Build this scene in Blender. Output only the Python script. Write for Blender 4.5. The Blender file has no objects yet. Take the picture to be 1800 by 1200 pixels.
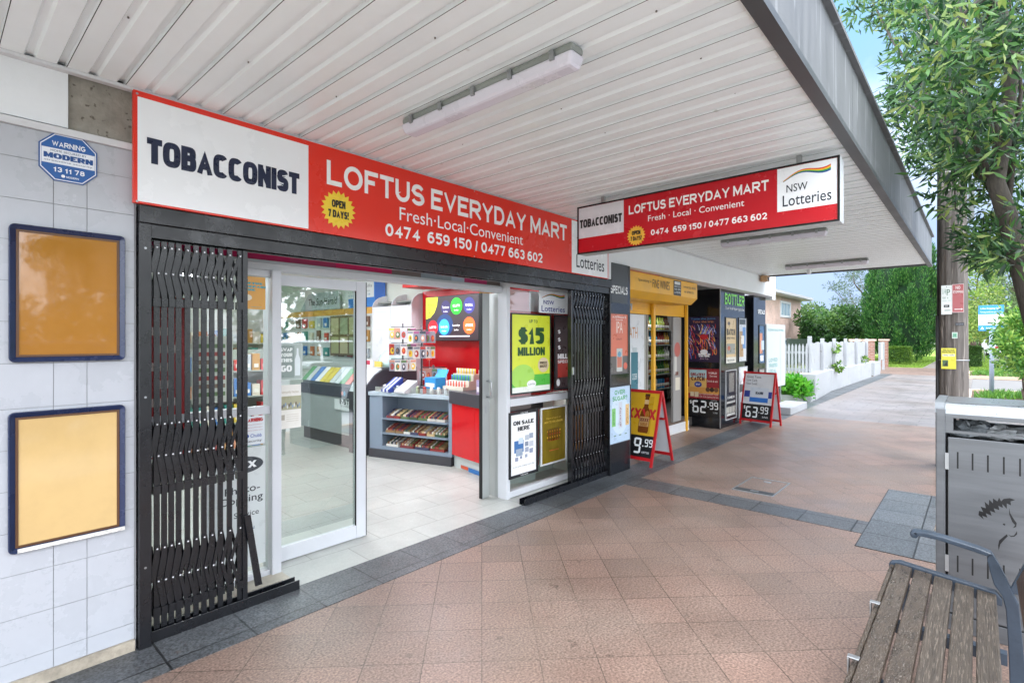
import bpy, math, random
import numpy as np
from mathutils import Vector, Matrix
random.seed(7); RNG = np.random.default_rng(7)
S = bpy.context.scene
COL = S.collection

# ------------------------------------------------------------------ camera
F0 = 921.3; TH = math.radians(41.7); CX = 900.0; CY = 596.0; EYE = 1.6
ct, st = math.cos(TH), math.sin(TH)
cam_d = bpy.data.cameras.new('camera'); cam = bpy.data.objects.new('camera', cam_d); COL.objects.link(cam)
cam.location = (0, 0, EYE); cam.rotation_euler = (math.radians(90), 0, TH - math.radians(90))
cam_d.sensor_width = 36; cam_d.lens = 36 * F0 / 1800; cam_d.shift_y = -(600 - CY) / 1800
cam_d.clip_start = 0.02; cam_d.clip_end = 3000
S.camera = cam
# ------------------------------------------------------------------ world
SUN_EL, SUN_AZ = math.radians(55), math.radians(-40)     # azimuth from +X towards +Y
w = bpy.data.worlds.new('World'); S.world = w; w.use_nodes = True
nt = w.node_tree; nt.nodes.clear()
def N(nt, t, **k):
    n = nt.nodes.new(t)
    for a, b in k.items():
        if a in n.inputs.keys(): n.inputs[a].default_value = b
        else: setattr(n, a, b)
    return n
out = N(nt, 'ShaderNodeOutputWorld'); bg = N(nt, 'ShaderNodeBackground')
sky = N(nt, 'ShaderNodeTexSky', sky_type='NISHITA', sun_disc=False, sun_elevation=SUN_EL,
        sun_rotation=math.radians(90) - SUN_AZ, air_density=1.0, dust_density=0.6, ozone_density=1.6)
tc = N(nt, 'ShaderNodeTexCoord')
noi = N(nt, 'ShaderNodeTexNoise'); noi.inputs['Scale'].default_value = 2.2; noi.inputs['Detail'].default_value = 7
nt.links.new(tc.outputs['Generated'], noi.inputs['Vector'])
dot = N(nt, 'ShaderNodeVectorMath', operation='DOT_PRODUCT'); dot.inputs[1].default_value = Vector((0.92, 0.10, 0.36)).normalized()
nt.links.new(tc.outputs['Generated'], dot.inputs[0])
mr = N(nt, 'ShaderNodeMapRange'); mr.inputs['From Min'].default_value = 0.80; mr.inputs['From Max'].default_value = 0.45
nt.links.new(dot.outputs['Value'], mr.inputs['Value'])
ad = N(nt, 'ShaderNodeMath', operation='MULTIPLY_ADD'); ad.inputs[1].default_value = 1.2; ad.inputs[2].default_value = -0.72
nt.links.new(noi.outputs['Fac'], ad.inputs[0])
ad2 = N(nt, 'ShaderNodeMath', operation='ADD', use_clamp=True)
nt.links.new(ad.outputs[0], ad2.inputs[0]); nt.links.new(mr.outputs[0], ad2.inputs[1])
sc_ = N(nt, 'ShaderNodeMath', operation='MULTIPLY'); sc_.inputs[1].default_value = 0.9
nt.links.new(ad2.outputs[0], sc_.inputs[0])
mx = N(nt, 'ShaderNodeMix', data_type='RGBA'); mx.inputs['B'].default_value = (9.8, 10.15, 10.9, 1)  # cloud white added outside the clear visible patch, for soft neutral light
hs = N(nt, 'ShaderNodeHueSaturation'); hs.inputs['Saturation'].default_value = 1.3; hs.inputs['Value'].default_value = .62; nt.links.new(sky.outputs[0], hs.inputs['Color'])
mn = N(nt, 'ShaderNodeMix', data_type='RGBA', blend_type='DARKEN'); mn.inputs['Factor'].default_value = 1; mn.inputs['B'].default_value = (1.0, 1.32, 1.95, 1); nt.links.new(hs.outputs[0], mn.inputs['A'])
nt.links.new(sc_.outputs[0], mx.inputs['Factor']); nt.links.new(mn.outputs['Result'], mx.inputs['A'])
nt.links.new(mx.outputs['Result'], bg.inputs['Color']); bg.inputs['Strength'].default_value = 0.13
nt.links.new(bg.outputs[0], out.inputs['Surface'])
# ------------------------------------------------------------------ sun (soft, through thin cloud)
sl = bpy.data.lights.new('sun', 'SUN'); so = bpy.data.objects.new('sun', sl); COL.objects.link(so)
sl.energy = 0.5; sl.angle = math.radians(25); sl.color = (1, .98, .95)
sd = Vector((math.cos(SUN_EL) * math.cos(SUN_AZ), math.cos(SUN_EL) * math.sin(SUN_AZ), math.sin(SUN_EL)))
so.rotation_euler = sd.to_track_quat('Z', 'Y').to_euler(); so.location = (0, -5, 20)
S.view_settings.view_transform = 'Standard'; S.view_settings.look = 'None'
S.view_settings.gamma = 1; S.view_settings.exposure = 2.3

# ------------------------------------------------------------------ pixel -> place helpers (measurements from the photo)
def ray(px, py):
    u = (px - CX) / F0
    return Vector((ct + u * st, st - u * ct, (CY - py) / F0))
def at_y(px, py, y): r = ray(px, py); return Vector((0, 0, EYE)) + r * (y / r.y)
def at_x(px, py, x): r = ray(px, py); return Vector((0, 0, EYE)) + r * (x / r.x)
def at_z(px, py, z=0): r = ray(px, py); return Vector((0, 0, EYE)) + r * ((z - EYE) / r.z)
def at_d(px, py, d): return Vector((0, 0, EYE)) + ray(px, py) * d

class Pl:                                   # a plane frame: a along u, b along v, n towards the viewer
    def __init__(s, o, u, v=(0, 0, 1)):
        s.o = Vector(o); s.u = Vector(u).normalized(); s.v = Vector(v).normalized(); s.n = s.u.cross(s.v)
    def p(s, a, b, n=0.0): return s.o + s.u * a + s.v * b + s.n * n
    def hit(s, px, py):
        r = ray(px, py); e = Vector((0, 0, EYE)); t = (s.o - e).dot(s.n) / r.dot(s.n); q = e + r * t - s.o
        return q.dot(s.u), q.dot(s.v)
def FY(y, x=0, z=0): return Pl((x, y, z), (1, 0, 0))       # faces the street
def FX(x, y=0, z=0): return Pl((x, y, z), (0, -1, 0))      # faces the near end of the street

# ------------------------------------------------------------------ materials
def lin(h):
    h = h.lstrip('#'); c = [int(h[i:i+2], 16) / 255 for i in (0, 2, 4)]
    return tuple(x / 12.92 if x <= .04045 else ((x + .055) / 1.055) ** 2.4 for x in c) + (1,)
MC = {}
def mat(name, col, rough=.5, metal=0, var=.08, vs=3, bump=0, bs=60, spec=.5, emit=0, stretch=None, speck=None, coat=0):
    if name in MC: return MC[name]
    if isinstance(col, str): col = lin(col)
    if len(col) == 3: col = tuple(col) + (1,)
    m = bpy.data.materials.new(name); m.use_nodes = True; t = m.node_tree; b = t.nodes['Principled BSDF']
    b.inputs['Roughness'].default_value = rough; b.inputs['Metallic'].default_value = metal
    b.inputs['Specular IOR Level'].default_value = spec; b.inputs['Coat Weight'].default_value = coat
    c0 = N(t, 'ShaderNodeTexCoord'); mp = N(t, 'ShaderNodeMapping'); t.links.new(c0.outputs['Object'], mp.inputs['Vector'])
    if stretch: mp.inputs['Scale'].default_value = stretch
    src = None
    if var:
        n = N(t, 'ShaderNodeTexNoise'); n.inputs['Scale'].default_value = vs; n.inputs['Detail'].default_value = 8; n.inputs['Roughness'].default_value = .65
        t.links.new(mp.outputs[0], n.inputs['Vector'])
        r = N(t, 'ShaderNodeMapRange'); r.inputs['From Min'].default_value = .3; r.inputs['From Max'].default_value = .7
        r.inputs['To Min'].default_value = 1 - var; r.inputs['To Max'].default_value = 1 + var
        t.links.new(n.outputs['Fac'], r.inputs['Value'])
        x = N(t, 'ShaderNodeVectorMath', operation='SCALE'); x.inputs[0].default_value = col[:3]
        t.links.new(r.outputs[0], x.inputs['Scale']); src = x.outputs[0]
        r2 = N(t, 'ShaderNodeMapRange'); r2.inputs['From Min'].default_value = .3; r2.inputs['From Max'].default_value = .7
        r2.inputs['To Min'].default_value = max(0, rough - .08); r2.inputs['To Max'].default_value = min(1, rough + .1)
        t.links.new(n.outputs['Fac'], r2.inputs['Value']); t.links.new(r2.outputs[0], b.inputs['Roughness'])
    if speck:                       # (scale, colour, amount)
        n = N(t, 'ShaderNodeTexNoise'); n.inputs['Scale'].default_value = speck[0]; n.inputs['Detail'].default_value = 2
        t.links.new(mp.outputs[0], n.inputs['Vector'])
        r = N(t, 'ShaderNodeMapRange'); r.inputs['From Min'].default_value = speck[2]; r.inputs['From Max'].default_value = speck[2] + .06
        t.links.new(n.outputs['Fac'], r.inputs['Value'])
        x = N(t, 'ShaderNodeMix', data_type='RGBA'); x.inputs['B'].default_value = speck[1] if not isinstance(speck[1], str) else lin(speck[1])
        if src: t.links.new(src, x.inputs['A'])
        else: x.inputs['A'].default_value = col
        t.links.new(r.outputs[0], x.inputs['Factor']); src = x.outputs['Result']
    if src: t.links.new(src, b.inputs['Base Color'])
    else: b.inputs['Base Color'].default_value = col
    if bump:
        n = N(t, 'ShaderNodeTexNoise'); n.inputs['Scale'].default_value = bs; n.inputs['Detail'].default_value = 6
        t.links.new(mp.outputs[0], n.inputs['Vector'])
        q = N(t, 'ShaderNodeBump'); q.inputs['Strength'].default_value = bump; q.inputs['Distance'].default_value = .01
        t.links.new(n.outputs['Fac'], q.inputs['Height']); t.links.new(q.outputs[0], b.inputs['Normal'])
    if emit:
        b.inputs['Emission Color'].default_value = col; b.inputs['Emission Strength'].default_value = emit
    MC[name] = m; return m
def C(h, rough=.4):                                          # printed / plain colour
    return mat('ink_' + h.strip('#') + ('' if rough == .4 else '_%d' % int(rough * 100)), h, rough, var=.03, vs=6)

def brickmat(name, c1, c2, cm, bw, bh, mortar=.006, rot=0, offset=.5, rough=.7, bump=.4, speck=.25, wall=False, smooth=.15, patch=None):
    m = bpy.data.materials.new(name); m.use_nodes = True; t = m.node_tree; b = t.nodes['Principled BSDF']
    c0 = N(t, 'ShaderNodeTexCoord'); mp = N(t, 'ShaderNodeMapping'); t.links.new(c0.outputs['Object'], mp.inputs['Vector'])
    if wall == 'x': mp.inputs['Rotation'].default_value = (math.radians(-90), 0, 0)     # wall running along X: x,z
    elif wall == 'y': mp.inputs['Rotation'].default_value = (0, math.radians(-90), math.radians(-90))
    else: mp.inputs['Rotation'].default_value = (0, 0, rot)
    br = N(t, 'ShaderNodeTexBrick'); br.offset = offset; br.squash = 1
    br.inputs['Color1'].default_value = lin(c1); br.inputs['Color2'].default_value = lin(c2); br.inputs['Mortar'].default_value = lin(cm)
    br.inputs['Scale'].default_value = 1; br.inputs['Brick Width'].default_value = bw; br.inputs['Row Height'].default_value = bh
    br.inputs['Mortar Size'].default_value = mortar; br.inputs['Mortar Smooth'].default_value = smooth
    t.links.new(mp.outputs[0], br.inputs['Vector'])
    n1 = N(t, 'ShaderNodeTexNoise'); n1.inputs['Scale'].default_value = 85; n1.inputs['Detail'].default_value = 3
    n2 = N(t, 'ShaderNodeTexNoise'); n2.inputs['Scale'].default_value = 1.3; n2.inputs['Detail'].default_value = 7; n2.inputs['Roughness'].default_value = .7
    for n in (n1, n2): t.links.new(c0.outputs['Object'], n.inputs['Vector'])
    r1 = N(t, 'ShaderNodeMapRange'); r1.inputs['From Min'].default_value = .32; r1.inputs['From Max'].default_value = .68
    r1.inputs['To Min'].default_value = 1 - speck; r1.inputs['To Max'].default_value = 1 + speck
    t.links.new(n1.outputs['Fac'], r1.inputs['Value'])
    r2 = N(t, 'ShaderNodeMapRange'); r2.inputs['From Min'].default_value = .3; r2.inputs['From Max'].default_value = .7
    r2.inputs['To Min'].default_value = .80; r2.inputs['To Max'].default_value = 1.17
    t.links.new(n2.outputs['Fac'], r2.inputs['Value'])
    mu = N(t, 'ShaderNodeMath', operation='MULTIPLY'); t.links.new(r1.outputs[0], mu.inputs[0]); t.links.new(r2.outputs[0], mu.inputs[1])
    src = br.outputs['Color']
    if patch:
        n3 = N(t, 'ShaderNodeTexNoise'); n3.inputs['Scale'].default_value = patch[1]; n3.inputs['Detail'].default_value = 5
        t.links.new(c0.outputs['Object'], n3.inputs['Vector'])
        r3 = N(t, 'ShaderNodeMapRange'); r3.inputs['From Min'].default_value = .42; r3.inputs['From Max'].default_value = .68; r3.inputs['To Max'].default_value = patch[2]
        t.links.new(n3.outputs['Fac'], r3.inputs['Value'])
        x3 = N(t, 'ShaderNodeMix', data_type='RGBA'); x3.inputs['B'].default_value = lin(patch[0])
        t.links.new(r3.outputs[0], x3.inputs['Factor']); t.links.new(src, x3.inputs['A']); src = x3.outputs['Result']
    if patch:
        n4 = N(t, 'ShaderNodeTexNoise'); n4.inputs['Scale'].default_value = 9; n4.inputs['Detail'].default_value = 3; t.links.new(c0.outputs['Object'], n4.inputs['Vector'])
        r4 = N(t, 'ShaderNodeMapRange'); r4.inputs['From Min'].default_value = .66; r4.inputs['From Max'].default_value = .72; r4.inputs['To Max'].default_value = .45; t.links.new(n4.outputs['Fac'], r4.inputs['Value'])
        x4 = N(t, 'ShaderNodeMix', data_type='RGBA'); x4.inputs['B'].default_value = lin('#4a413b'); t.links.new(r4.outputs[0], x4.inputs['Factor']); t.links.new(src, x4.inputs['A']); src = x4.outputs['Result']
    x = N(t, 'ShaderNodeVectorMath', operation='SCALE'); t.links.new(src, x.inputs[0]); t.links.new(mu.outputs[0], x.inputs['Scale'])
    t.links.new(x.outputs[0], b.inputs['Base Color'])
    rr = N(t, 'ShaderNodeMapRange'); rr.inputs['From Min'].default_value = .3; rr.inputs['From Max'].default_value = .7
    rr.inputs['To Min'].default_value = rough - .12; rr.inputs['To Max'].default_value = rough + .1
    t.links.new(n2.outputs['Fac'], rr.inputs['Value']); t.links.new(rr.outputs[0], b.inputs['Roughness'])
    q = N(t, 'ShaderNodeBump'); q.inputs['Strength'].default_value = bump; q.inputs['Distance'].default_value = .004; q.invert = True
    t.links.new(br.outputs['Fac'], q.inputs['Height'])
    q2 = N(t, 'ShaderNodeBump'); q2.inputs['Strength'].default_value = bump * .5; q2.inputs['Distance'].default_value = .002
    t.links.new(n1.outputs['Fac'], q2.inputs['Height']); t.links.new(q.outputs[0], q2.inputs['Normal'])
    t.links.new(q2.outputs[0], b.inputs['Normal'])
    return m
def glassmat(name, tint, refl=.06, rough=.02):
    m = bpy.data.materials.new(name); m.use_nodes = True; t = m.node_tree; t.nodes.clear()
    o = N(t, 'ShaderNodeOutputMaterial'); tr = N(t, 'ShaderNodeBsdfTransparent'); gl = N(t, 'ShaderNodeBsdfGlossy')
    tr.inputs[0].default_value = lin(tint); gl.inputs['Roughness'].default_value = rough; gl.inputs['Color'].default_value = (1, 1, 1, 1)
    fr = N(t, 'ShaderNodeFresnel', IOR=1.5); a = N(t, 'ShaderNodeMath', operation='MULTIPLY_ADD', use_clamp=True)
    a.inputs[1].default_value = 1.1; a.inputs[2].default_value = refl; t.links.new(fr.outputs[0], a.inputs[0])
    mx = N(t, 'ShaderNodeMixShader'); t.links.new(a.outputs[0], mx.inputs[0]); t.links.new(tr.outputs[0], mx.inputs[1]); t.links.new(gl.outputs[0], mx.inputs[2])
    t.links.new(mx.outputs[0], o.inputs['Surface']); return m
def leafmat(name, cols, rough=.5):
    m = bpy.data.materials.new(name); m.use_nodes = True; t = m.node_tree; b = t.nodes['Principled BSDF']
    g = N(t, 'ShaderNodeNewGeometry'); r = N(t, 'ShaderNodeValToRGB'); t.links.new(g.outputs['Random Per Island'], r.inputs['Fac'])
    e = r.color_ramp.elements; k = len(cols)
    e[0].position = 0; e[0].color = lin(cols[0]); e[1].position = 1; e[1].color = lin(cols[-1])
    for i in range(1, k - 1): q = e.new(i / (k - 1)); q.color = lin(cols[i])
    t.links.new(r.outputs['Color'], b.inputs['Base Color']); b.inputs['Roughness'].default_value = rough
    tl = N(t, 'ShaderNodeBsdfTranslucent'); t.links.new(r.outputs['Color'], tl.inputs['Color'])
    mx = N(t, 'ShaderNodeMixShader'); mx.inputs[0].default_value = .3
    t.links.new(b.outputs[0], mx.inputs[1]); t.links.new(tl.outputs[0], mx.inputs[2]); t.links.new(mx.outputs[0], t.nodes['Material Output'].inputs['Surface'])
    return m

# ------------------------------------------------------------------ mesh builder
TXT = {}
def text_tris(s, bold, shear=0):
    k = (s, bold, shear)
    if k in TXT: return TXT[k]
    cu = bpy.data.curves.new('t', 'FONT'); cu.body = s; cu.size = 1; cu.offset = bold; cu.shear = shear; cu.resolution_u = 3
    cu.space_character = 1 + bold * 2.2
    ob = bpy.data.objects.new('t', cu); me = bpy.data.meshes.new_from_object(ob)
    v = [(a.co.x, a.co.y) for a in me.vertices]; f = [tuple(p.vertices) for p in me.polygons]
    bpy.data.meshes.remove(me); bpy.data.objects.remove(ob); bpy.data.curves.remove(cu)
    if not v: v = [(0, 0)]
    xs = [a for a, _ in v]; ys = [b for _, b in v]; x0, x1, y0, y1 = min(xs), max(xs), min(ys), max(ys)
    v = [((a - x0) / max(1e-6, x1 - x0), (b - y0) / max(1e-6, y1 - y0)) for a, b in v]
    TXT[k] = (v, f, (x1 - x0) / max(1e-6, y1 - y0)); return TXT[k]

# ------------------------------------------------------------------ heavy grotesque capitals drawn as strokes
def make_glyphs(e):
    sq = lambda v: math.copysign(abs(v) ** e, v)
    def _arc(cx, cy, rx, ry, a0, a1, k=9): return [(cx + rx * sq(math.cos(math.radians(a0 + (a1 - a0) * i / k))), cy + ry * sq(math.sin(math.radians(a0 + (a1 - a0) * i / k)))) for i in range(k + 1)]
    _O = _arc(.5, .5, .5, .5, 90, 450, 26)
    GL = {
     'A': (.98, [[(0, 0), (.5, 1), (1, 0)], [(.2, .27), (.8, .27)]]), 'B': (.9, [[(0, 0), (0, 1), (.6, 1)] + _arc(.62, .77, .33, .23, 90, -90) + [(0, .54)], [(0, .54), (.65, .54)] + _arc(.66, .27, .34, .27, 90, -90) + [(0, 0)]]),
     'C': (.95, [_arc(.52, .5, .52, .5, 42, 318, 22)]), 'D': (.93, [[(0, 0), (0, 1), (.45, 1)] + _arc(.48, .5, .52, .5, 90, -90, 14) + [(0, 0)]]),
     'E': (.84, [[(1, 0), (0, 0), (0, 1), (1, 1)], [(0, .53), (.93, .53)]]), 'F': (.78, [[(0, 0), (0, 1), (1, 1)], [(0, .51), (.85, .51)]]),
     'G': (1.0, [_arc(.52, .5, .52, .5, 42, 360, 24)[:-4] + [(.98, .2), (1, .45), (.55, .45)]]), 'H': (.92, [[(0, 0), (0, 1)], [(1, 0), (1, 1)], [(0, .53), (1, .53)]]),
     'I': (.2, [[(.5, 0), (.5, 1)]]), 'J': (.7, [[(1, 1), (1, .3)] + _arc(.5, .3, .5, .3, 0, -180)]), 'K': (.95, [[(0, 0), (0, 1)], [(1, 1), (.04, .38)], [(.32, .58), (1, 0)]]),
     'L': (.78, [[(0, 1), (0, 0), (1, 0)]]), 'M': (1.1, [[(0, 0), (0, 1)], [(1, 0), (1, 1)], [(.04, 1), (.5, .1), (.96, 1)]]), 'N': (.95, [[(0, 0), (0, 1)], [(1, 0), (1, 1)], [(.03, 1), (.97, 0)]]),
     'O': (1.02, [_O]), 'P': (.88, [[(0, 0), (0, 1), (.62, 1)] + _arc(.64, .72, .36, .28, 90, -90) + [(0, .44)]]), 'Q': (1.02, [_O, [(.62, .28), (1, -.02)]]),
     'R': (.96, [[(0, 0), (0, 1), (.62, 1)] + _arc(.64, .74, .34, .26, 90, -90) + [(0, .48)], [(.48, .46), (1, 0)]]),
     'S': (.88, [_arc(.5, .755, .45, .245, 20, 180, 9) + _arc(.5, .755, .45, .235, 180, 262, 4) + _arc(.5, .26, .5, .27, 78, 0, 5) + _arc(.5, .26, .5, .26, 0, -165, 10)]),
     'T': (.84, [[(0, 1), (1, 1)], [(.5, 1), (.5, 0)]]), 'U': (.92, [[(0, 1), (0, .38)] + _arc(.5, .38, .5, .38, 180, 360, 12) + [(1, 1)]]), 'V': (.95, [[(0, 1), (.5, 0), (1, 1)]]),
     'W': (1.3, [[(0, 1), (.25, 0), (.5, 1), (.75, 0), (1, 1)]]), 'X': (.95, [[(0, 0), (1, 1)], [(0, 1), (1, 0)]]), 'Y': (.95, [[(0, 1), (.5, .42), (1, 1)], [(.5, .42), (.5, 0)]]), 'Z': (.85, [[(0, 1), (1, 1), (0, 0), (1, 0)]]),
     '0': (.78, [_O]), '1': (.5, [[(.0, .74), (.7, 1), (.7, 0)]]), '2': (.76, [_arc(.5, .7, .5, .3, 170, -20, 12) + [(0, 0), (1, 0)]]),
     '3': (.76, [_arc(.5, .76, .46, .24, 165, -90, 12), _arc(.5, .27, .5, .27, 90, -165, 12)]), '4': (.82, [[(.72, 0), (.72, 1), (0, .3), (1, .3)]]),
     '5': (.78, [[(.95, 1), (.14, 1), (.07, .52)], _arc(.5, .32, .5, .32, 125, -150, 14)]), '6': (.78, [_arc(.5, .31, .5, .31, 180, 540, 20), _arc(.6, .5, .6, .5, 180, 60, 9)]),
     '7': (.76, [[(0, 1), (1, 1), (.35, 0)]]), '8': (.78, [_arc(.5, .77, .44, .23, 90, 450, 18), _arc(.5, .27, .5, .27, 90, 450, 18)]), '9': (.78, [_arc(.5, .69, .5, .31, 0, 360, 20), _arc(.4, .5, .6, .5, 0, -120, 9)]),
     '/': (.35, [[(0, 0), (1, 1)]]), '!': (.2, [[(.5, 1), (.5, .4)], [(.5, .1), (.5, 0)]]), '.': (.2, [[(.5, .06), (.5, 0)]]), '-': (.4, [[(0, .42), (1, .42)]]), '$': (.78, [_arc(.5, .7, .44, .2, 20, 262, 12) + _arc(.5, .3, .48, .21, 78, -165, 12), [(.5, 1), (.5, 0)]]),
     "'": (.2, [[(.5, 1), (.5, .75)]]), '&': (.9, [_O]), '?': (.7, [_arc(.5, .72, .5, .28, 170, -60, 12) + [(.5, .3)], [(.5, .06), (.5, 0)]]), '%': (.9, [[(0, 0), (1, 1)]]) }
    return GL
GL = make_glyphs(1.0); GLQ = make_glyphs(.62)
def heavy_tris(s, t, track=.13, ws=1):
    G_ = GL if ws == 1 else GLQ
    V = []; Fc = []; x = 0
    for ch in s:
        if ch == ' ': x += .36 * ws; continue
        w, st_ = G_[ch]; w = max(w * ws, t)
        for si, pl in enumerate(st_):
            q = [(t / 2 + X * (w - t), t / 2 + Y * (1 - t)) for X, Y in pl]
            closed = abs(q[0][0] - q[-1][0]) < 1e-4 and abs(q[0][1] - q[-1][1]) < 1e-4 and len(q) > 8
            if closed: q = q[:-1]
            m = len(q); L = []; Rr = []
            for i in range(m):
                p = Vector(q[i]); a = Vector(q[i - 1]) if (i > 0 or closed) else None; b = Vector(q[(i + 1) % m]) if (i < m - 1 or closed) else None
                d0 = (p - a).normalized() if a is not None else None; d1 = (b - p).normalized() if b is not None else None
                ex = min(pl[i][0], pl[i][1], 1 - pl[i][0], 1 - pl[i][1]) < .001
                if d0 is None: d0 = d1; p = p - d1 * (t / 2 if ex else 0)
                if d1 is None: d1 = d0; p = p + d0 * (t / 2 if ex else 0)
                n0 = Vector((-d0.y, d0.x)); n1 = Vector((-d1.y, d1.x)); bi = (n0 + n1)
                bi = bi.normalized() if bi.length > .05 else n0
                k = min(2.6, 1 / max(.3, bi.dot(n0))) * t / 2
                cl = lambda z: (x + min(max(z.x, 0), w), min(max(z.y, 0), 1))
                L.append(cl(p + bi * k)); Rr.append(cl(p - bi * k))
            for i in range(m if closed else m - 1):
                j = (i + 1) % m; k0 = len(V); c = si * .9 + i * .04
                V += [(Rr[i][0], Rr[i][1], c), (Rr[j][0], Rr[j][1], c), (L[j][0], L[j][1], c), (L[i][0], L[i][1], c)]; Fc.append((k0, k0 + 1, k0 + 2, k0 + 3))
        x += w + track
    W = x - track
    return [(a / W, b, c) for a, b, c in V], Fc, W
class MB:
    def __init__(s, m=None): s.v = []; s.f = []; s.mi = []; s.ms = []; s.cur = 0; s.sm = []; s.smooth = False; s.use(m)
    def use(s, m):
        if m is None: return s
        if m not in s.ms: s.ms.append(m)
        s.cur = s.ms.index(m); return s
    def add(s, vs, fs):
        k = len(s.v); s.v += [tuple(x) for x in vs]
        for f in fs: s.f.append(tuple(i + k for i in f)); s.mi.append(s.cur); s.sm.append(s.smooth)
        return s
    def hexa(s, p): return s.add(p, [(0, 3, 2, 1), (4, 5, 6, 7), (0, 1, 5, 4), (1, 2, 6, 5), (2, 3, 7, 6), (3, 0, 4, 7)])
    def box(s, x0, x1, y0, y1, z0, z1):
        return s.hexa([(x0, y0, z0), (x1, y0, z0), (x1, y1, z0), (x0, y1, z0), (x0, y0, z1), (x1, y0, z1), (x1, y1, z1), (x0, y1, z1)])
    def fb(s, P, a0, a1, b0, b1, n0, n1):               # box in a frame
        return s.hexa([P.p(a0, b0, n0), P.p(a1, b0, n0), P.p(a1, b0, n1), P.p(a0, b0, n1), P.p(a0, b1, n0), P.p(a1, b1, n0), P.p(a1, b1, n1), P.p(a0, b1, n1)])
    def rim(s, P, a0, a1, b0, b1, t, n0, n1):           # four butted frame bars
        s.fb(P, a0, a1, b0, b0 + t, n0, n1); s.fb(P, a0, a1, b1 - t, b1, n0, n1)
        s.fb(P, a0, a0 + t, b0 + t, b1 - t, n0, n1); s.fb(P, a1 - t, a1, b0 + t, b1 - t, n0, n1); return s
    def face(s, P, pts, n): return s.add([P.p(a, b, n) for a, b in pts], [tuple(range(len(pts)))])
    def rect(s, P, a0, a1, b0, b1, n): return s.face(P, [(a0, b0), (a1, b0), (a1, b1), (a0, b1)], n)
    def ell(s, P, a, b, ra, rb, n, k=24): return s.face(P, [(a + ra * math.cos(i * 2 * math.pi / k), b + rb * math.sin(i * 2 * math.pi / k)) for i in range(k)], n)
    def prism(s, P, pts, n0, n1):
        k = len(pts); s.add([P.p(a, b, n0) for a, b in pts] + [P.p(a, b, n1) for a, b in pts],
                            [tuple(range(k - 1, -1, -1)), tuple(range(k, 2 * k))] + [(i, (i + 1) % k, k + (i + 1) % k, k + i) for i in range(k)]); return s
    def text(s, P, t, a0, b0, a1, b1, n, bold=0, shear=0):
        if bold >= .01 and not shear and all(c == ' ' or c in GL for c in t):
            v, f, _ = heavy_tris(t, .2, .11) if bold < .03 else heavy_tris(t, .25, .025, .66)
            return s.add([P.p(a0 + x * (a1 - a0), b0 + y * (b1 - b0), n + .0003 * c) for x, y, c in v], f)
        bold = min(bold, .006); v, f, _ = text_tris(t, bold, shear)
        return s.add([P.p(a0 + x * (a1 - a0), b0 + y * (b1 - b0), n) for x, y in v], f)
    def star(s, P, a, b, r, n, k=18, q=.78):
        return s.face(P, [(a + (r if i % 2 == 0 else r * q) * math.cos(i * math.pi / k), b + (r if i % 2 == 0 else r * q) * math.sin(i * math.pi / k)) for i in range(2 * k)], n)
    def tube(s, pts, r, k=10, caps=True):
        pts = [Vector(p) for p in pts]; rs = r if isinstance(r, (list, tuple)) else [r] * len(pts)
        base = len(s.v); n = len(pts); up = None; vs = []
        for i, p in enumerate(pts):
            d = (pts[min(i + 1, n - 1)] - pts[max(i - 1, 0)]).normalized()
            if up is None: up = Vector((0, 0, 1)) if abs(d.z) < .9 else Vector((1, 0, 0))
            a = d.cross(up).normalized(); up = a.cross(d).normalized()
            for j in range(k):
                an = 2 * math.pi * j / k; vs.append(p + a * (rs[i] * math.cos(an)) + up * (rs[i] * math.sin(an)))
        fs = [(i * k + j, i * k + (j + 1) % k, (i + 1) * k + (j + 1) % k, (i + 1) * k + j) for i in range(n - 1) for j in range(k)]
        if caps: fs += [tuple(range(k - 1, -1, -1)), tuple(range((n - 1) * k, n * k))]
        o = s.smooth; s.smooth = True; s.add(vs, fs); s.smooth = o; return s
    def lathe(s, c, prof, k=16):
        c = Vector(c); n = len(prof); vs = [c + Vector((r * math.cos(2 * math.pi * j / k), r * math.sin(2 * math.pi * j / k), z)) for r, z in prof for j in range(k)]
        fs = [(i * k + j, i * k + (j + 1) % k, (i + 1) * k + (j + 1) % k, (i + 1) * k + j) for i in range(n - 1) for j in range(k)]
        o = s.smooth; s.smooth = True; s.add(vs, fs + [tuple(range(k - 1, -1, -1)), tuple(range((n - 1) * k, n * k))]); s.smooth = o; return s
    def obj(s, name, parent=None, off=(0, 0, 0), bevel=0, label=None):
        me = bpy.data.meshes.new(name); o_ = Vector(off)
        me.from_pydata([tuple(Vector(v) - o_) for v in s.v], [], s.f)
        for m in s.ms: me.materials.append(m)
        me.polygons.foreach_set('material_index', s.mi); me.polygons.foreach_set('use_smooth', s.sm); me.update()
        o = bpy.data.objects.new(name, me); COL.objects.link(o)
        if parent: o.parent = parent
        else: o.location = o_
        if label: o['label'] = label
        if bevel:
            b = o.modifiers.new('bevel', 'BEVEL'); b.width = bevel; b.segments = 2; b.limit_method = 'ANGLE'
        return o
def tag(o, label, cat, group=None, kind=None):
    if label: o['label'] = label
    if cat: o['category'] = cat
    if group: o['group'] = group
    if kind: o['kind'] = kind
    return o
def thing(name, label, cat, loc=(0, 0, 0), rz=0, group=None):
    o = bpy.data.objects.new(name, None); COL.objects.link(o); o.location = loc; o.rotation_euler = (0, 0, rz); o.empty_display_size = .1
    return tag(o, label, cat, group)
def P_(T, name, mb, parent=None, bevel=0, label=None):      # a part given in world coordinates, under thing T
    return mb.obj(name, parent or T, off=T.location, bevel=bevel, label=label)
def single(name, mb, label, cat, base, group=None, bevel=0):
    return tag(mb.obj(name, None, off=base, bevel=bevel), label, cat, group)
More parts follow.
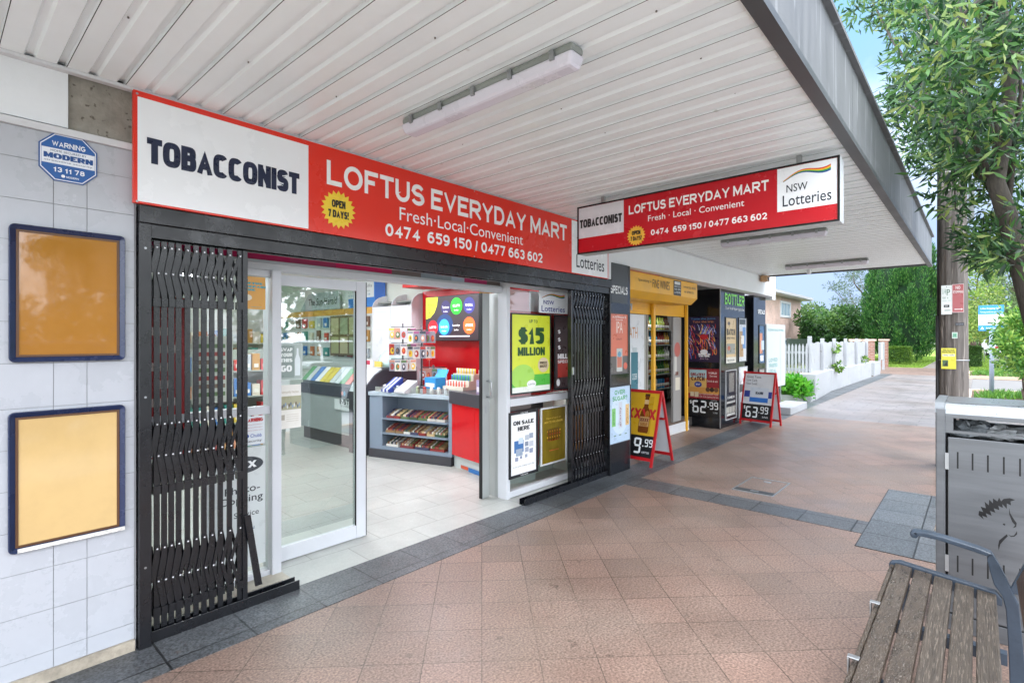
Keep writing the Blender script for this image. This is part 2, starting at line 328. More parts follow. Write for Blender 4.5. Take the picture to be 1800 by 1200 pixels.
def struct(name, mb, base=(0, 0, 0)): return tag(mb.obj(name, None, off=base), None, None, None, 'structure')
def dup(root, loc, rz=None, label=None, group=None, scale=None):
    r = root.copy(); COL.objects.link(r); r.location = loc
    if rz is not None: r.rotation_euler = (0, 0, rz)
    if scale: r.scale = scale
    if label: r['label'] = label
    if group: r['group'] = group
    for ch in list(root.children):
        c = ch.copy(); COL.objects.link(c); c.parent = r
        for g in list(ch.children):
            d = g.copy(); COL.objects.link(d); d.parent = c
    return r
def leaves(name, pts, dirs, L, W, m, parent=None, off=(0, 0, 0), smooth=False):
    n = len(pts); d = dirs / np.linalg.norm(dirs, axis=1, keepdims=True)
    r = RNG.normal(size=(n, 3)); a = np.cross(d, r); a /= np.linalg.norm(a, axis=1, keepdims=True) + 1e-9; b = np.cross(d, a)
    L = np.asarray(L).reshape(-1, 1) * np.ones((n, 1)); W = np.asarray(W).reshape(-1, 1) * np.ones((n, 1))
    p = pts - np.array(off)
    v = np.empty((n, 4, 3)); v[:, 0] = p; v[:, 1] = p + d * L * .45 + a * W * .5 + b * W * .18; v[:, 2] = p + d * L; v[:, 3] = p + d * L * .45 - a * W * .5 + b * W * .18
    i = np.arange(n)[:, None] * 4; f = np.concatenate([i + [[0, 1, 2]], i + [[0, 2, 3]]], 1).reshape(-1, 3)
    me = bpy.data.meshes.new(name); me.vertices.add(n * 4); me.vertices.foreach_set('co', v.ravel())
    me.loops.add(f.size); me.loops.foreach_set('vertex_index', f.ravel().astype(np.int32)); me.polygons.add(len(f))
    me.polygons.foreach_set('loop_start', np.arange(0, f.size, 3, dtype=np.int32)); me.materials.append(m); me.update(calc_edges=True); me.validate()
    o = bpy.data.objects.new(name, me); COL.objects.link(o)
    if parent: o.parent = parent
    else: o.location = off
    return o
def clump_pts(cl, up=.0):                     # cl: (x,y,z,rx,ry,rz,n)
    P = []; D = []
    for (x, y, z, rx, ry, rz, n) in cl:
        q = RNG.normal(size=(n, 3)); q /= np.linalg.norm(q, axis=1, keepdims=True); r = RNG.uniform(.25, 1, size=(n, 1)) ** .6
        P.append(np.array([x, y, z]) + q * r * np.array([rx, ry, rz])); D.append(q + RNG.normal(size=(n, 3)) * .8 + np.array([0, 0, up]))
    return np.concatenate(P), np.concatenate(D)
# ================================================================== materials used widely
M_tile = mat('wall_tile_glaze', '#b2b6bc', .28, var=.05, vs=5, bump=.03, bs=12, speck=(9, '#a2a4a8', .78))
M_grout = mat('grout', '#8f9193', .9)
M_plaster = mat('white_plaster', '#e2e6e8', .7, var=.04, bump=.15, bs=30)
M_conc = mat('raw_concrete', '#8e8a80', .85, var=.3, vs=9, bump=.5, bs=40, speck=(30, '#5f5a50', .62))
M_alu = mat('painted_aluminium', '#cacdd1', .35, var=.03)
M_alu_grey = mat('satin_aluminium', '#a9adab', .35, metal=.4, var=.05)
M_black = mat('black_gate_paint', '#0d0f14', .28, var=.12, vs=8, spec=.6)
M_blackg = mat('gloss_black_paint', '#0c0c0f', .18, var=.2)
M_steel = mat('galvanised_steel', '#a8abad', .35, metal=.8, var=.12, vs=6)
M_rubber = mat('black_rubber', '#101010', .7)
M_red = mat('sign_red', '#e2301c', .22, var=.02, vs=2)
M_darkred = mat('lightbox_red', '#c00a1c', .25, var=.02)
M_signwhite = mat('sign_white', '#f0f3f5', .25, var=.015)
M_navy = mat('letter_navy', '#1a2340', .3, var=.25, vs=5)
M_ltr = C('#f4f4f2', .3)
M_glass = glassmat('shop_glass', '#eef6f2', .035)
M_glass_green = glassmat('green_door_glass', '#d8e8e2', .24)
M_wallin = mat('shop_wall_paint', '#dfe4dc', .6, var=.02)
M_wout = mat('weathered_outdoor_white', '#9da0a3', .6, var=.1, vs=2.5, bump=.2, bs=30, speck=(5, '#858682', .66))
M_white = mat('white_paint', '#cfd1d3', .5, var=.05, vs=4)
M_whitegloss = mat('white_laminate', '#e2e4e6', .3, var=.02)

# ================================================================== ground
M_pave = brickmat('terracotta_pavers', '#897165', '#79665b', '#4f423a', .29, .29, .003, math.radians(45), 0, .45, .25, .42, patch=('#85756a', .9, .8))
M_pave2 = brickmat('sunlit_tone_pavers', '#827b79', '#777170', '#56504e', .58, .29, .006, math.radians(90), .5, .42, .4, .12, patch=('#7b6f69', .5, .7))  # same pavers past the awning; sunlight put into a paler, greyer colour
M_band = brickmat('dark_granite_band', '#55585a', '#44474a', '#1f2021', .40, .60, .006, 0, 0, .45, .5, .55, patch=('#666c70', 2.0, .6))
M_pad = brickmat('granite_pad', '#65686b', '#54585b', '#232425', .40, .36, .006, 0, 0, .4, .5, .6)
M_floor = brickmat('beige_floor_tiles', '#b6b8b3', '#afb1ac', '#94958f', .57, .335, .004, math.radians(2.5), .5, .4, .25, .05)
M_road = mat('asphalt', '#5f6062', .8, var=.15, vs=1.2, bump=.4, bs=150, speck=(200, '#b0b0ae', .60))
M_ground = mat('distant_ground', '#5f6b3c', .9, var=.3, vs=.4)
M_lawn = mat('lawn_base', '#83a03c', .9, var=.25, vs=1.5, bump=.6, bs=60)
M_soil = mat('garden_soil', '#5b4a3c', .95, var=.35, vs=12, bump=.9, bs=40, speck=(25, '#a08c74', .62))
M_kerb = mat('kerb_concrete', '#b9a48e', .8, var=.15, vs=5, bump=.3)
M_drive = brickmat('pink_driveway_pavers', '#7f6a5e', '#735f54', '#57493f', .2, .1, .004, .4, .5, .6, .3, .1)

struct('ground', MB(M_ground).box(-300, 900, -500, 500, -.6, -.2))
struct('road', MB(mat('pale_bounce_roadway', '#b3b4b5', .85, var=.1, vs=.8, bump=.3, bs=120)).box(-30, 300, -11, -1.45, -.2, -.13))  # unseen road, coloured pale to bounce light up under the awning
struct('footpath', MB(M_pave).box(-6, 12.2, -1.3, 4.6, -.2, 0))
struct('footpath_far', MB(M_pave2).box(12.2, 29.5, .2, 3.42, -.2, 0).box(12.2, 17.3, -1.3, .2, -.2, 0))
struct('kerb', MB(M_kerb).box(-6, 17.3, -1.45, -1.3, -.2, .005))
struct('granite_band', MB(M_band).box(-6, 12.2, 2.915, 3.29, 0, .004).box(12.2, 29.5, 2.95, 3.36, 0, .004))
struct('granite_cross_band', MB(brickmat('granite_cross', '#5a5c5e', '#4e5154', '#232425', .36, .40, .006, 0, 0, .45, .5, .5)).box(5.14, 5.5, .72, 2.915, 0, .004))
mb = MB(M_pad); mb.box(4.8, 5.62, -1.0, .72, 0, .004); mb.box(5.62, 6.42, .28, .72, 0, .004); mb.box(6.42, 6.85, -1.0, .72, 0, .004)
struct('tree_pit_paving', mb)
struct('tree_pit_gravel', MB(mat('gravel', '#6a5a4a', .95, var=.5, vs=40, bump=1, bs=80, speck=(70, '#c9c2b6', .58))).box(5.62, 6.42, -1.0, .28, 0, .002))
struct('driveway', MB(M_drive).box(29.5, 37, -.6, 7, -.2, .0))
struct('crossing', MB(mat('crossing_concrete', '#72706e', .7, var=.1, vs=1)).box(20.7, 28.3, -8, .2, -.2, -.01))
struct('parking_area', MB(M_road).box(36.9, 200, -9, -.85, -.2, -.02))
struct('lawn', MB(M_lawn).box(37, 60, 2.35, 6.2, -.2, .01).box(33.5, 75, -.85, .35, -.2, .012).box(60, 120, 2.35, 8, -.2, .03))
struct('path', MB(mat('path_concrete', '#7b736d', .75, var=.1, vs=2)).box(37, 140, .35, 2.35, -.2, .005))
struct('shop_floor', MB(M_floor).box(.8, 5.3, 3.29, 12, -.1, .006))

# access cover set in the pavers
T = thing('access_cover', 'square metal-framed access cover let into the pavers beside the granite band', 'access cover', (6.06, 1.77, 0))
P_(T, 'cover_frame', MB(M_steel).box(5.73, 6.39, 1.56, 1.572, 0, .008).box(5.73, 6.39, 1.958, 1.97, 0, .008).box(5.73, 5.745, 1.572, 1.958, 0, .008).box(6.375, 6.39, 1.572, 1.958, 0, .008))
P_(T, 'metal_strip', MB(mat('grey_cast_iron', '#4b5052', .45, metal=.5, var=.2)).box(5.745, 5.86, 1.572, 1.958, 0, .006))
P_(T, 'lifting_slot', MB(M_steel).box(5.79, 5.82, 1.72, 1.80, .006, .01).box(6.25, 6.30, 1.73, 1.80, 0, .006))

# ================================================================== corner shop building
B = thing('corner_shop', 'convenience store building with white tiled wall and glazed aluminium shopfront', 'building', (3, 3.6, 0))
mb = MB(M_tile)
cols = [-1.4, -1.1, -.8, -.42, -.23, -.04, .15 - .0, .216, .406, .53, .722]
cols = [-1.3, -1.11, -.92, -.73, -.54, -.35, -.164, .026, .216, .406, .53, .722]
rows = [.06, .143, .338, .535, .728, .915, 1.1, 1.285, 1.49, 1.68, 1.865, 2.05, 2.236, 2.424, 2.565]
for i in range(len(cols) - 1):
    for j in range(len(rows) - 1):
        d = random.uniform(0, .0015)
        mb.box(cols[i] + .0015, cols[i + 1] - .0015, 3.25 + d, 3.27, rows[j] + .0015, rows[j + 1] - .0015)
P_(B, 'tiled_wall', mb)
P_(B, 'wall_backing', MB(M_grout).box(-1.3, .73, 3.2535, 3.6, 0, 2.58))
P_(B, 'render_foot', MB(mat('dirty_render', '#a39a8a', .9, var=.3, vs=15, bump=.8, bs=30)).box(-1.3, .722, 3.235, 3.2534, 0, .058))
mb = MB(M_plaster).box(-1.3, .458, 3.243, 3.6, 2.605, 2.9)
P_(B, 'plaster_panel', mb)
P_(B, 'bare_concrete', MB(M_conc).box(.462, .73, 3.262, 3.6, 2.59, 2.9))
P_(B, 'wall_trim', MB(M_white).box(-1.3, .72, 3.232, 3.262, 2.566, 2.598))
mb = MB(M_wallin)
mb.box(.8, 5.35, 12, 12.1, 0, 3); mb.box(.7, .8, 3.65, 12.1, 0, 2.2); mb.box(5.2, 5.3, 3.75, 12, 0, 2.9)
P_(B, 'interior_wall', mb)
P_(B, 'interior_ceiling', MB(mat('ceiling_white', '#e6e6e2', .7)).box(.8, 5.2, 3.66, 12, 2.75, 2.8))
P_(B, 'upper_wall', MB(M_plaster).box(.73, 5.4, 3.22, 3.5, 2.3, 2.9).box(.73, 5.4, 3.66, 3.75, 2.24, 2.9))
P_(B, 'side_pier', MB(mat('pier_render', '#77777a', .7, var=.1)).box(5.36, 5.9, 3.27, 4.2, 0, 2.5))
# --- aluminium shopfront
sf = MB(M_alu)
sf.box(.8, 3.86, 3.56, 3.66, 2.065, 2.128)                         # head
sf.box(.8, 3.86, 3.545, 3.56, 2.10, 2.11)
sf.box(1.556, 1.618, 3.54, 3.68, .0, 2.065)                       # mullion beside the door
sf.box(.8, 1.556, 3.57, 3.65, .006, .05); sf.box(.8, 1.556, 3.575, 3.645, 1.098, 1.15); sf.box(.8, 1.556, 3.575, 3.645, 2.02, 2.065)
P_(B, 'shopfront_frame', sf, bevel=.002)
P_(B, 'window_pane', MB(M_glass).rect(FY(3.61), .8, 1.556, .05, 1.098, 0).rect(FY(3.61), .8, 1.556, 1.15, 2.02, 0))
P_(B, 'threshold_step', MB(mat('worn_sill', '#b9b3a5', .8, var=.2, vs=10)).box(.8, 1.62, 3.42, 3.56, .006, .02))
# printed strip glimpsed above the door head
st_ = MB()
xx = .8
for c, wd in [('#c2185b', .9), ('#b23a62', .35), ('#d81b60', .5), ('#7f6f6a', .3), ('#9aa7ad', .35), ('#b9c9d6', .16), ('#c2366e', .3), ('#6d6058', .3), ('#4b4642', .25), ('#2c6ea6', .5), ('#5a91b5', .3), ('#33536a', .4)]:
    st_.use(C(c)).fb(FY(3.60 if xx < 3.85 else 3.55), xx, min(xx + wd, 5.3), 2.13 if xx < 3.85 else 2.192, 2.23, 0, .01); xx += wd
P_(B, 'transom_strip', st_)
# right-hand window bay (stands forward)
R = FY(3.5)
bay = MB(M_alu)
bay.box(3.85, 3.9, 3.5, 3.62, 0, 2.19); bay.box(5.25, 5.33, 3.5, 3.56, 0, 2.19)
bay.box(3.9, 5.25, 3.5, 3.56, 2.125, 2.19); bay.box(3.9, 5.25, 3.495, 3.56, .925, 1.0); bay.box(3.9, 5.25, 3.5, 3.56, .012, .075)
P_(B, 'bay_frame', bay, bevel=.002)
P_(B, 'bay_cheek', MB(M_alu_grey).box(3.852, 3.94, 3.62, 3.745, 0, 2.065))
P_(B, 'bay_pane', MB(M_glass).rect(FY(3.53), 3.9, 5.25, .075, .925, 0).rect(FY(3.53), 3.9, 5.25, 1.0, 2.125, 0))
P_(B, 'bay_backing', MB(C('#d8201c')).box(3.92, 5.22, 3.62, 3.63, 1.0, 1.9).use(C('#f0b8bc')).box(3.92, 4.34, 3.62, 3.63, 1.9, 2.12).use(M_signwhite).box(4.345, 5.22, 3.618, 3.63, 1.9, 2.12))
P_(B, 'bay_lower_board', MB(mat('pale_board', '#cfdcd6', .5)).box(3.95, 5.2, 3.95, 3.96, .006, .9))
# sliding door, partly open
D_ = MB(M_alu); YD = 3.715
D_.box(1.62, 2.30, YD, YD + .04, .012, .115); D_.box(1.62, 2.30, YD, YD + .04, 1.985, 2.06); D_.box(2.30, 2.385, YD - .004, YD + .044, .012, 2.06); D_.box(1.585, 1.62, YD, YD + .04, .012, 2.06)
door = P_(B, 'sliding_door', D_, bevel=.002)
P_(B, 'door_pane', MB(M_glass_green).rect(FY(YD + .02), 1.62, 2.30, .115, 1.985, 0), parent=door)
P_(B, 'door_seal', MB(M_rubber).box(2.386, 2.394, YD, YD + .04, .012, 2.06).box(2.292, 2.299, YD - .001, YD + .01, .115, 1.985), parent=door)
D2 = MB(M_alu_grey); D2.box(3.70, 3.80, 3.69, 3.73, .012, 2.06)
door2 = P_(B, 'stacked_door_stile', D2, bevel=.002)
P_(B, 'door_handle', MB(M_steel).tube([(3.765, 3.69, 1.02), (3.765, 3.64, 1.02), (3.765, 3.632, 1.035), (3.765, 3.632, 1.165), (3.765, 3.64, 1.18), (3.765, 3.69, 1.18)], .009, 8), parent=door2)
P_(B, 'door_lock', MB(M_steel).box(3.735, 3.752, 3.686, 3.69, .86, .93), parent=door2)
P_(B, 'stacked_door_seal', MB(M_rubber).box(3.692, 3.70, 3.69, 3.73, .012, 2.06), parent=door2)

# ================================================================== awning
A = thing('street_awning', 'long white ribbed awning with grey metal fascia over the footpath', 'awning', (5, 1.9, 2.88))
prof = []                                                       # ribbed pan soffit, x profile
sp = .2286 / 2; x0 = .434 - .2286 * 8
k = 0; x = x0; pts = []
while x < 11.35:
    deep = .022 if k % 2 == 0 else .015
    pts += [(x - .022, 2.88), (x - .012, 2.88 + deep), (x + .010, 2.88 + deep), (x + .020 if k % 2 else x + .012, 2.88)]
    x += sp; k += 1
mb = MB(mat('soffit_white', '#eef4f4', .36, var=.035, vs=1.5, speck=(7, '#c9cac4', .74)))
vs = []
for (px, pz) in pts: vs += [(px, .66, pz), (px, 3.24, pz)]
n = len(pts); mb.add(vs, [(2 * i, 2 * i + 1, 2 * i + 3, 2 * i + 2) for i in range(n - 1)])
P_(A, 'soffit', mb)
mb = MB(mat('seam_shadow_gap', '#2c2c2a', .8)); x = x0
while x < 11.3: mb.box(x + .0125, x + .0155, .67, 3.22, 2.8795, 2.90); x += .2286
P_(A, 'soffit_seams', mb)
mb = MB(mat('screw_head', '#6f6a62', .5, var=.3)); x = x0 + .1143
while x < 11.3:
    for y in (.95, 1.75, 2.55): mb.lathe((x + random.uniform(-.003, .003), y + random.uniform(-.01, .01), 2.8885), [(.004, 0), (.004, .006)], 6)
    x += .2286 * 2
s_ = P_(A, 'screws', mb); s_['kind'] = 'stuff'
P_(A, 'roof_deck', MB(mat('roof_sheet', '#8d8f90', .6)).box(-1.5, 11.42, .632, 3.8, 2.93, 2.97).box(-1.5, 11.4, 3.3, 3.7, 2.901, 2.929))
P_(A, 'wall_angle', MB(M_white).box(-1.4, 11.3, 3.205, 3.242, 2.862, 2.879))
M_fas = mat('weathered_fascia', '#626466', .55, metal=.0, var=.22, vs=4, stretch=(3, 1, .25), speck=(6, '#7b7d7f', .60))
mb = MB(M_fas); x = -1.5
while x < 11.7:
    x1 = min(x + .92, 11.72); mb.box(x, x1 - .002, .615, .63, 2.90, 3.375); x += .92
mb.box(-1.5, 11.72, .58, .66, 3.375, 3.40)
P_(A, 'fascia', mb)
P_(A, 'edge_gutter', MB(mat('dark_edge_trim', '#55585a', .45, metal=.4, var=.2)).box(-1.5, 11.7, .60, .665, 2.862, 2.899))
mb = MB(M_fas).box(11.42, 11.44, .66, 3.3, 2.86, 3.2); P_(A, 'end_fascia', mb)

def batten(px0, px1, label, first=None):
    p = at_z(*px0, 2.86); loc = (px1, 1.9, 2.88)
L0 = thing('awning_light', 'fluorescent batten light under the awning, the one directly above the shop sign and nearest', 'ceiling light', (1.89, 1.9, 2.878), 0, 'batten lights under the awning')
hb = MB(mat('batten_grey', '#8f948f', .5, var=.1))
hb.box(-.045, .045, -.60, .60, -.035, 0); hb.obj('housing', L0, bevel=.012)
db = MB(mat('batten_diffuser', '#d9d6e0', .3, var=.03)); db.hexa([(-.04, -.585, -.095), (.04, -.585, -.095), (.04, .585, -.095), (-.04, .585, -.095), (-.055, -.605, -.036), (.055, -.605, -.036), (.055, .605, -.036), (-.055, .605, -.036)])
db.obj('diffuser', L0, bevel=.015)
for yy in (-.5, -.25, 0, .25, .5):
    MB(M_steel).box(-.062, -.05, yy - .012, yy + .012, -.055, -.012).obj('clip', L0); MB(M_steel).box(.05, .062, yy - .012, yy + .012, -.055, -.012).obj('clip', L0)
for x, l in ((6.9, 'fluorescent batten light under the awning just behind the hanging lightbox sign'), (9.91, 'fluorescent batten light under the far end of the awning, above the bottle shop')):
    dup(L0, (x, 1.9, 2.878), None, l)
single('sensor', MB(M_whitegloss).lathe((10.9, 2.35, 2.80), [(.02, 0), (.04, .02), (.04, .05), (.06, .08)], 12), 'small round white sensor under the far end of the awning', 'sensor', (10.9, 2.35, 2.8))

# ================================================================== shop signs
def lotteries(mb, P, a0, b0, a1, b1, n, ink):
    wd, ht = a1 - a0, b1 - b0
    def band(o, t, col):
        lo = []; hi = []
        for i in range(13):
            u = i / 12; yy = b0 + ht * (.70 + .10 * math.sin(u * 5.2 - .3) + .16 * u * u); tt = ht * t * (0.25 + .75 * u)
            lo.append((a0 + wd * (.08 + .84 * u), yy + ht * o * (0.2 + .8 * u))); hi.append((a0 + wd * (.08 + .84 * u), yy + ht * o * (0.2 + .8 * u) + tt))
        for i in range(12): mb.use(C(col)).face(P, [lo[i], lo[i + 1], hi[i + 1], hi[i]], n)
    band(.0, .035, '#1b3f8b'); band(.035, .035, '#2e9a47'); band(.07, .035, '#f2c11f'); band(.105, .035, '#d8342a')
    mb.use(ink).text(P, 'NSW', a0 + wd * .14, b0 + ht * .42, a0 + wd * .52, b0 + ht * .60, n, .006)
    mb.text(P, 'Lotteries', a0 + wd * .07, b0 + ht * .10, a0 + wd * .93, b0 + ht * .36, n, .006)
PS = FY(3.19)
T = thing('shop_fascia_sign', 'long red and white shop sign above the shopfront reading TOBACCONIST and LOFTUS EVERYDAY MART', 'sign', (2.97, 3.2, 2.29))
mb = MB(M_red).box(.705, 5.25, 3.19, 3.218, 2.292, 2.862)
mb.use(M_signwhite).rect(PS, .722, 1.63, 2.302, 2.832, .0012)
mb.rect(PS, 4.52, 5.235, 2.30, 2.85, .0012)
P_(T, 'sign_panel', mb)
q = PS.hit
def tx(mb, P, s, p00, p11, n=.0025, bold=0, shear=0):
    """lettering between the two measured corners (bottom-left, top-right) on plane P"""
    a0, b0 = P.hit(*p00); a1, b1 = P.hit(*p11); mb.text(P, s, a0, b0, a1, b1, n, bold, shear)
mb = MB(M_navy); tx(mb, PS, 'TOBACCONIST', (258, 286), (526, 306), bold=.045)
P_(T, 'navy_lettering', mb)
mb = MB(M_ltr)
a0, b0 = q(574, 327); a1, b1 = q(996, 398); b1 = 2.775; b0 = 2.615
mb.text(PS, 'LOFTUS EVERYDAY MART', a0, b0, a1, b1, .0025, .012); P_(T, 'white_lettering', mb); mb = MB(M_ltr)
a0, _ = q(702, 384); a1, _ = q(919, 425)
mb.text(PS, 'Fresh·Local·Convenient', a0, 2.478, a1, 2.575, .0025, 0); P_(T, 'white_lettering', mb); mb = MB(M_ltr)
a0, _ = q(677, 415); a1, _ = q(953, 460)
mb.text(PS, '0474  659 150 / 0477 663 602', a0, 2.345, a1, 2.435, .0025, .012)
P_(T, 'white_lettering', mb)
mb = MB(C('#f2cf3a', .3)); a, b = q(595, 369); mb.star(PS, a, b, .128, .002, 20, .80)
mb.use(C('#1a1a1a')); mb.text(PS, 'OPEN', a - .05, b + .012, a + .05, b + .062, .003, .035); mb.text(PS, '7 DAYS!', a - .075, b - .055, a + .075, b - .005, .003, .035)
P_(T, 'open_badge', mb)
mb = MB(); lotteries(mb, PS, 4.56, 2.31, 5.2, 2.84, .0025, C('#1d2733')); P_(T, 'lotteries_logo', mb)
mb = MB(M_steel)
for a, b in ((.72, 2.845), (.72, 2.3), (5.24, 2.3), (3.1, 2.85), (3.1, 2.3)): mb.ell(PS, a, b, .006, .006, .002, 8)
P_(T, 'screws', mb)
P_(T, 'panel_joint', MB(C('#a81f12')).rect(PS, 2.99, 2.992, 2.293, 2.861, .0012))

# hanging lightbox sign
XH = 4.02; T = thing('hanging_lightbox_sign', 'red lightbox sign hung across under the awning, black framed, reading LOFTUS EVERYDAY MART', 'sign', (XH + .07, 1.74, 2.38))
PH = FX(XH)
(aL, bT), (aR, bT2), (_, bB), (_, bB2) = PH.hit(1015, 365), PH.hit(1476, 272), PH.hit(1015, 447), PH.hit(1480, 388)
bT = (bT + bT2) / 2; bB = (bB + bB2) / 2
P_(T, 'cabinet', MB(mat('lightbox_case', '#c9cccd', .35, metal=.3)).fb(PH, aL, aR, bB, bT, -.14, -.012), bevel=.004)
P_(T, 'frame', MB(M_blackg).rim(PH, aL, aR, bB, bT, .012, -.012, .004))
mb = MB(M_darkred).rect(PH, aL + .012, aR - .012, bB + .012, bT - .012, -.004)
W_, H_ = aR - aL, bT - bB
ax = lambda px: PH.hit(px, 380)[0]
mb.use(C('#d9d8dd', .25)).rect(PH, aL + .014, ax(1096), bB + H_ * .33, bT - .014, -.003)
mb.use(M_signwhite).rect(PH, ax(1366), ax(1471.5), bB + H_ * .27, bT - .014, -.003)
P_(T, 'face', mb)
mb = MB(C('#17181b')); mb.text(PH, 'TOBACCONIST', ax(1019), bB + H_ * .545, ax(1093), bB + H_ * .72, -.002, .045)
P_(T, 'black_lettering', mb)
mb = MB(M_ltr); f = lambda t: bB + H_ * t
mb.text(PH, 'LOFTUS EVERYDAY MART', ax(1105), f(.655), ax(1351), f(.83), -.002, .014); P_(T, 'white_lettering', mb); mb = MB(M_ltr)
mb.text(PH, 'Fresh · Local · Convenient', ax(1139), f(.46), ax(1308), f(.575), -.002, .004); P_(T, 'white_lettering', mb); mb = MB(M_ltr)
mb.text(PH, '0474  659 150 / 0477 663 602', ax(1144), f(.185), ax(1348), f(.295), -.002, .014)
P_(T, 'white_lettering', mb)
mb = MB(C('#e9b23c', .3)); a = ax(1118); b = f(.225); mb.star(PH, a, b, .088, -.002, 20, .8)
mb.use(C('#1a1a1a')); mb.text(PH, 'OPEN', a - .04, b + .006, a + .04, b + .042, -.001, .035); mb.text(PH, '7 DAYS!', a - .052, b - .042, a + .052, b - .005, -.001, .035)
P_(T, 'open_badge', mb)
mb = MB(); lotteries(mb, PH, ax(1369), f(.27), ax(1469), bT - .016, -.002, C('#1d2733')); P_(T, 'lotteries_logo', mb)
mb = MB(M_steel)
for a in (aL + .25, aR - .25): mb.box(XH + .03, XH + .06, -a - .015, -a + .015, bT, 2.885)
P_(T, 'hanging_brackets', mb)

# security sticker sign
PW = FY(3.25)
T = thing('security_warning_plate', 'blue and white octagonal security warning plate high on the tiled wall', 'sign', (.46, 3.25, 2.35))
def octo(a, b, ra, rb): return [(a + ra * x, b + rb * y) for x, y in ((-1, -.5), (-.5, -1), (.5, -1), (1, -.5), (1, .5), (.5, 1), (-.5, 1), (-1, .5))]
mb = MB(C('#24508f')); mb.prism(PW, octo(.461, 2.458, .108, .112), 0, .004)
mb.use(C('#e6ebf2')).face(PW, octo(.461, 2.458, .103, .107), .0046); mb.use(C('#2b5fa3')).face(PW, octo(.461, 2.458, .099, .103), .0052)
mb.use(C('#e6ebf2')).rect(PW, .363, .559, 2.425, 2.497, .0058)
P_(T, 'plate', mb)
mb = MB(C('#eef2f6')); mb.text(PW, 'WARNING', .40, 2.507, .523, 2.532, .0064, .02); mb.text(PW, '13 11 78', .405, 2.388, .52, 2.411, .0064, .02)
mb.ell(PW, .44, 2.372, .008, .008, .0064, 6); mb.text(PW, 'MODERN', .452, 2.366, .498, 2.375, .0064, .01)
mb.use(C('#33456b')).text(PW, 'HOME SECURED BY', .395, 2.481, .527, 2.491, .0066); mb.use(C('#24508f')).text(PW, 'MODERN', .37, 2.449, .552, 2.474, .0066, .03)
mb.use(C('#33456b')).text(PW, 'streamline security', .372, 2.433, .55, 2.442, .0066)
P_(T, 'lettering', mb)

# notice boards
M_nb = mat('navy_plastic_frame', '#1c2a4c', .25, var=.2, vs=4)
def board(label, a0, a1, b0, b1, col, broken=False):
    T = thing('notice_board', label, 'notice board', ((a0 + a1) / 2, 3.25, b0), 0, None)
    r = .022; mb = MB(M_nb)
    path = []
    for (cx, cz, s) in ((a1 - r, b1 - r, 0), (a0 + r, b1 - r, 90), (a0 + r, b0 + r, 180), (a1 - r, b0 + r, 270)):
        for k in range(5): an = math.radians(s + k * 22.5); path.append((cx + r * math.cos(an), cz + r * math.sin(an)))
    n = len(path); inner = [(min(max(a, a0 + .024), a1 - .024), min(max(b, b0 + .024), b1 - .024)) for a, b in path]
    vs = [PW.p(a, b, 0) for a, b in path] + [PW.p(a, b, .02) for a, b in path] + [PW.p(a * .85 + c * .15, b * .85 + d * .15, .026) for (a, b), (c, d) in zip(path, inner)] + [PW.p(a, b, .012) for a, b in inner]
    fs = [(L * n + i, L * n + (i + 1) % n, (L + 1) * n + (i + 1) % n, (L + 1) * n + i) for L in range(3) for i in range(n)]
    mb.add(vs, fs)
    P_(T, 'frame', mb, bevel=0)
    P_(T, 'backing', MB(mat('board_' + col.strip('#'), col, .1, var=.10, vs=2.5, bump=.35, bs=4, coat=.5)).rect(PW, a0 + .02, a1 - .02, b0 + .02, b1 - .02, .011))
    P_(T, 'inner_lip', MB(mat('brown_lip', '#5b3d22', .4)).rim(PW, a0 + .024, a1 - .024, b0 + .024, b1 - .024, .010, .0112, .0145))
    if broken:
        P_(T, 'cracked_edge', MB(mat('chipped_white_edge', '#d8d6d0', .6, var=.35, vs=40)).fb(PW, a0 + .03, a1 - .004, b0 + .004, b0 + .022, .0265, .029))
    return T
board('upper navy framed notice board with an empty amber backing on the tiled wall', .252, .68, 1.495, 2.12, '#a8742f')
board('lower navy framed notice board with a pale cream backing and chipped bottom edge', .250, .68, .635, 1.27, '#cdae76', True)

# ================================================================== folding security gates
GY = 3.25
T = thing('security_gate_frame', 'black steel frame of the folding security gates across the shopfront', 'gate frame', (3.0, 3.28, 0))
P_(T, 'left_post', MB(M_black).box(.735, .79, 3.215, 3.40, 0, 2.20), bevel=.003)
P_(T, 'right_post', MB(M_black).box(5.33, 5.36, 3.215, 3.40, 0, 2.20), bevel=.003)
P_(T, 'header', MB(M_black).box(.735, 5.36, 3.205, 3.30, 2.20, 2.289), bevel=.003)
P_(T, 'top_track', MB(M_black).box(.79, 5.33, 3.225, 3.238, 2.13, 2.199).box(.79, 5.33, 3.30, 3.34, 2.13, 2.199).box(.79, 5.33, 3.238, 3.30, 2.185, 2.199))
P_(T, 'bottom_track', MB(M_black).box(.795, 1.60, 3.245, 3.253, .004, .062).box(.795, 1.60, 3.31, 3.318, .004, .062).box(.795, 1.6, 3.253, 3.31, .004, .012), bevel=.001)
P_(T, 'bottom_track', MB(M_black).box(3.83, 5.33, 3.245, 3.253, .004, .062).box(3.83, 5.33, 3.31, 3.318, .004, .062).box(3.83, 5.33, 3.253, 3.31, .004, .012), bevel=.001)
mb = MB(M_steel)
for z in (2.07, 1.30, .42): mb.ell(FY(3.2145), .762, z, .006, .006, .0005, 8)
P_(T, 'bolts', mb)
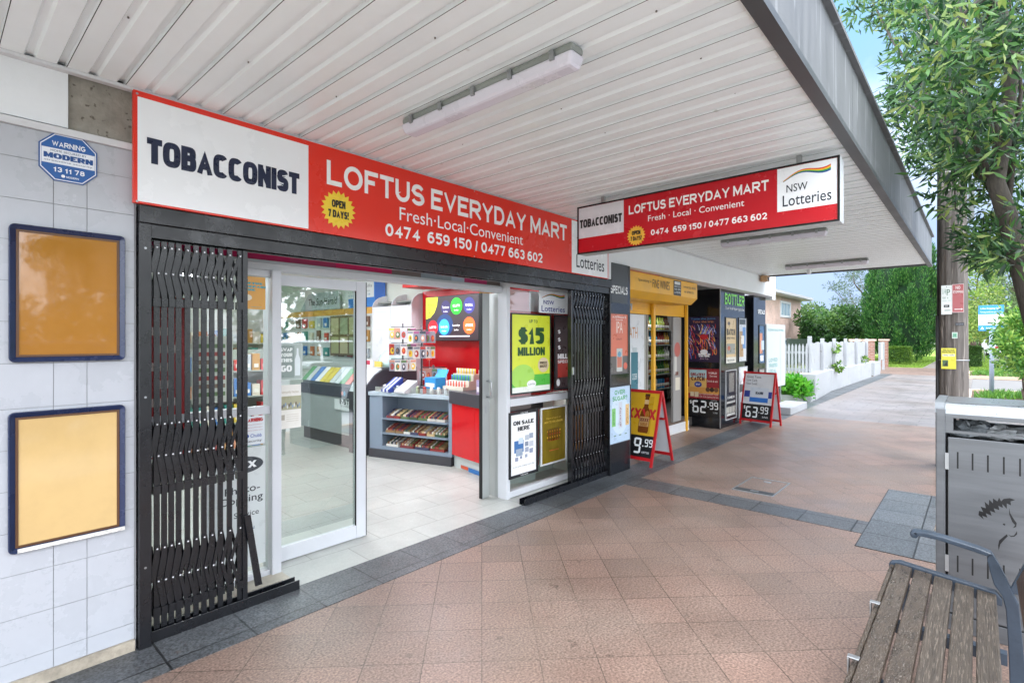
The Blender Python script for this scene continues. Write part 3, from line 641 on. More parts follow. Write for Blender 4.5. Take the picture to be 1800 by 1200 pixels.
def gate(label, xs, x_end, side):
    T = thing('folding_gate', label, 'security gate', (sum(xs) / len(xs), 3.285, .02))
    lv = [(2.12, 1.80), (1.16, .66), (.60, .13)]
    for i, x in enumerate(xs):
        mb = MB(M_black if side < 0 else M_blackg)
        wv = .0135
        mb.box(x - wv, x + wv, 3.262, 3.267, .03, 2.125)             # front strap
        mb.box(x - wv + .002, x + wv, 3.274, 3.278, .03, 2.125)   # back strap
        mb.box(x - .003, x + .003, 3.267, 3.274, 2.08, 2.12); mb.box(x - .003, x + .003, 3.267, 3.274, .03, .07)
        P_(T, 'upright', mb)
    rv = MB(C('#d8dade', .3)); rows_ = [MB(M_black if side < 0 else M_blackg) for _ in range(3)]
    xx = [xs[0] - (xs[1] - xs[0])] + list(xs)
    for i in range(len(xx) - 1):
        xa, xb = xx[i], xx[i + 1]
        for li, zt, zb in ((rows_[0], 2.10, 1.80), (rows_[1], 1.16, .80), (rows_[2], .50, .13)):
            xm = (xa + xb) / 2 + .012; zm = (zt + zb) / 2
            for (y0, p, q_) in ((3.254, (xb, zt), (xa + .006, zm)), (3.254, (xa + .006, zm), (xb, zb)), (3.28, (xa + .01, zt), (xb - .004, zm)), (3.28, (xb - .004, zm), (xa + .01, zb))):
                if i == 0 and p[0] < .8: continue
                w_ = .009
                li.hexa([(p[0] - w_, y0, p[1]), (p[0] + w_, y0, p[1]), (p[0] + w_, y0 + .004, p[1]), (p[0] - w_, y0 + .004, p[1]), (q_[0] - w_, y0, q_[1]), (q_[0] + w_, y0, q_[1]), (q_[0] + w_, y0 + .004, q_[1]), (q_[0] - w_, y0 + .004, q_[1])])
            rv.ell(FY(3.2535), xa + .006, zm, .0045, .0045, 0, 8); rv.ell(FY(3.2535), xb, zt - .012, .0045, .0045, 0, 8)
    for z in (1.795, .80, .155):
        col = MB(M_black)
        for x in xs: col.box(x - .019, x + .019, 3.249, 3.254, z - .022, z + .022); col.box(x - .019, x - .015, 3.254, 3.285, z - .022, z + .022)
        P_(T, 'collar_row', col)
    for li in rows_: P_(T, 'lattice_row', li)
    P_(T, 'rivets', rv)
    return T
xs = [round(FY(3.26).hit(p, 600)[0], 4) for p in (276, 289, 301.5, 314.5, 330, 345, 359, 373, 388, 404, 422)]
g = gate('left folding lattice security gate, folded back beside the tiled wall', xs, 1.43, -1)
PX1 = FY(3.25).hit(427, 600)[0]
P_(g, 'leading_post', MB(M_black).box(PX1, PX1 + .028, 3.25, 3.30, .03, 2.125), bevel=.002)
mb = MB(M_black); P0, P1 = at_y(434, 905, 3.24), at_y(454, 1027, 3.24)
mb.hexa([(P0.x - .018, 3.23, P0.z), (P0.x + .018, 3.23, P0.z), (P0.x + .018, 3.24, P0.z), (P0.x - .018, 3.24, P0.z), (P1.x - .02, 3.23, P1.z), (P1.x + .02, 3.23, P1.z), (P1.x + .02, 3.24, P1.z), (P1.x - .02, 3.24, P1.z)][0:8])
P_(g, 'drop_bar', mb)
xs2 = [4.69 + i * .0575 for i in range(11)]
g2 = gate('right folding lattice security gate, glossy black, folded back against the dark pier', xs2, 5.33, 1)
P_(g2, 'leading_post', MB(M_blackg).box(4.60, 4.635, 3.248, 3.30, .03, 2.125), bevel=.003)
P_(g2, 'lock_case', MB(M_steel).box(4.605, 4.63, 3.235, 3.2475, 1.22, 1.30))
ORD = ['first', 'second', 'third', 'fourth', 'fifth', 'sixth', 'seventh', 'eighth', 'ninth', 'tenth', 'eleventh', 'twelfth', 'thirteenth', 'fourteenth', 'fifteenth', 'sixteenth', 'seventeenth', 'eighteenth', 'nineteenth', 'twentieth']
CN = {'#8a8f98': 'grey', '#b0413c': 'red', '#d3c65a': 'yellow', '#5f7f4f': 'green', '#c98f7a': 'salmon', '#3c3f4a': 'dark blue-grey', '#d8d4ce': 'off-white', '#a45a86': 'pink'}
# ================================================================== window posters of the convenience store
def poster(name, label, P, a0, a1, b0, b1, art, frame='#111315', ft=.014, n=.0, cat='poster', group=None, depth=.012):
    """framed poster on plane P; art(mb, P, a0, b0, w, h, n) draws the print"""
    c = P.p((a0 + a1) / 2, b0, 0); T = thing(name, label, cat, c, 0, group)
    if frame:
        P_(T, 'frame', MB(mat('frame_' + frame.strip('#'), frame, .3, var=.1)).rim(P, a0, a1, b0, b1, ft, n, n + depth), bevel=.0015)
        a0 += ft; a1 -= ft; b0 += ft; b1 -= ft
    mb = MB(); art(mb, P, a0, b0, a1 - a0, b1 - b0, n + .002); P_(T, 'print', mb); return T
def T_(mb, P, s, a, b, w, h, n, x0, y0, x1, y1, col, bold=0, dn=.0012):
    mb.use(C(col)).text(P, s, a + w * x0, b + h * y0, a + w * x1, b + h * y1, n + dn, bold)
def R_(mb, P, a, b, w, h, n, x0, y0, x1, y1, col, dn=.0006): mb.use(C(col, .3)).rect(P, a + w * x0, a + w * x1, b + h * y0, b + h * y1, n + dn)
def E_(mb, P, a, b, w, h, n, x, y, rx, ry, col, dn=.0008, k=24): mb.use(C(col, .3)).ell(P, a + w * x, b + h * y, w * rx, h * ry, n + dn, k)
PB = FY(3.50)
def art15(mb, P, a, b, w, h, n):
    R_(mb, P, a, b, w, h, n, 0, 0, 1, 1, '#d7e23a', 0); R_(mb, P, a, b, w, h, n, 0, 0, 1, .22, '#57b947'); R_(mb, P, a, b, w, h, n, 0, 0, 1, .07, '#e9efe4', .0009)
    E_(mb, P, a, b, w, h, n, .28, .2, .30, .16, '#a5d85a', .0007)
    T_(mb, P, 'UP TO', a, b, w, h, n, .44, .90, .66, .94, '#27632c', .01); T_(mb, P, '$15', a, b, w, h, n, .16, .62, .84, .84, '#1d4f22', .05)
    T_(mb, P, 'MILLION', a, b, w, h, n, .15, .47, .86, .58, '#1d4f22', .05)
    E_(mb, P, a, b, w, h, n, .82, .34, .15, .10, '#d9c9a8', .001); T_(mb, P, 'PRIZE', a, b, w, h, n, .72, .35, .92, .385, '#4a3a20', .03, .0016); T_(mb, P, 'BOOST', a, b, w, h, n, .72, .305, .92, .34, '#4a3a20', .03, .0016)
    E_(mb, P, a, b, w, h, n, .5, .10, .12, .05, '#f3f5f0', .0012); T_(mb, P, 'LOTTO', a, b, w, h, n, .42, .085, .58, .105, '#224455', .02, .0016)
poster('lottery_poster', 'framed yellow and green $15 MILLION lottery poster in the red window bay', PB, 3.905, 4.56, 1.04, 1.865, art15)
def artsp(mb, P, a, b, w, h, n):
    R_(mb, P, a, b, w, h, n, 0, 0, 1, 1, '#4a3b3d', 0); R_(mb, P, a, b, w, h, n, .1, .15, .5, .4, '#a8362d'); R_(mb, P, a, b, w, h, n, .55, .5, .9, .9, '#8f8a8a')
    for i, s in enumerate(('$', '$', '$')): T_(mb, P, s, a, b, w, h, n, .1, .76 - i * .11, .2, .82 - i * .11, '#f0eeee', .02)
    T_(mb, P, 'MILLION', a, b, w, h, n, .1, .41, .7, .48, '#f0eeee', .03); T_(mb, P, 'SPECIAL', a, b, w, h, n, .1, .35, .6, .39, '#f0eeee', .02)
    E_(mb, P, a, b, w, h, n, .12, .08, .06, .05, '#e8e8e8')
poster('lottery_poster', 'framed dark brown poster in the window bay, half behind the right folding gate', PB, 4.62, 5.2, 1.04, 1.865, artsp)
T = thing('window_sticker', 'NSW Lotteries sticker with rainbow wave at the top of the window bay', 'sticker', (4.6, 3.5, 1.9))
mb = MB(M_signwhite).rect(PB, 4.36, 4.98, 1.885, 2.12, .026 - .028); P_(T, 'backing', mb)
mb = MB(); lotteries(mb, PB, 4.37, 1.875, 4.86, 2.12, .001, C('#26308c')); P_(T, 'logo', mb)
def artsale(mb, P, a, b, w, h, n):
    R_(mb, P, a, b, w, h, n, 0, 0, 1, 1, '#f2f3f2', 0); T_(mb, P, 'ON SALE', a, b, w, h, n, .1, .82, .9, .89, '#2c3034', .03); T_(mb, P, 'HERE', a, b, w, h, n, .27, .72, .74, .79, '#2c3034', .03)
    R_(mb, P, a, b, w, h, n, .14, .36, .5, .56, '#3f6fa8'); R_(mb, P, a, b, w, h, n, .2, .30, .46, .42, '#9aa9bb', .0009)
    for (x, y, s, c) in ((.55, .54, .16, '#b9c0c9'), (.72, .56, .16, '#98a3b5'), (.55, .44, .14, '#8791a3'), (.72, .42, .17, '#c4c9d2'), (.55, .34, .15, '#a3aabb'), (.73, .31, .14, '#8d97b0'), (.17, .22, .12, '#9198ad'), (.36, .25, .08, '#7d86a2'), (.55, .25, .1, '#9ba5b6'), (.3, .5, .18, '#c7d6e6')):
        R_(mb, P, a, b, w, h, n, x, y, x + s, y + s * .55, c, .001)
    T_(mb, P, 'Great local reading every day', a, b, w, h, n, .08, .11, .93, .14, '#3c4046')
sale = poster('sale_poster', 'white ON SALE HERE poster in a black rounded frame low in the shop window', PB, 3.875, 4.335, .20, .865, artsale, '#1b1d20', .028, n=-.0)
P_(sale, 'frame_print', MB(C('#e8e8e8')).text(PB, 'Herald', 4.05, .842, 4.16, .856, .013, .01).text(PB, 'Herald', 4.05, .208, 4.16, .222, .013, .01))
def artgold(mb, P, a, b, w, h, n):
    mb.use(mat('gold_poster', '#7d6a1f', .15, var=.35, vs=3, stretch=(3, 1, .8))).rect(P, a, a + w, b, b + h, n)
    T_(mb, P, 'Dozens of ways to win', a, b, w, h, n, .2, .80, .8, .835, '#d8b340'); T_(mb, P, 'HOW TO WIN A SHARE', a, b, w, h, n, .12, .73, .88, .77, '#d8b340', .01)
    for i in range(4): R_(mb, P, a, b, w, h, n, .22 + .03 * (i % 2), .56 - i * .055, .80 - .02 * i, .59 - i * .055, ['#c08a1e', '#b3341f', '#d6a02a', '#9c3a1a'][i])
    for i in range(5): R_(mb, P, a, b, w, h, n, .26 + .1 * i, .40, .33 + .1 * i, .62, '#5a3d12', .0009)
    T_(mb, P, 'Instant prizes', a, b, w, h, n, .32, .20, .7, .235, '#e0552a', .01)
poster('gold_poster', 'dark gold poster in a silver frame low in the shop window', PB, 4.385, 4.85, .24, .86, artgold, '#cfd2d4', .016)
poster('tan_poster', 'tan poster in a black frame low in the window behind the right folding gate', PB, 4.90, 5.2, .28, .85, lambda m, P, a, b, w, h, n: (R_(m, P, a, b, w, h, n, 0, 0, 1, 1, '#b07b3c', 0), R_(m, P, a, b, w, h, n, .1, .2, .9, .7, '#8f5a28')), '#15161a', .018)
# left narrow window stickers
PLw = FY(3.60)
def arty(mb, P, a, b, w, h, n):
    R_(mb, P, a, b, w, h, n, 0, 0, 1, 1, '#efb04c', 0)
    for i, s in enumerate(('IS', 'LOFTUS', 'PREPAID', 'HERE')): T_(mb, P, s, a, b, w, h, n, .1, .86 - i * .1, .1 + .13 * len(s), .92 - i * .1, '#2fb3c6', .03)
    E_(mb, P, a, b, w, h, n, .30, .35, .2, .1, '#f4ecd8'); T_(mb, P, 'opal.com', a, b, w, h, n, .45, .05, .85, .08, '#2fb3c6')
poster('window_sticker', 'orange and turquoise prepaid sticker high in the narrow window beside the left gate', PLw, 1.36, 1.535, 1.80, 2.015, arty, None, cat='sticker')
def artw(mb, P, a, b, w, h, n):
    R_(mb, P, a, b, w, h, n, 0, 0, 1, 1, '#dfe6ea', 0); T_(mb, P, 'WARNING', a, b, w, h, n, .08, .80, .92, .93, '#b3242a', .04)
    for i in range(3): T_(mb, P, 'protected by monitored system', a, b, w, h, n, .1, .68 - i * .1, .9, .72 - i * .1, '#b3545a')
    T_(mb, P, 'Chubb', a, b, w, h, n, .36, .26, .86, .38, '#2a55a8', .02); E_(mb, P, a, b, w, h, n, .2, .32, .1, .07, '#2a55a8'); T_(mb, P, 'Security', a, b, w, h, n, .2, .07, .86, .18, '#22262c', .02)
poster('warning_sticker', 'small red and blue WARNING security sticker just under the rail of the narrow window', PLw, 1.385, 1.53, .90, 1.09, artw, None, cat='sticker')
def artk(mb, P, a, b, w, h, n):
    R_(mb, P, a, b, w, h, n, 0, 0, 1, 1, '#d5dcdb', 0); E_(mb, P, a, b, w, h, n, .60, .86, .36, .07, '#3f464c', .0007); T_(mb, P, 'FAX', a, b, w, h, n, .38, .83, .84, .89, '#eef2f2', .04)
    T_(mb, P, '&', a, b, w, h, n, .58, .71, .66, .75, '#2d3338', .02); T_(mb, P, 'Photo-', a, b, w, h, n, .3, .63, .9, .69, '#2d3338', .04); T_(mb, P, 'Copying', a, b, w, h, n, .2, .53, .95, .61, '#2d3338', .04)
    T_(mb, P, 'Service', a, b, w, h, n, .45, .43, .88, .475, '#2d3338', 0); T_(mb, P, 'OPEN', a, b, w, h, n, .55, .31, .8, .335, '#3f6a8a')
poster('service_poster', 'tall white fax and photocopying poster low in the narrow window behind the left gate', PLw, 1.17, 1.535, .10, .885, artk, None)
poster('window_poster', 'tall red poster in the window behind the left folding gate', PLw, .83, 1.06, .9, 1.85, lambda m, P, a, b, w, h, n: (R_(m, P, a, b, w, h, n, 0, 0, 1, 1, '#a8262a', 0), [R_(m, P, a, b, w, h, n, .1 + .2 * (i % 2), .1 + .11 * i, .6 + .1 * (i % 3), .15 + .11 * i, '#d9c8c2') for i in range(7)]), None)
poster('window_poster', 'green and white printed poster behind the left folding gate, beside the red one', PLw, 1.09, 1.33, 1.2, 1.62, lambda m, P, a, b, w, h, n: (R_(m, P, a, b, w, h, n, 0, 0, 1, 1, '#ccd6c8', 0), [R_(m, P, a, b, w, h, n, .15, .1 + .12 * i, .8, .16 + .12 * i, ['#5c7f4e', '#7d6f5a', '#a3453c'][i % 3]) for i in range(7)]), None)
# posters on the sliding door glass
PD = FY(YD + .018)
def hb(P, *q):  # pixel box -> a0,a1,b0,b1
    (a0, b1), (a1, b0) = P.hit(q[0], q[1]), P.hit(q[2], q[3]); return a0, a1, b0, b1
def artswap(mb, P, a, b, w, h, n):
    R_(mb, P, a, b, w, h, n, 0, 0, 1, 1, '#aab8b2', 0); R_(mb, P, a, b, w, h, n, .06, .05, .7, .95, '#8d9c96')
    for i, s in enumerate(('SWAP', 'YOUR', 'THIS')): T_(mb, P, s, a, b, w, h, n, .14, .79 - i * .15, .62, .89 - i * .15, '#eef4f0', .04)
    T_(mb, P, 'GO', a, b, w, h, n, .16, .22, .6, .40, '#f4f8f6', .05)
    mb.use(C('#dfe9ea')).face(P, [(a + w * x, b + h * y) for x, y in ((.72, .1), (.93, .1), (.94, .55), (.87, .7), (.86, .88), (.79, .88), (.78, .7), (.71, .55))], n + .001)
a0, a1, b0, b1 = 1.690, 1.815, 1.335, 1.585
poster('door_poster', 'grey SWAP YOUR THIS GO bottle poster on the sliding glass door', PD, 1.665, 1.86, 1.305, 1.57, artswap, '#d6e0dc', .004, depth=.002)
def artcom(mb, P, a, b, w, h, n):
    R_(mb, P, a, b, w, h, n, 0, 0, 1, 1, '#e9e7df', 0); T_(mb, P, 'Community Heroes', a, b, w, h, n, .15, .80, .9, .86, '#b4a890', .01)
    R_(mb, P, a, b, w, h, n, 0, .43, 1, .74, '#a9a98c')
    for i in range(14): E_(mb, P, a, b, w, h, n, .06 + i * .067, .50 + .03 * (i % 3), .03, .045, ['#5f6f86', '#8fa6bd', '#d6d9da', '#6d5f55'][i % 4], .001, 8)
    R_(mb, P, a, b, w, h, n, .2, .2, .36, .32, '#b8b2a4', .0009)
    for i in range(4): R_(mb, P, a, b, w, h, n, .42, .16 + i * .05, .9, .17 + i * .05, '#c9c2b4', .0009)
poster('door_poster', 'cream community heroes notice below the bottle poster on the sliding glass door', PD, 1.66, 1.85, .955, 1.27, artcom, None)

# ================================================================== inside the shop
M_grey = mat('blue_grey_laminate', '#7f8e9e', .4, var=.03)
M_greyd = mat('dark_laminate', '#3e3e44', .35, var=.05)
M_redl = mat('red_laminate', '#c4101a', .15, var=.03)
M_acr = glassmat('clear_acrylic', '#f4f8f8', .05)
# long counter unit with shelves (angled)
A0 = Vector((4.05, 6.21, 0)); B0 = Vector((4.40, 4.93, 0)); ud = (B0 - A0).normalized(); LC = (B0 - A0).length
K = Pl(A0, ud)                       # a along the front, n towards the door
T = thing('confectionery_counter', 'blue-grey shop counter with open shelves of sweets inside the doorway', 'counter', A0)
mb = MB(M_grey); mb.fb(K, 0, .22, .12, .84, -.32, 0); mb.fb(K, LC - .05, LC, .12, .84, -.32, -.001); mb.fb(K, .22, LC - .05, .12, .84, -.34, -.321)
mb.fb(K, .22, LC - .05, .12, .165, -.32, 0)
P_(T, 'carcass', mb)
P_(T, 'worktop', MB(mat('pale_blue_top', '#a9b8c2', .3)).fb(K, -.01, LC, .84, .89, -.6, .02), bevel=.003)
P_(T, 'plinth', MB(M_greyd).fb(K, 0, LC, .006, .119, -.34, .02))
SH = [.335, .53]
for z in SH: P_(T, 'shelf', MB(M_grey).fb(K, .221, LC - .051, z, z + .015, -.31, .03))
P_(T, 'glass_tray', MB(M_acr).fb(K, .1, LC, .8905, .96, .0, .004).fb(K, .1, LC, .8905, .96, -.22, -.216))
cols_ = ['#8d2f2a', '#8f7450', '#5b6e45', '#c9c5bc', '#3c3f5c', '#a5594a', '#c9b183', '#40563f', '#7a2f35', '#dcdad2']
def box_of_bars(label, a, b, wd, dp, group, seed, n0=-.02, tilt=.05):
    r = random.Random(seed); T = thing('confectionery_box', label, 'sweets', K.p(a + wd / 2, b, n0 - dp / 2), 0, group)
    mb = MB(C(r.choice(cols_))); mb.fb(K, a, a + wd, b + .001, b + .03, n0 - dp, n0)
    P_(T, 'tray', mb)
    mb = MB(); k = max(2, int(wd / .022))
    for i in range(k):
        c = r.choice(cols_)
        for j in range(3):
            x0_ = a + .006 + i * (wd - .01) / k; zz = b + .031 + j * tilt * .4
            mb.use(C(c)).hexa([K.p(x0_, zz, n0 - .01 - j * dp / 3.4), K.p(x0_ + wd / k * .8, zz, n0 - .01 - j * dp / 3.4), K.p(x0_ + wd / k * .8, zz, n0 - .01 - (j + 1) * dp / 3.4), K.p(x0_, zz, n0 - .01 - (j + 1) * dp / 3.4),
                               K.p(x0_, zz + .02 + r.uniform(0, .01), n0 - .01 - j * dp / 3.4), K.p(x0_ + wd / k * .8, zz + .02, n0 - .01 - j * dp / 3.4), K.p(x0_ + wd / k * .8, zz + .035, n0 - .01 - (j + 1) * dp / 3.4), K.p(x0_, zz + .035, n0 - .01 - (j + 1) * dp / 3.4)])
    P_(T, 'bars', mb)
lay = [(SH[1] + .015, [(.27, .12), (.40, .1), (.51, .13), (.65, .13), (.79, .14), (.94, .13), (1.08, .13)], 'top'), (SH[0] + .015, [(.26, .16), (.43, .12), (.56, .1), (.67, .12), (.80, .11), (.93, .12), (1.06, .15)], 'middle'), (.166, [(.27, .2), (.50, .22), (.74, .22), (.98, .22)], 'bottom')]
for z, L_, nm in lay:
    for i, (a, wd) in enumerate(L_): box_of_bars('open box of chocolate bars, %s from left, %s shelf of the grey counter' % (ORD[i], nm), a, z, wd, .2, 'sweets boxes on the %s shelf' % nm, int(a * 100) + len(nm))
# sweets in the glass tray on top
for i in range(20):
    a = .13 + i * .055; r = random.Random(i); c = ['#e8e4dc', '#e8e4dc', '#d9b8ae', '#ece8e2', '#b9c79a', '#dfe3e4', '#c94038'][i % 7]
    mb = MB(C(c)); P0 = K.p(a + .03, .891, -.1)
    P0 = P0 + K.n * (.05 if i % 2 else -.04); mb.lathe(P0, [(.022, 0), (.024, .004), (.024, .05 + .02 * (i % 3 == 0)), (.018, .078), (.02, .08), (.02, .09)], 10)
    tag(mb.obj('sweets_tub', None, off=P0), 'small tub of wrapped sweets in the counter-top glass tray, %s from the left' % ORD[i], 'sweets', 'sweets tubs on the counter top')
# red cabinet with dark top
A1 = Vector((4.40, 4.93, 0)); B1 = Vector((4.20, 3.86, 0)); K2 = Pl(A1, (B1 - A1)); L2 = (B1 - A1).length
T = thing('red_counter', 'glossy red service counter with thick charcoal top beside the stacked door', 'counter', A1)
P_(T, 'cabinet', MB(M_redl).fb(K2, .005, .52, .16, .80, -.5, 0).fb(K2, .523, L2, .16, .80, -.5, 0))
P_(T, 'worktop', MB(M_greyd).fb(K2, -.02, L2 + .02, .801, .955, -.55, .03), bevel=.004)
P_(T, 'kickboard', MB(mat('pale_kick', '#b4bbb9', .4)).fb(K2, .01, L2, .006, .159, -.45, -.03))
T = thing('floor_sticker_box', 'low blue, green and orange printed strip on the floor in front of the red counter', 'sticker', K2.p(.6, 0, .02))
mb = MB(C('#2f6fb0')).rect(K2, .35, L2 - .05, .008, .06, -.02); mb.use(C('#c9502e')).rect(K2, .18, .345, .02, .06, -.02); mb.use(C('#3fae5c')).text(K2, 'OPEN', .75, .018, .95, .05, -.018, .02)
P_(T, 'print', mb)
# black curved display behind / left
T = thing('curved_display_counter', 'black curved ticket display with sloping silver glass at the end of the shop counter', 'counter', (4.1, 6.7, 0))
KX = FX(4.02, 6.22)
mb = MB(M_greyd)
prof_ = [(0, .0), (0, .86), (.06, .98), (.18, 1.10), (.32, 1.17), (.9, 1.19), (.9, 0)]
KY = Pl((4.0, 6.25, 0), (1, 0, 0))
k = len(prof_); mb.prism(KY, prof_, -.40, -.02)
P_(T, 'body', mb)
P_(T, 'display_glass', MB(mat('ticket_glass', '#d6dbe0', .1, var=.1)).prism(KY, [(-.012, .87), (.05, .99), (.17, 1.115), (.3, 1.185), (.31, 1.175), (.175, 1.10), (.06, .98), (.0, .865)], -.38, -.04))
T = thing('service_counter', 'pale grey counter front with an INSTANT sign, seen through the glass door', 'counter', (4.2, 7.4, 0))
mb = MB(mat('pale_grey_panel', '#a9b0b0', .45)).box(4.10, 4.9, 6.67, 8.25, .20, .74).use(M_greyd).box(4.14, 4.9, 6.67, 8.25, .006, .199).use(C('#3d4552')).box(4.09, 4.9, 6.67, 8.25, .741, .90)
P_(T, 'cabinet', mb)
KI = FX(4.085); a0, a1, b0, b1 = hb(KI, 588, 700, 632, 726)
mb = MB(C('#eef1f2')).rect(KI, a0, a1, b0, b1, 0).use(C('#2b3038')).text(KI, 'INSTANT', a0 + .15, b0 + .09, a1 - .03, b0 + .16, .002, .02).use(C('#3aa3c4')).ell(KI, a0 + .28, b0 + .25, .03, .04, .002, 8).use(C('#e08a7a')).ell(KI, a0 + .22, b0 + .25, .03, .03, .002, 8).use(C('#8a9098')).text(KI, 'SCRATCH-ITS', a0 + .18, b0 + .05, a1 - .07, b0 + .08, .002)
P_(T, 'instant_sign', mb)
# side wall: red panel, screen, lockers, band, posters
WX = 5.195
T = thing('red_feature_panel', 'glossy red wall panel behind the shop counter', 'wall panel', (5.1, 5.0, .9))
P_(T, 'panel', MB(M_redl).box(5.10, 5.19, 4.05, 6.38, .9, 2.33).use(C('#c8201c')).box(4.72, 5.10, 4.1, 6.38, 2.36, 2.5))
P_(T, 'side_fin', MB(M_redl).box(4.64, 5.09, 4.62, 4.66, .96, 2.5))
KS = FX(4.93)
T = thing('menu_screen', "dark wall screen reading What's on offer with coloured circles on the red panel", 'screen', (4.95, 5.6, 1.57))
a0 = -6.1; a1 = -4.98; b0 = 1.575; b1 = 2.215
P_(T, 'casing', MB(M_blackg).fb(KS, a0, a1, b0, b1, -.05, 0), bevel=.004)
sm_ = lambda h, e=.3: mat('screen_' + h.strip('#'), h, .3, var=0, emit=e)
mb = MB(sm_('#2a1f24')).rect(KS, a0 + .01, a1 - .01, b0 + .01, b1 - .01, .001)
w_, h_ = a1 - a0, b1 - b0
mb.use(sm_('#12305e')).ell(KS, a0 + w_ * .38, b0 + h_ * .35, w_ * .16, h_ * .25, .0015)
mb.use(sm_('#c9d428')).face(KS, [(a0 + .01, b1 - .01), (a0 + .01, b1 - h_ * .5)] + [(a0 + .01 + w_ * .24 * math.sin(t * .3927 / 1), b1 - .01 - h_ * .49 * math.cos(t * .3927)) for t in range(0, 5)], .002)
for (x, y, r_, c, s) in ((.40, .74, .09, '#2a1f55', 'Tattslotto'), (.60, .76, .105, '#14d51e', 'OZ LOTTO'), (.83, .76, .1, '#2c2a7a', 'POWERBALL'), (.15, .30, .095, '#d80f1e', 'LOTTO'), (.37, .31, .1, '#2f9be0', 'Set for Life'), (.60, .33, .07, '#2a1f24', 'Lucky'), (.83, .33, .105, '#e05a20', 'LOTTO STRIKE')):
    ex = a0 + w_ * x; ey = b0 + h_ * y
    if c != '#2a1f24': mb.use(sm_(c)).ell(KS, ex, ey, w_ * r_, h_ * r_ * 1.75, .0025)
    mb.use(sm_('#f2f2f2')).text(KS, s, ex - w_ * .065, ey - .012, ex + w_ * .065, ey + .022, .0035, .02); mb.text(KS, '$ million', ex - .045, ey - .07, ex + .045, ey - .045, .0035, .02)
mb.use(sm_('#15181c')).text(KS, "What's", a0 + .04, b1 - .14, a0 + .20, b1 - .09, .0035, .01).text(KS, 'on', a0 + .04, b1 - .19, a0 + .095, b1 - .155, .0035, .01).text(KS, 'offer', a0 + .04, b1 - .26, a0 + .15, b1 - .21, .0035, .01)
mb.use(sm_('#c9ccd4')).rect(KS, a0 + w_ * .28, a0 + w_ * .84, b0 + .06, b0 + .075, .002)
P_(T, 'display', mb)
T = thing('price_card_strip', 'strip of lottery leaflets stacked down the red fin beside the stacked door', 'leaflets', (4.55, 4.55, 1.2))
KF = Pl((4.64, 4.615, 0), (1, 0, 0)); mb = MB()
KFx = FX(4.635); 
PF = FY(4.615); a0, _ = PF.hit(842, 600); a1, _ = PF.hit(859, 600)
for (y0, y1, c) in ((506, 540, '#cdb84e'), (541, 558, '#5a5f7a'), (560, 576, '#8f97a8'), (578, 600, '#4c5578'), (602, 627, '#8d9bb0')):
    _, z1_ = PF.hit(850, y0); _, z0_ = PF.hit(850, y1); mb.use(C(c)).rect(PF, a0, a1 + .04, z0_, z1_, .003); mb.use(C('#e6e8ea')).rect(PF, a0 + .01, a1 + .02, z0_ + .01, z0_ + .03, .004)
P_(T, 'leaflets', mb)
# lockers
T = thing('cigarette_cabinet', 'tall white two-door cigarette cabinet with curved top against the shop wall', 'cabinet', (4.95, 6.7, .8))
KL = FX(4.90)
mb = MB(M_whitegloss).box(4.9, 5.19, 6.42, 7.42, .9, 2.12); P_(T, 'body', mb)
for a in (-7.41, -6.915): P_(T, 'door', MB(M_whitegloss).fb(KL, a, a + .485, 1.0, 2.10, 0, .012).use(C('#cdd3d8')).rect(KL, a + .1, a + .38, 1.75, 2.04, .013).use(C('#e8ebee')).rect(KL, a + .107, a + .373, 1.757, 2.033, .0135), bevel=.002)
arc = [(0, 2.12)] + [(.29 - .29 * math.cos(t), 2.12 + .2 * math.sin(t)) for t in (0.1, .4, .7, 1.0, 1.3, 1.57)] + [(.29, 2.12)]
for y in (6.40, 6.90, 7.42): P_(T, 'curved_side', MB(mat('cabinet_edge', '#dfe1e5', .4)).prism(Pl((4.9, y, 0), (1, 0, 0)), [(0, .9)] + arc[0:-1] + [(.29, .9)] if y != 6.90 else arc, -.02, 0))
P_(T, 'top_shade', MB(C('#8f958f')).box(4.98, 5.19, 6.42, 7.40, 2.18, 2.2))
# yellow band, blue sign, slat wall
T = thing('wall_band_sign', 'orange-yellow band along the shop wall with a white Smoking Kills notice over blue', 'sign', (5.19, 8.3, 2))
mb = MB(C('#e0a94a')).box(5.165, 5.185, 7.5, 11.9, 2.05, 2.16)
KW = FX(5.16)
a0, a1, b0, b1 = hb(KW, 600, 492, 678, 553)
mb.use(C('#2f7fd0')).rect(KW, -8.6, -7.45, 2.165, 2.62, 0).use(C('#1f5fb8')).rect(KW, -7.75, -7.45, 2.25, 2.62, .001).use(C('#e6eaea')).rect(KW, -8.7, -7.78, 2.33, 2.62, .002)
mb.use(C('#7d8488')).text(KW, 'Smoking kills', -8.62, 2.49, -7.84, 2.56, .003).text(KW, 'It is illegal to sell tobacco', -8.6, 2.43, -7.9, 2.46, .003).use(C('#3f8fb8')).text(KW, 'to a person under 18', -8.6, 2.36, -7.9, 2.40, .003)
P_(T, 'band', mb)
T = thing('newspaper_sign', 'grey sign with The Sun-Herald in black lettering on the shop wall', 'sign', (5.1, 9.2, 2.2))
a0, _ = KW.hit(545, 540); a1, _ = KW.hit(595, 540)
mb = MB(C('#b5c0c0')).prism(KW, [(a0 - .35, 2.17), (a1 + .1, 2.17), (a1 + .05, 2.5), (a0 + .0, 2.5)], 0, .03).use(C('#14181c')).text(KW, 'The Sun-Herald', a0, 2.26, a1, 2.40, .032, .03, .15)
P_(T, 'panel', mb)
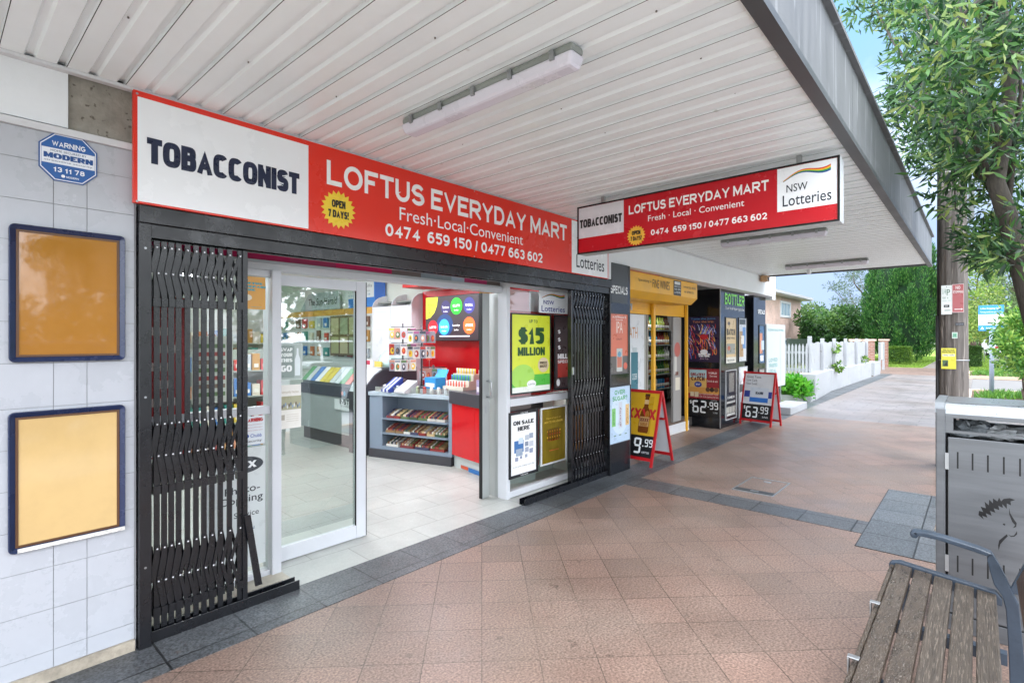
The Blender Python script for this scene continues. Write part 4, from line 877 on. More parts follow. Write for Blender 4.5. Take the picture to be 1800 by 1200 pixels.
# slat wall with hanging packs (thing per pack on show, grouped)
T = thing('slat_wall', 'pale slatted display wall under the yellow band', 'display wall', (5.18, 9, 1))
mb = MB(mat('slat_white', '#d3d9d5', .5)); z = 1.0
while z < 2.03: mb.box(5.17, 5.19, 7.46, 11.9, z, z + .09); z += .1
P_(T, 'slats', mb)
r = random.Random(3)
pk = None; gi = 0
pcs = ['#c33a3a', '#d9d2c0', '#b98a4a', '#3d78b8', '#d8c04a', '#7d5f4d', '#3f8f86', '#c97a4e', '#b0b8bd']
for z in (1.82, 1.56, 1.28):
    for j in range(15):
        y = 7.62 + j * .28 + r.uniform(-.03, .03); hgt = r.uniform(.14, .21); c = pcs[(j * 5 + int(z * 10)) % len(pcs)]
        mb = MB(C(c)).box(5.13, 5.165, y, y + r.uniform(.11, .17), z, z + hgt).use(C('#e8e4da')).box(5.126, 5.1299, y + .02, y + .09, z + .03, z + hgt * .45)
        tag(mb.obj('hanging_pack', None, off=(5.165, y, z)), 'small pack hanging on the slatted wall, %s row, %s from the near end' % ({1.82: 'top', 1.56: 'middle', 1.28: 'bottom'}[z], ORD[j]), 'pack', 'packs on the slatted wall')
# display spinners on the counter: pole with hooks + hanging packs
def spinner(label, x, y, zb, zt, rows, glabel, group, seed):
    T = thing('display_spinner', label, 'display rack', (x, y, zb)); r = random.Random(seed)
    P_(T, 'pole', MB(M_greyd).tube([(x, y, zb), (x, y, zt)], .012, 8).lathe((x, y, zb), [(.07, 0), (.07, .01), (.015, .03)], 12))
    mb = MB(M_greyd)
    for z in rows: mb.tube([(x - .13, y + .09, z), (x + .13, y - .09, z)], .006, 6).tube([(x - .07, y - .11, z), (x + .07, y + .11, z)], .006, 6)
    P_(T, 'hooks', mb)
    for z in rows:
        for hk, (dx, dy) in enumerate(((-.12, .08), (.12, -.08), (-.06, -.1), (.06, .1), (-.06, .03), (.06, -.04), (-.02, -.06), (.03, .05), (-.1, -.02), (.09, .02))):
            c = r.choice(['#8a8f98', '#b0413c', '#d3c65a', '#5f7f4f', '#c98f7a', '#3c3f4a', '#d8d4ce', '#a45a86'])
            n_ = Vector((-.64, -.77, 0)); n_.rotate(Matrix.Rotation(r.uniform(-.5, .5), 3, 'Z')); u_ = Vector((-n_.y, n_.x, 0)); Q = Pl((x + dx, y + dy, z), u_); wd = r.uniform(.035, .05)
            mb = MB(C(r.choice(['#b9bdc2', '#d8d4cc', '#8a8f98', c]))).fb(Q, -wd, wd, -.17, -.015, -.004, .004); mb.use(C(c)).fb(Q, -wd + .004, wd - .004, -.05, -.02, .0041, .006)
            mb.use(C(r.choice(['#c98f7a', '#3c3f4a', '#e3c23c', '#b0413c', '#5f7f4f']))).ell(Q, 0, -.11, wd * .62, .045, .0062, 10).use(C(r.choice(['#e9e6e2', '#7d5f4d', '#d8742c']))).ell(Q, r.uniform(-.01, .01), -.105, wd * .3, .022, .0075, 8)
            tag(mb.obj('hanging_pack', None, off=(x + dx, y + dy, z - .16)), '%s %s, %s row, %s hook' % (CN[c], glabel, {0: 'top', 1: 'second', 2: 'third'}[rows.index(z)], ORD[hk]), 'pack', group)
q1 = at_d(708, 600, 7.3); q2 = at_d(741, 600, 6.9); spinner('left black spinner rack of carded packs above the curved display', q1.x, q1.y, 1.02, 1.82, (1.77, 1.55, 1.33), 'carded pack on the left black spinner rack', 'packs on the left spinner', 1)
spinner('right black spinner rack of bright packs in front of the white cabinet', q2.x, q2.y, .96, 1.78, (1.72, 1.52), 'pack on the right black spinner rack', 'packs on the right spinner', 2)
spinner('short black rack of orange packs on the counter below the orange star', 4.62, 5.55, .955, 1.25, (1.22,), 'pack on the short black counter rack', 'packs on the short rack', 5)
T = thing('price_star', 'orange starburst price card above the short rack on the counter', 'price card', (4.6, 5.62, 1.3))
P_(T, 'card', MB(C('#f05a30')).star(FX(4.6), -5.62, 1.40, .10, 0, 14, .75)); P_(T, 'pin', MB(M_steel).tube([(4.605, 5.62, 1.2), (4.605, 5.62, 1.36)], .003, 6))
T = thing('blue_display_box', 'bright blue cardboard display box on the counter top', 'box', (4.45, 5.32, .955))
P_(T, 'box', MB(C('#2f8fd0')).box(4.38, 4.55, 5.22, 5.44, .956, 1.10).use(C('#dfe9f2')).box(4.376, 4.3799, 5.24, 5.42, .98, 1.03)); P_(T, 'lid', MB(C('#3b9ee0')).hexa([(4.55, 5.22, 1.10), (4.56, 5.22, 1.10), (4.56, 5.44, 1.10), (4.55, 5.44, 1.10), (4.60, 5.22, 1.20), (4.61, 5.22, 1.20), (4.61, 5.44, 1.20), (4.60, 5.44, 1.20)]))
T = thing('lighter_display', 'stepped clear display of coloured lighters and small bottles on the counter', 'display', (4.6, 4.9, .955))
mb = MB(C('#d5d2c2')).box(4.45, 4.75, 4.78, 5.16, .956, 1.0).box(4.55, 4.75, 4.78, 5.16, 1.0, 1.07).box(4.63, 4.75, 4.78, 5.16, 1.07, 1.15)
P_(T, 'stand', mb); 
for row, (x, z) in enumerate(((4.5, 1.0), (4.59, 1.07), (4.68, 1.15))):
    mb = MB()
    for j in range(14): mb.use(C(['#d9503a', '#4fae5a', '#e3c23c', '#e6e6e2', '#3f74c0', '#c8c8cc'][(j * 3 + row) % 6])).tube([(x, 4.8 + j * .026, z), (x, 4.8 + j * .026, z + .07)], .009, 6)
    P_(T, 'lighter_row', mb)
T = thing('leaflet_holder', 'grey and purple leaflet holder on the charcoal top of the red counter', 'leaflet holder', (4.35, 4.2, .955))
for i, (y, c, d) in enumerate(((4.36, '#4fae6a', '#9a8fae'), (4.22, '#3f7fc0', '#b0a8bc'))):
    P_(T, 'pocket', MB(C(d)).box(4.33, 4.38, y - .06, y + .06, .957, 1.12).use(C('#d8d6de')).box(4.326, 4.3299, y - .05, y + .05, .98, 1.04)); P_(T, 'leaflet', MB(C(c)).box(4.385, 4.395, y - .055, y + .055, .957, 1.2))
T = thing('counter_card', 'small blue and white card in a stand at the back of the red counter', 'card', (4.8, 4.75, .955))
P_(T, 'card', MB(C('#e8ecee')).fb(FX(4.8), -4.85, -4.69, .957, 1.2, 0, .006).use(C('#2f86c8')).rect(FX(4.8), -4.83, -4.71, .99, 1.17, .007))
T = thing('scanner_terminal', 'white and pink flip card standing behind the curved display', 'card', (4.45, 6.9, .96)); P_(T, 'card', MB(C('#e8e4e6')).fb(FX(4.45), -7.0, -6.75, .96, 1.3, 0, .01).use(C('#c8405a')).rect(FX(4.45), -6.9, -6.8, 1.22, 1.28, .011))
T = thing('coin_tray', 'domed clear cover over yellow tickets on the curved display', 'display', (4.5, 6.45, 1.19)); P_(T, 'dome', MB(mat('pale_blue_acrylic', '#b8d4d0', .15)).lathe((4.62, 6.45, 1.20), [(.24, 0), (.24, .05), (.2, .16), (.12, .23), (.02, .25)], 18)); P_(T, 'tickets', MB(C('#d8c060')).box(4.35, 4.37, 6.38, 6.55, 1.20, 1.28))
# blue pens box and grey card box
T = thing('pen_box', 'blue and white striped open box leaning on the counter tray', 'box', (4.2, 5.9, .89)); mb = MB()
for i in range(5): mb.use(C(['#2a3f8f', '#dfe3ee'][i % 2])).hexa([(4.1, 6.02 - i * .04, .895), (4.32, 6.02 - i * .04, .895), (4.32, 5.985 - i * .04, .895), (4.1, 5.985 - i * .04, .895), (4.1, 6.02 - i * .04, .93), (4.32, 6.02 - i * .04, 1.08), (4.32, 5.985 - i * .04, 1.08), (4.1, 5.985 - i * .04, .93)])
P_(T, 'box', mb)
T = thing('grey_box', 'pale grey open carton leaning on the counter tray beside the striped box', 'box', (4.25, 5.65, .89)); P_(T, 'box', MB(C('#c3c6c9')).hexa([(4.14, 5.78, .895), (4.36, 5.78, .895), (4.36, 5.56, .895), (4.14, 5.56, .895), (4.14, 5.78, .92), (4.36, 5.78, 1.05), (4.36, 5.56, 1.05), (4.14, 5.56, .92)]))
# left/back of shop (mostly seen through the glass)
T = thing('magazine_rack', 'low magazine rack of tilted glossy magazines seen through the glass door', 'magazine rack', (4.3, 7.45, .9))
P_(T, 'rack', MB(mat('rack_grey', '#7c8790', .5)).box(4.10, 4.5, 6.7, 8.2, .902, .95))
rr = random.Random(9)
for i in range(10):
    y = 6.74 + i * .145; c = rr.choice(['#4f7fc0', '#d8c24a', '#c8cdd0', '#d86a5a', '#5f9f6a', '#e8e8e8'])
    mb = MB(C(c)).hexa([(4.06, y, .952), (4.08, y, .952), (4.08, y + .13, .952), (4.06, y + .13, .952), (4.26, y, 1.16), (4.28, y, 1.16), (4.28, y + .13, 1.16), (4.26, y + .13, 1.16)])
    tag(mb.obj('magazine', None, off=(4.1, y, .95)), 'glossy magazine on the low magazine rack, %s from the near end' % ORD[i], 'magazine', 'magazines on the rack')
T = thing('gondola_shelf', 'dark shelving unit of mixed goods in the middle of the shop, behind the glass door', 'shelf unit', (2.9, 7.6, 0))
mb = MB(mat('gondola_grey', '#8e9790', .5)).box(2.3, 3.4, 7.9, 8.0, .006, 1.45)
for z in (.1, .45, .8, 1.15): mb.box(2.3, 3.4, 7.5, 7.9, z, z + .02)
P_(T, 'frame', mb)
for z in (.12, .47, .82, 1.17):
    for i in range(9):
        x = 2.32 + i * .12; c = rr.choice(pcs); mb = MB(C(c)).box(x, x + .1, 7.54, 7.7, z, z + rr.uniform(.14, .26)).use(C('#e0ddd2')).box(x + .02, x + .08, 7.536, 7.5399, z + .04, z + .09)
        tag(mb.obj('grocery_pack', None, off=(x + .05, 7.6, z)), 'small grocery pack on the dark shelving unit, %s shelf, %s from the left' % ({.12: 'bottom', .47: 'second', .82: 'third', 1.17: 'top'}[z], ORD[i]), 'pack', 'grocery packs on the shelving unit')
T = thing('card_rack', 'brown framed rack of greeting cards on the shop wall, seen through the glass door', 'rack', (5.0, 8.6, 1.4)); KC = FX(5.08); mb = MB(C('#6d5a3c')).fb(KC, -9.1, -8.15, 1.3, 2.03, -.03, 0); P_(T, 'frame', mb); mb = MB()
for i in range(3):
    for j in range(2): mb.use(C(['#a8a878', '#b8b088', '#98a080'][(i + j) % 3])).rect(KC, -9.06 + i * .31, -8.80 + i * .31, 1.34 + j * .35, 1.64 + j * .35, .002)
P_(T, 'cards', mb)
T = thing('back_shelving', 'tall shelves of stock along the back wall of the shop', 'shelves', (3, 11.8, 0)); mb = MB(mat('shelf_white', '#c9cec8', .5)).box(.85, 5.1, 11.75, 11.95, .006, 2.0)
for z in (.3, .7, 1.1, 1.5): mb.box(.85, 5.1, 11.4, 11.75, z, z + .02)
P_(T, 'shelves', mb); mb = MB()
for z in (.32, .72, 1.12, 1.52):
    x = .9
    while x < 5.0: wd = rr.uniform(.08, .2); mb.use(C(rr.choice(pcs))).box(x, x + wd - .01, 11.45, 11.7, z, z + rr.uniform(.15, .32)); x += wd
s_ = P_(T, 'stock', mb); s_['kind'] = 'stuff'
# ceiling lamps inside the shop
for i, (x, y) in enumerate(((3.0, 4.9), (3.0, 7.0), (3.0, 9.6), (4.6, 5.3))):
    T = thing('shop_ceiling_lamp', ['lit ceiling panel just inside the shop doorway', 'lit ceiling panel over the middle of the shop', 'lit ceiling panel at the back of the shop', 'lit ceiling panel over the red counter'][i], 'ceiling light', (x, y, 2.70), 0, 'lit panels on the shop ceiling')
    P_(T, 'housing', MB(M_whitegloss).box(x - .17, x + .17, y - .63, y + .63, 2.70, 2.749)); P_(T, 'diffuser', MB(mat('lit_diffuser', '#f6f8ff', .5, var=0, emit=8.5)).box(x - .15, x + .15, y - .6, y + .6, 2.69, 2.6995))
# ================================================================== bottle shop next door
M_blk = mat('black_gloss_panel', '#15171b', .12, var=.1, vs=3)
M_yel = mat('yellow_roller_paint', '#eab02c', .4, var=.08, vs=5)
BS = thing('bottle_shop', 'bottle shop next door with black panelled piers and a recessed yellow shuttered entrance', 'building', (9, 3.8, 0))
P_(BS, 'white_beam', MB(M_plaster).box(5.4, 12.05, 3.245, 3.5, 2.50, 2.885).box(5.9, 9.4, 3.5, 4.2, 2.62, 2.885))
P_(BS, 'column_head', MB(M_plaster).box(11.2, 11.75, 3.30, 3.8, 2.50, 2.499 + .0011 + .38) if False else MB(M_plaster).box(12.051, 12.3, 3.30, 3.9, 2.45, 3.1))
P_(BS, 'specials_pier', MB(mat('ribbed_dark', '#3a3d40', .35, var=.1, stretch=(1, 1, 30))).box(5.362, 5.74, 3.215, 3.27, 2.03, 2.50).use(M_blk).box(5.362, 5.74, 3.217, 3.27, .0, 2.029))
P_(BS, 'pier_return', MB(M_blk).box(5.741, 5.80, 3.217, 3.9, 0, 2.499))
P_(BS, 'near_pier', MB(M_blk).box(9.42, 10.74, 3.44, 4.2, 0, 2.50))
P_(BS, 'pier_recess', MB(mat('black_recess', '#1d1f22', .3)).box(10.741, 11.25, 3.62, 4.2, 0, 2.50))
P_(BS, 'far_pier', MB(M_blk).box(11.26, 12.05, 3.43, 4.2, 0, 2.50))
P_(BS, 'pier_corner_trim', MB(M_steel).box(9.405, 9.425, 3.425, 3.4399, .02, 2.5))
P_(BS, 'side_wall', MB(mat('shop_side_wall', '#c9c6c0', .8)).box(5.95, 12.05, 4.2, 9.0, 2.7, 3.0).box(11.95, 12.05, 4.2, 9, 0, 2.7).box(5.951, 6.05, 4.2, 9, 0, 2.7).box(5.95, 12.05, 9.0, 9.1, 0, 3))
P_(BS, 'inner_floor', MB(mat('dark_floor', '#4b4744', .5)).box(6.1, 11.9, 3.95, 9, .02, .17))
P_(BS, 'door_step', MB(M_white).box(6.1, 9.0, 3.83, 3.9499, .004, .165).use(mat('worn_brown_step', '#6d5c50', .8, var=.2)).box(6.1, 9.0, 3.832, 4.4, .1655, .175).use(C('#d8d6d0')).box(6.1, 9.0, 3.822, 3.8299, .004, .02))
# yellow roller shutter box, slats, posts
YB = thing('roller_shutter', 'yellow roller shutter box with slatted curtain and posts over the bottle shop door', 'roller shutter', (7.5, 3.7, 0))
P_(YB, 'shutter_box', MB(M_yel).prism(Pl((5.96, 3.55, 0), (0, 1, 0)), [(0, 2.32), (.12, 2.20), (.4, 2.20), (.4, 2.60), (0, 2.60)], 0, -2.86) if False else MB(M_yel).hexa([(5.82, 3.46, 2.15), (8.22, 3.46, 2.15), (8.22, 3.80, 2.15), (5.82, 3.80, 2.15), (5.82, 3.36, 2.24), (8.22, 3.36, 2.24), (8.22, 3.80, 2.24), (5.82, 3.80, 2.24)]).box(5.82, 8.22, 3.36, 3.80, 2.241, 2.485), bevel=.004)
P_(YB, 'red_edge', MB(C('#b5563c')).box(5.82, 6.9, 3.356, 3.37, 2.4855, 2.498))
sl_ = MB(M_yel)
z = 1.985
while z < 2.2: sl_.hexa([(5.82, 3.86, z), (8.86, 3.86, z), (8.86, 3.875, z), (5.82, 3.875, z), (5.82, 3.85, z + .035), (8.86, 3.85, z + .035), (8.86, 3.875, z + .035), (5.82, 3.875, z + .035)]); z += .037
P_(YB, 'curtain', sl_)
for x in (7.60, 8.86): P_(YB, 'post', MB(M_yel).box(x, x + .07 if x < 8 else x + .04, 3.80, 3.848, .0, 2.21 if x < 8 else 2.2), bevel=.004)
PY = FY(3.359); ink = C('#4a3718')
a0, _ = PY.hit(1122, 485); a1, _ = PY.hit(1145, 485); a2, _ = PY.hit(1147, 490); a3, _ = PY.hit(1177, 490)
mb = MB(ink).text(PY, 'Specialising in', a0, 2.36, a1, 2.41, .002); mb.text(PY, 'FINE WINES', a2, 2.31, a3, 2.43, .002, .0)
a4, _ = PY.hit(1199, 500); a5, _ = PY.hit(1224, 500); mb.text(PY, 'IMPORTED BEERS', a4 + .05, 2.38, a5 - .02, 2.41, .002).text(PY, '& SPIRITS', a4 + .08, 2.31, a5 - .1, 2.34, .002)
P_(YB, 'lettering', mb)
a6, _ = PY.hit(1184, 500); a7, _ = PY.hit(1197, 500)
P_(YB, 'hours_plate', MB(C('#1a1b1c')).rect(PY, a6, a7, 2.25, 2.47, .002).use(C('#d8dad8')).rect(PY, a6 + .03, a7 - .03, 2.41, 2.455, .003).text(PY, 'OPEN 7 DAYS', a6 + .02, 2.37, a7 - .02, 2.395, .003, .01).text(PY, '10AM - 8PM', a6 + .02, 2.33, a7 - .02, 2.355, .003, .01).text(PY, 'LATE FRI', a6 + .02, 2.28, a7 - .02, 2.31, .003, .01))
P_(YB, 'padlock', MB(M_steel).box(6.9, 6.99, 3.838, 3.849, 2.09, 2.13).box(7.0 - .06, 7.0 - .03, 3.83, 3.8379, 2.03, 2.09))
# shop window left of the door with printed film, door opening
for x_, w_ in ((5.82, .07), (7.42, .08), (7.52, .06)): P_(BS, 'window_jamb', MB(M_alu_grey).box(x_, x_ + w_, 3.88, 3.94, .18, 1.98))
def artpath(mb, P, a, b, w, h, n):
    R_(mb, P, a, b, w, h, n, 0, 0, 1, 1, '#d6dade', 0); R_(mb, P, a, b, w, h, n, 0, 0, 1, .12, '#b9c0c6')
    mb.use(C('#c0803a')).text(P, 'PATH', a + w * .66, b + h * .80, a + w * .86, b + h * .89, n + .001)
    for x, c, c2 in ((.60, '#b85a48', '#8a4034'), (.80, '#2c6f80', '#3a93b8')):
        R_(mb, P, a, b, w, h, n, x - .07, .17, x + .07, .68, c, .0008); R_(mb, P, a, b, w, h, n, x - .07, .17, x + .07, .36, c2, .001); R_(mb, P, a, b, w, h, n, x - .045, .68, x + .045, .72, '#b9c3c6', .001)
        mb.use(C('#dfe6e6')).text(P, 'PERONI' if x < .7 else 'CIDER', a + w * (x - .05), b + h * .45, a + w * (x + .05), b + h * .5, n + .0016)
poster('window_film', 'pale printed window film with tall blue and red cans and the word PATH', FY(3.87), 5.90, 7.415, .19, 1.975, artpath, None)
P_(BS, 'door_panel', MB(mat('grey_door', '#9a9997', .5, var=.05)).box(8.52, 8.84, 3.90, 3.94, .18, 1.98))
P_(BS, 'door_notices', MB(C('#b9635c')).ell(FY(3.899), 8.68, 1.42, .12, .13, 0, 14).use(C('#c9c9c4')).rect(FY(3.899), 8.56, 8.66, 1.0, 1.3, 0).use(C('#d8d4c4')).rect(FY(3.899), 8.60, 8.78, .72, .94, 0).use(C('#6b2f28')).rect(FY(3.899), 8.60, 8.72, .98, 1.04, 0))
# fridge with bottles
T = thing('drinks_shelving', 'dark drinks shelving full of bottles and cans inside the bottle shop door', 'shelving', (10.2, 5.4, .17))
mb = MB(mat('shelf_black', '#1c1d20', .5)).box(8.9, 11.9, 5.6, 5.7, .17, 2.3)
for z in (.5, .82, 1.14, 1.46, 1.78): mb.box(8.9, 11.9, 5.2, 5.6, z, z + .02)
P_(T, 'shelves', mb); mb = MB(mat('shelf_price_strip', '#8a9488', .5))
for z in (.5, .82, 1.14, 1.46, 1.78): mb.box(8.9, 11.9, 5.19, 5.1999, z, z + .03)
P_(T, 'price_strips', mb)
rr = random.Random(4); proto = {}
bc = ['#2d6b2f', '#a8b84a', '#5a3418', '#7fae4f', '#d0d4c8', '#2f86b8', '#8a2f24', '#c79a3c']
for zi, z in enumerate((.52, .84, 1.16, 1.48, 1.80)):
    for j in range(20):
        k = (zi * 3 + (j // 3)) % 8; key = (k, zi < 1)
        x = 8.96 + j * .118
        lb = 'drink %s, %s along the %s shelf inside the bottle shop door' % (('can' if zi < 1 else 'bottle'), ORD[j], ['lowest', 'second', 'middle', 'fourth', 'top'][zi])
        if key not in proto:
            m_ = MB(C(bc[k], .2)); m_.lathe((0, 0, 0), [(.045, 0), (.05, .01), (.05, .16), (.02, .21), (.018, .27), (.021, .275)] if zi else [(.045, 0), (.05, .01), (.05, .2), (.04, .21)], 10)
            m_.use(C('#e4e2d4')).lathe((0, 0, .04), [(.0505, 0), (.0505, .07)], 10)
            o = m_.obj('bottle' if zi else 'drink_can'); proto[key] = o; o.location = (x, 5.28, z)
        else: o = proto[key].copy(); COL.objects.link(o); o.location = (x, 5.28, z)
        tag(o, lb, 'drink', 'drinks on the %s shelf' % ['lowest', 'second', 'middle', 'fourth', 'top'][zi])
# pier posters
PN = FX(9.418); PF_ = FY(3.438)
def pb(P, x0, y0, x1, y1): (a0, b1), (a1, b0) = P.hit(x0, y0), P.hit(x1, y1); return a0, a1, b0, b1
def artjuice(mb, P, a, b, w, h, n):
    R_(mb, P, a, b, w, h, n, 0, 0, 1, 1, '#2b1f3f', 0)
    r = random.Random(2)
    for i in range(95):                     # loose ribbons of colour
        x, y = r.uniform(.05, .9), r.uniform(.05, .78); an = r.uniform(.9, 2.1); L = r.uniform(.12, .3); pts = []
        for t in range(7): pts.append((x + math.cos(an + t * .12) * L * t / 6, y + math.sin(an + t * .12) * L * t / 6))
        c = ['#d23a2c', '#e8843c', '#5f84d8', '#8a4f9f', '#e8b05a', '#b01f34', '#c9cfe8'][i % 7]; mb.use(C(c))
        for t in range(6):
            (x0, y0), (x1, y1) = pts[t], pts[t + 1]; q = .012 * (1 - t / 8)
            if max(x0, x1) > .97 or max(y0, y1) > .84: continue
            mb.face(P, [(a + w * (x0 - q), b + h * y0), (a + w * (x0 + q), b + h * y0), (a + w * (x1 + q), b + h * y1), (a + w * (x1 - q), b + h * y1)], n + .0004 + .00002 * i)
    for k in range(6):
        mb.use(C(['#d8c074', '#4a6fc4', '#b9c4e0'][k % 3])).face(P, [(a + w * x, b + h * y) for x, y in ((.38 + k * .05, .62), (.43 + k * .05, .62), (.50 + k * .06, .80 - k * .01), (.48 + k * .06, .80 - k * .01))], n + .002)
    E_(mb, P, a, b, w, h, n, .52, .55, .13, .06, '#b8262e', .0022)
    E_(mb, P, a, b, w, h, n, .52, .22, .12, .055, '#e8e8ea', .0024)
    T_(mb, P, 'Taste the Juice.', a, b, w, h, n, .1, .925, .9, .975, '#4f9ad8', .0, .003); T_(mb, P, 'Take the trip.', a, b, w, h, n, .16, .855, .84, .91, '#e89a5a', 0, .003)
    T_(mb, P, 'MOUNTAIN', a, b, w, h, n, .34, .15, .72, .185, '#f2f2f2', .03, .003); T_(mb, P, 'CULTURE', a, b, w, h, n, .36, .11, .70, .145, '#f2f2f2', .03, .003); T_(mb, P, 'Juice Trip', a, b, w, h, n, .4, .05, .66, .085, '#e8c8d8', 0, .003)
poster('drinks_poster', 'dark blue and red swirling Taste the Juice poster on the near pier', PN, *pb(PN, 1208, 556, 1266, 638), artjuice, '#0b0c0e')
def digits(mb, P, s, a, b, hgt, n, col='#e9eef0'):
    SEG = {'0': 'abcdef', '2': 'abged', '3': 'abgcd', '6': 'afgedc', '9': 'abcdfg', '8': 'abcdefg', '5': 'afgcd', '1': 'bc'}
    wd = hgt * .52; t = hgt * .13; x = a; mb.use(C(col))
    for ch in s:
        if ch == '.': mb.ell(P, x + t * .4, b + t * .5, t * .5, t * .5, n, 8); x += t * 1.6; continue
        R = {'a': (x + t * .5, b + hgt - t, x + wd - t * .5, b + hgt), 'g': (x + t * .5, b + hgt / 2 - t / 2, x + wd - t * .5, b + hgt / 2 + t / 2), 'd': (x + t * .5, b, x + wd - t * .5, b + t),
             'f': (x, b + hgt / 2 + t * .3, x + t, b + hgt - t * .3), 'b': (x + wd - t, b + hgt / 2 + t * .3, x + wd, b + hgt - t * .3), 'e': (x, b + t * .3, x + t, b + hgt / 2 - t * .3), 'c': (x + wd - t, b + t * .3, x + wd, b + hgt / 2 - t * .3)}
        for c in SEG[ch]:
            x0_, y0_, x1_, y1_ = R[c]; e = t * .3
            mb.face(P, [(x0_ + e, y0_), (x1_ - e, y0_), (x1_, y0_ + e), (x1_, y1_ - e), (x1_ - e, y1_), (x0_ + e, y1_), (x0_, y1_ - e), (x0_, y0_ + e)], n)
        x += wd + t * .9
    return x
def artcatch(mb, P, a, b, w, h, n):
    R_(mb, P, a, b, w, h, n, 0, 0, 1, .36, '#141518', 0); R_(mb, P, a, b, w, h, n, 0, .36, 1, 1, '#8f2730', 0)
    R_(mb, P, a, b, w, h, n, .05, .48, .6, .97, '#d0a860', .0005); R_(mb, P, a, b, w, h, n, .05, .80, .6, .97, '#a9c8cc', .0007); R_(mb, P, a, b, w, h, n, 0, .47, 1, .60, '#c9914a', .0006)
    T_(mb, P, 'GREATEST', a, b, w, h, n, .09, .84, .56, .90, '#8f2020', .03); T_(mb, P, 'CATCH', a, b, w, h, n, .11, .74, .54, .83, '#5a1616', .04)
    E_(mb, P, a, b, w, h, n, .33, .66, .12, .06, '#2a3f8f', .001); T_(mb, P, 'GOLF', a, b, w, h, n, .26, .645, .40, .68, '#e8e8e8', .02, .0016)
    T_(mb, P, 'WORLD', a, b, w, h, n, .66, .89, .92, .93, '#e9e4dc', .02); T_(mb, P, 'Series', a, b, w, h, n, .70, .83, .92, .87, '#e9e4dc'); T_(mb, P, 'Drink & win', a, b, w, h, n, .62, .72, .95, .76, '#e9e4dc')
    for i, c in enumerate(('#5a3f2f', '#2f2420', '#6b4a34')): E_(mb, P, a, b, w, h, n, .64 + .13 * i, .56, .07, .05, c, .001, 10)
    R_(mb, P, a, b, w, h, n, .08, .40, .2, .50, '#d8c9a8', .001); R_(mb, P, a, b, w, h, n, .22, .39, .35, .50, '#cfc0a0', .001)
    T_(mb, P, 'BUY YOUR FAVOURITE TODAY', a, b, w, h, n, .38, .44, .97, .475, '#e9d8d0', .0); T_(mb, P, 'FOR YOUR CHANCE TO WIN', a, b, w, h, n, .38, .39, .97, .42, '#e9d8d0', .0)
    T_(mb, P, '$', a, b, w, h, n, .06, .24, .13, .32, '#e9eef0', .01)
    x = digits(mb, P, '62', a + w * .15, b + h * .06, h * .26, n + .001); mb.ell(P, x + w * .01, b + h * .2, w * .02, w * .02, n + .001, 8); digits(mb, P, '99', x + w * .05, b + h * .15, h * .155, n + .001)
    T_(mb, P, 'CARTON', a, b, w, h, n, .74, .33, .92, .35, '#cfd2d4'); T_(mb, P, '24 CANS', a, b, w, h, n, .80, .07, .94, .10, '#cfd2d4')
poster('price_poster', 'red Greatest Catch poster priced $62.99 low on the near pier', PN, *pb(PN, 1208, 645, 1266, 735), artcatch, '#0b0c0e')
def artbatch(mb, P, a, b, w, h, n):
    R_(mb, P, a, b, w, h, n, 0, 0, 1, 1, '#d0b484', 0); T_(mb, P, 'BATCH', a, b, w, h, n, .1, .62, .9, .76, '#3a2f22', .04); T_(mb, P, 'BREWING', a, b, w, h, n, .12, .53, .88, .58, '#3a2f22', .02)
    R_(mb, P, a, b, w, h, n, .08, .2, .9, .43, '#8f8f86'); E_(mb, P, a, b, w, h, n, .3, .33, .14, .05, '#b8562e'); E_(mb, P, a, b, w, h, n, .3, .88, .12, .04, '#4a3a2c'); R_(mb, P, a, b, w, h, n, 0, 0, 1, .13, '#e0dcd0'); T_(mb, P, 'NEWTOWN NSW', a, b, w, h, n, .15, .04, .85, .08, '#3a3a3a', .01)
poster('drinks_poster', 'sand-coloured BATCH brewing poster under the green Bottler lettering', PF_, *pb(PF_, 1275, 557, 1294, 638), artbatch, '#0b0c0e')
def gen(bg, blocks, words=()):
    def f(mb, P, a, b, w, h, n):
        R_(mb, P, a, b, w, h, n, 0, 0, 1, 1, bg, 0)
        for i, (x0, y0, x1, y1, c) in enumerate(blocks): R_(mb, P, a, b, w, h, n, x0, y0, x1, y1, c, .0005 + .00015 * i)
        for (s, x0, y0, x1, y1, c, bo) in words: T_(mb, P, s, a, b, w, h, n, x0, y0, x1, y1, c, bo, .003)
    return f
poster('drinks_poster', 'white and blue picture poster right of the sand-coloured one on the near pier', PF_, *pb(PF_, 1298, 558, 1312, 635), gen('#c9ccd0', [(.1, .1, .6, .7, '#a8845a'), (.5, .3, .9, .8, '#4f80b8'), (.1, .86, .9, .98, '#2a2c30'), (.3, .4, .7, .6, '#e0d8cc')]), '#0b0c0e')
poster('drinks_poster', 'tall black poster of pale bottles low on the street face of the near pier', PF_, *pb(PF_, 1275, 651, 1294, 733), gen('#26282c', [(.3, .55, .8, .95, '#7d7a74'), (.1, .32, .9, .36, '#b9b9b4'), (.1, .06, .9, .11, '#c9c9c4')] + [(.08 + .15 * i, .12, .19 + .15 * i, .25, '#c4c2b8') for i in range(6)], [('COME IN', .15, .42, .85, .47, '#d8d8d4', .02)]), '#c9cccd')
poster('drinks_poster', 'white poster with red spots low on the near pier beside the sandwich board', PF_, *pb(PF_, 1298, 645, 1313, 730), gen('#d6dade', [(.6, .86, .9, .93, '#b8403a'), (.5, .7, .75, .78, '#b8403a'), (.1, .5, .5, .66, '#1f2226'), (.2, .2, .8, .3, '#b8504a')]), '#b9bcc0')
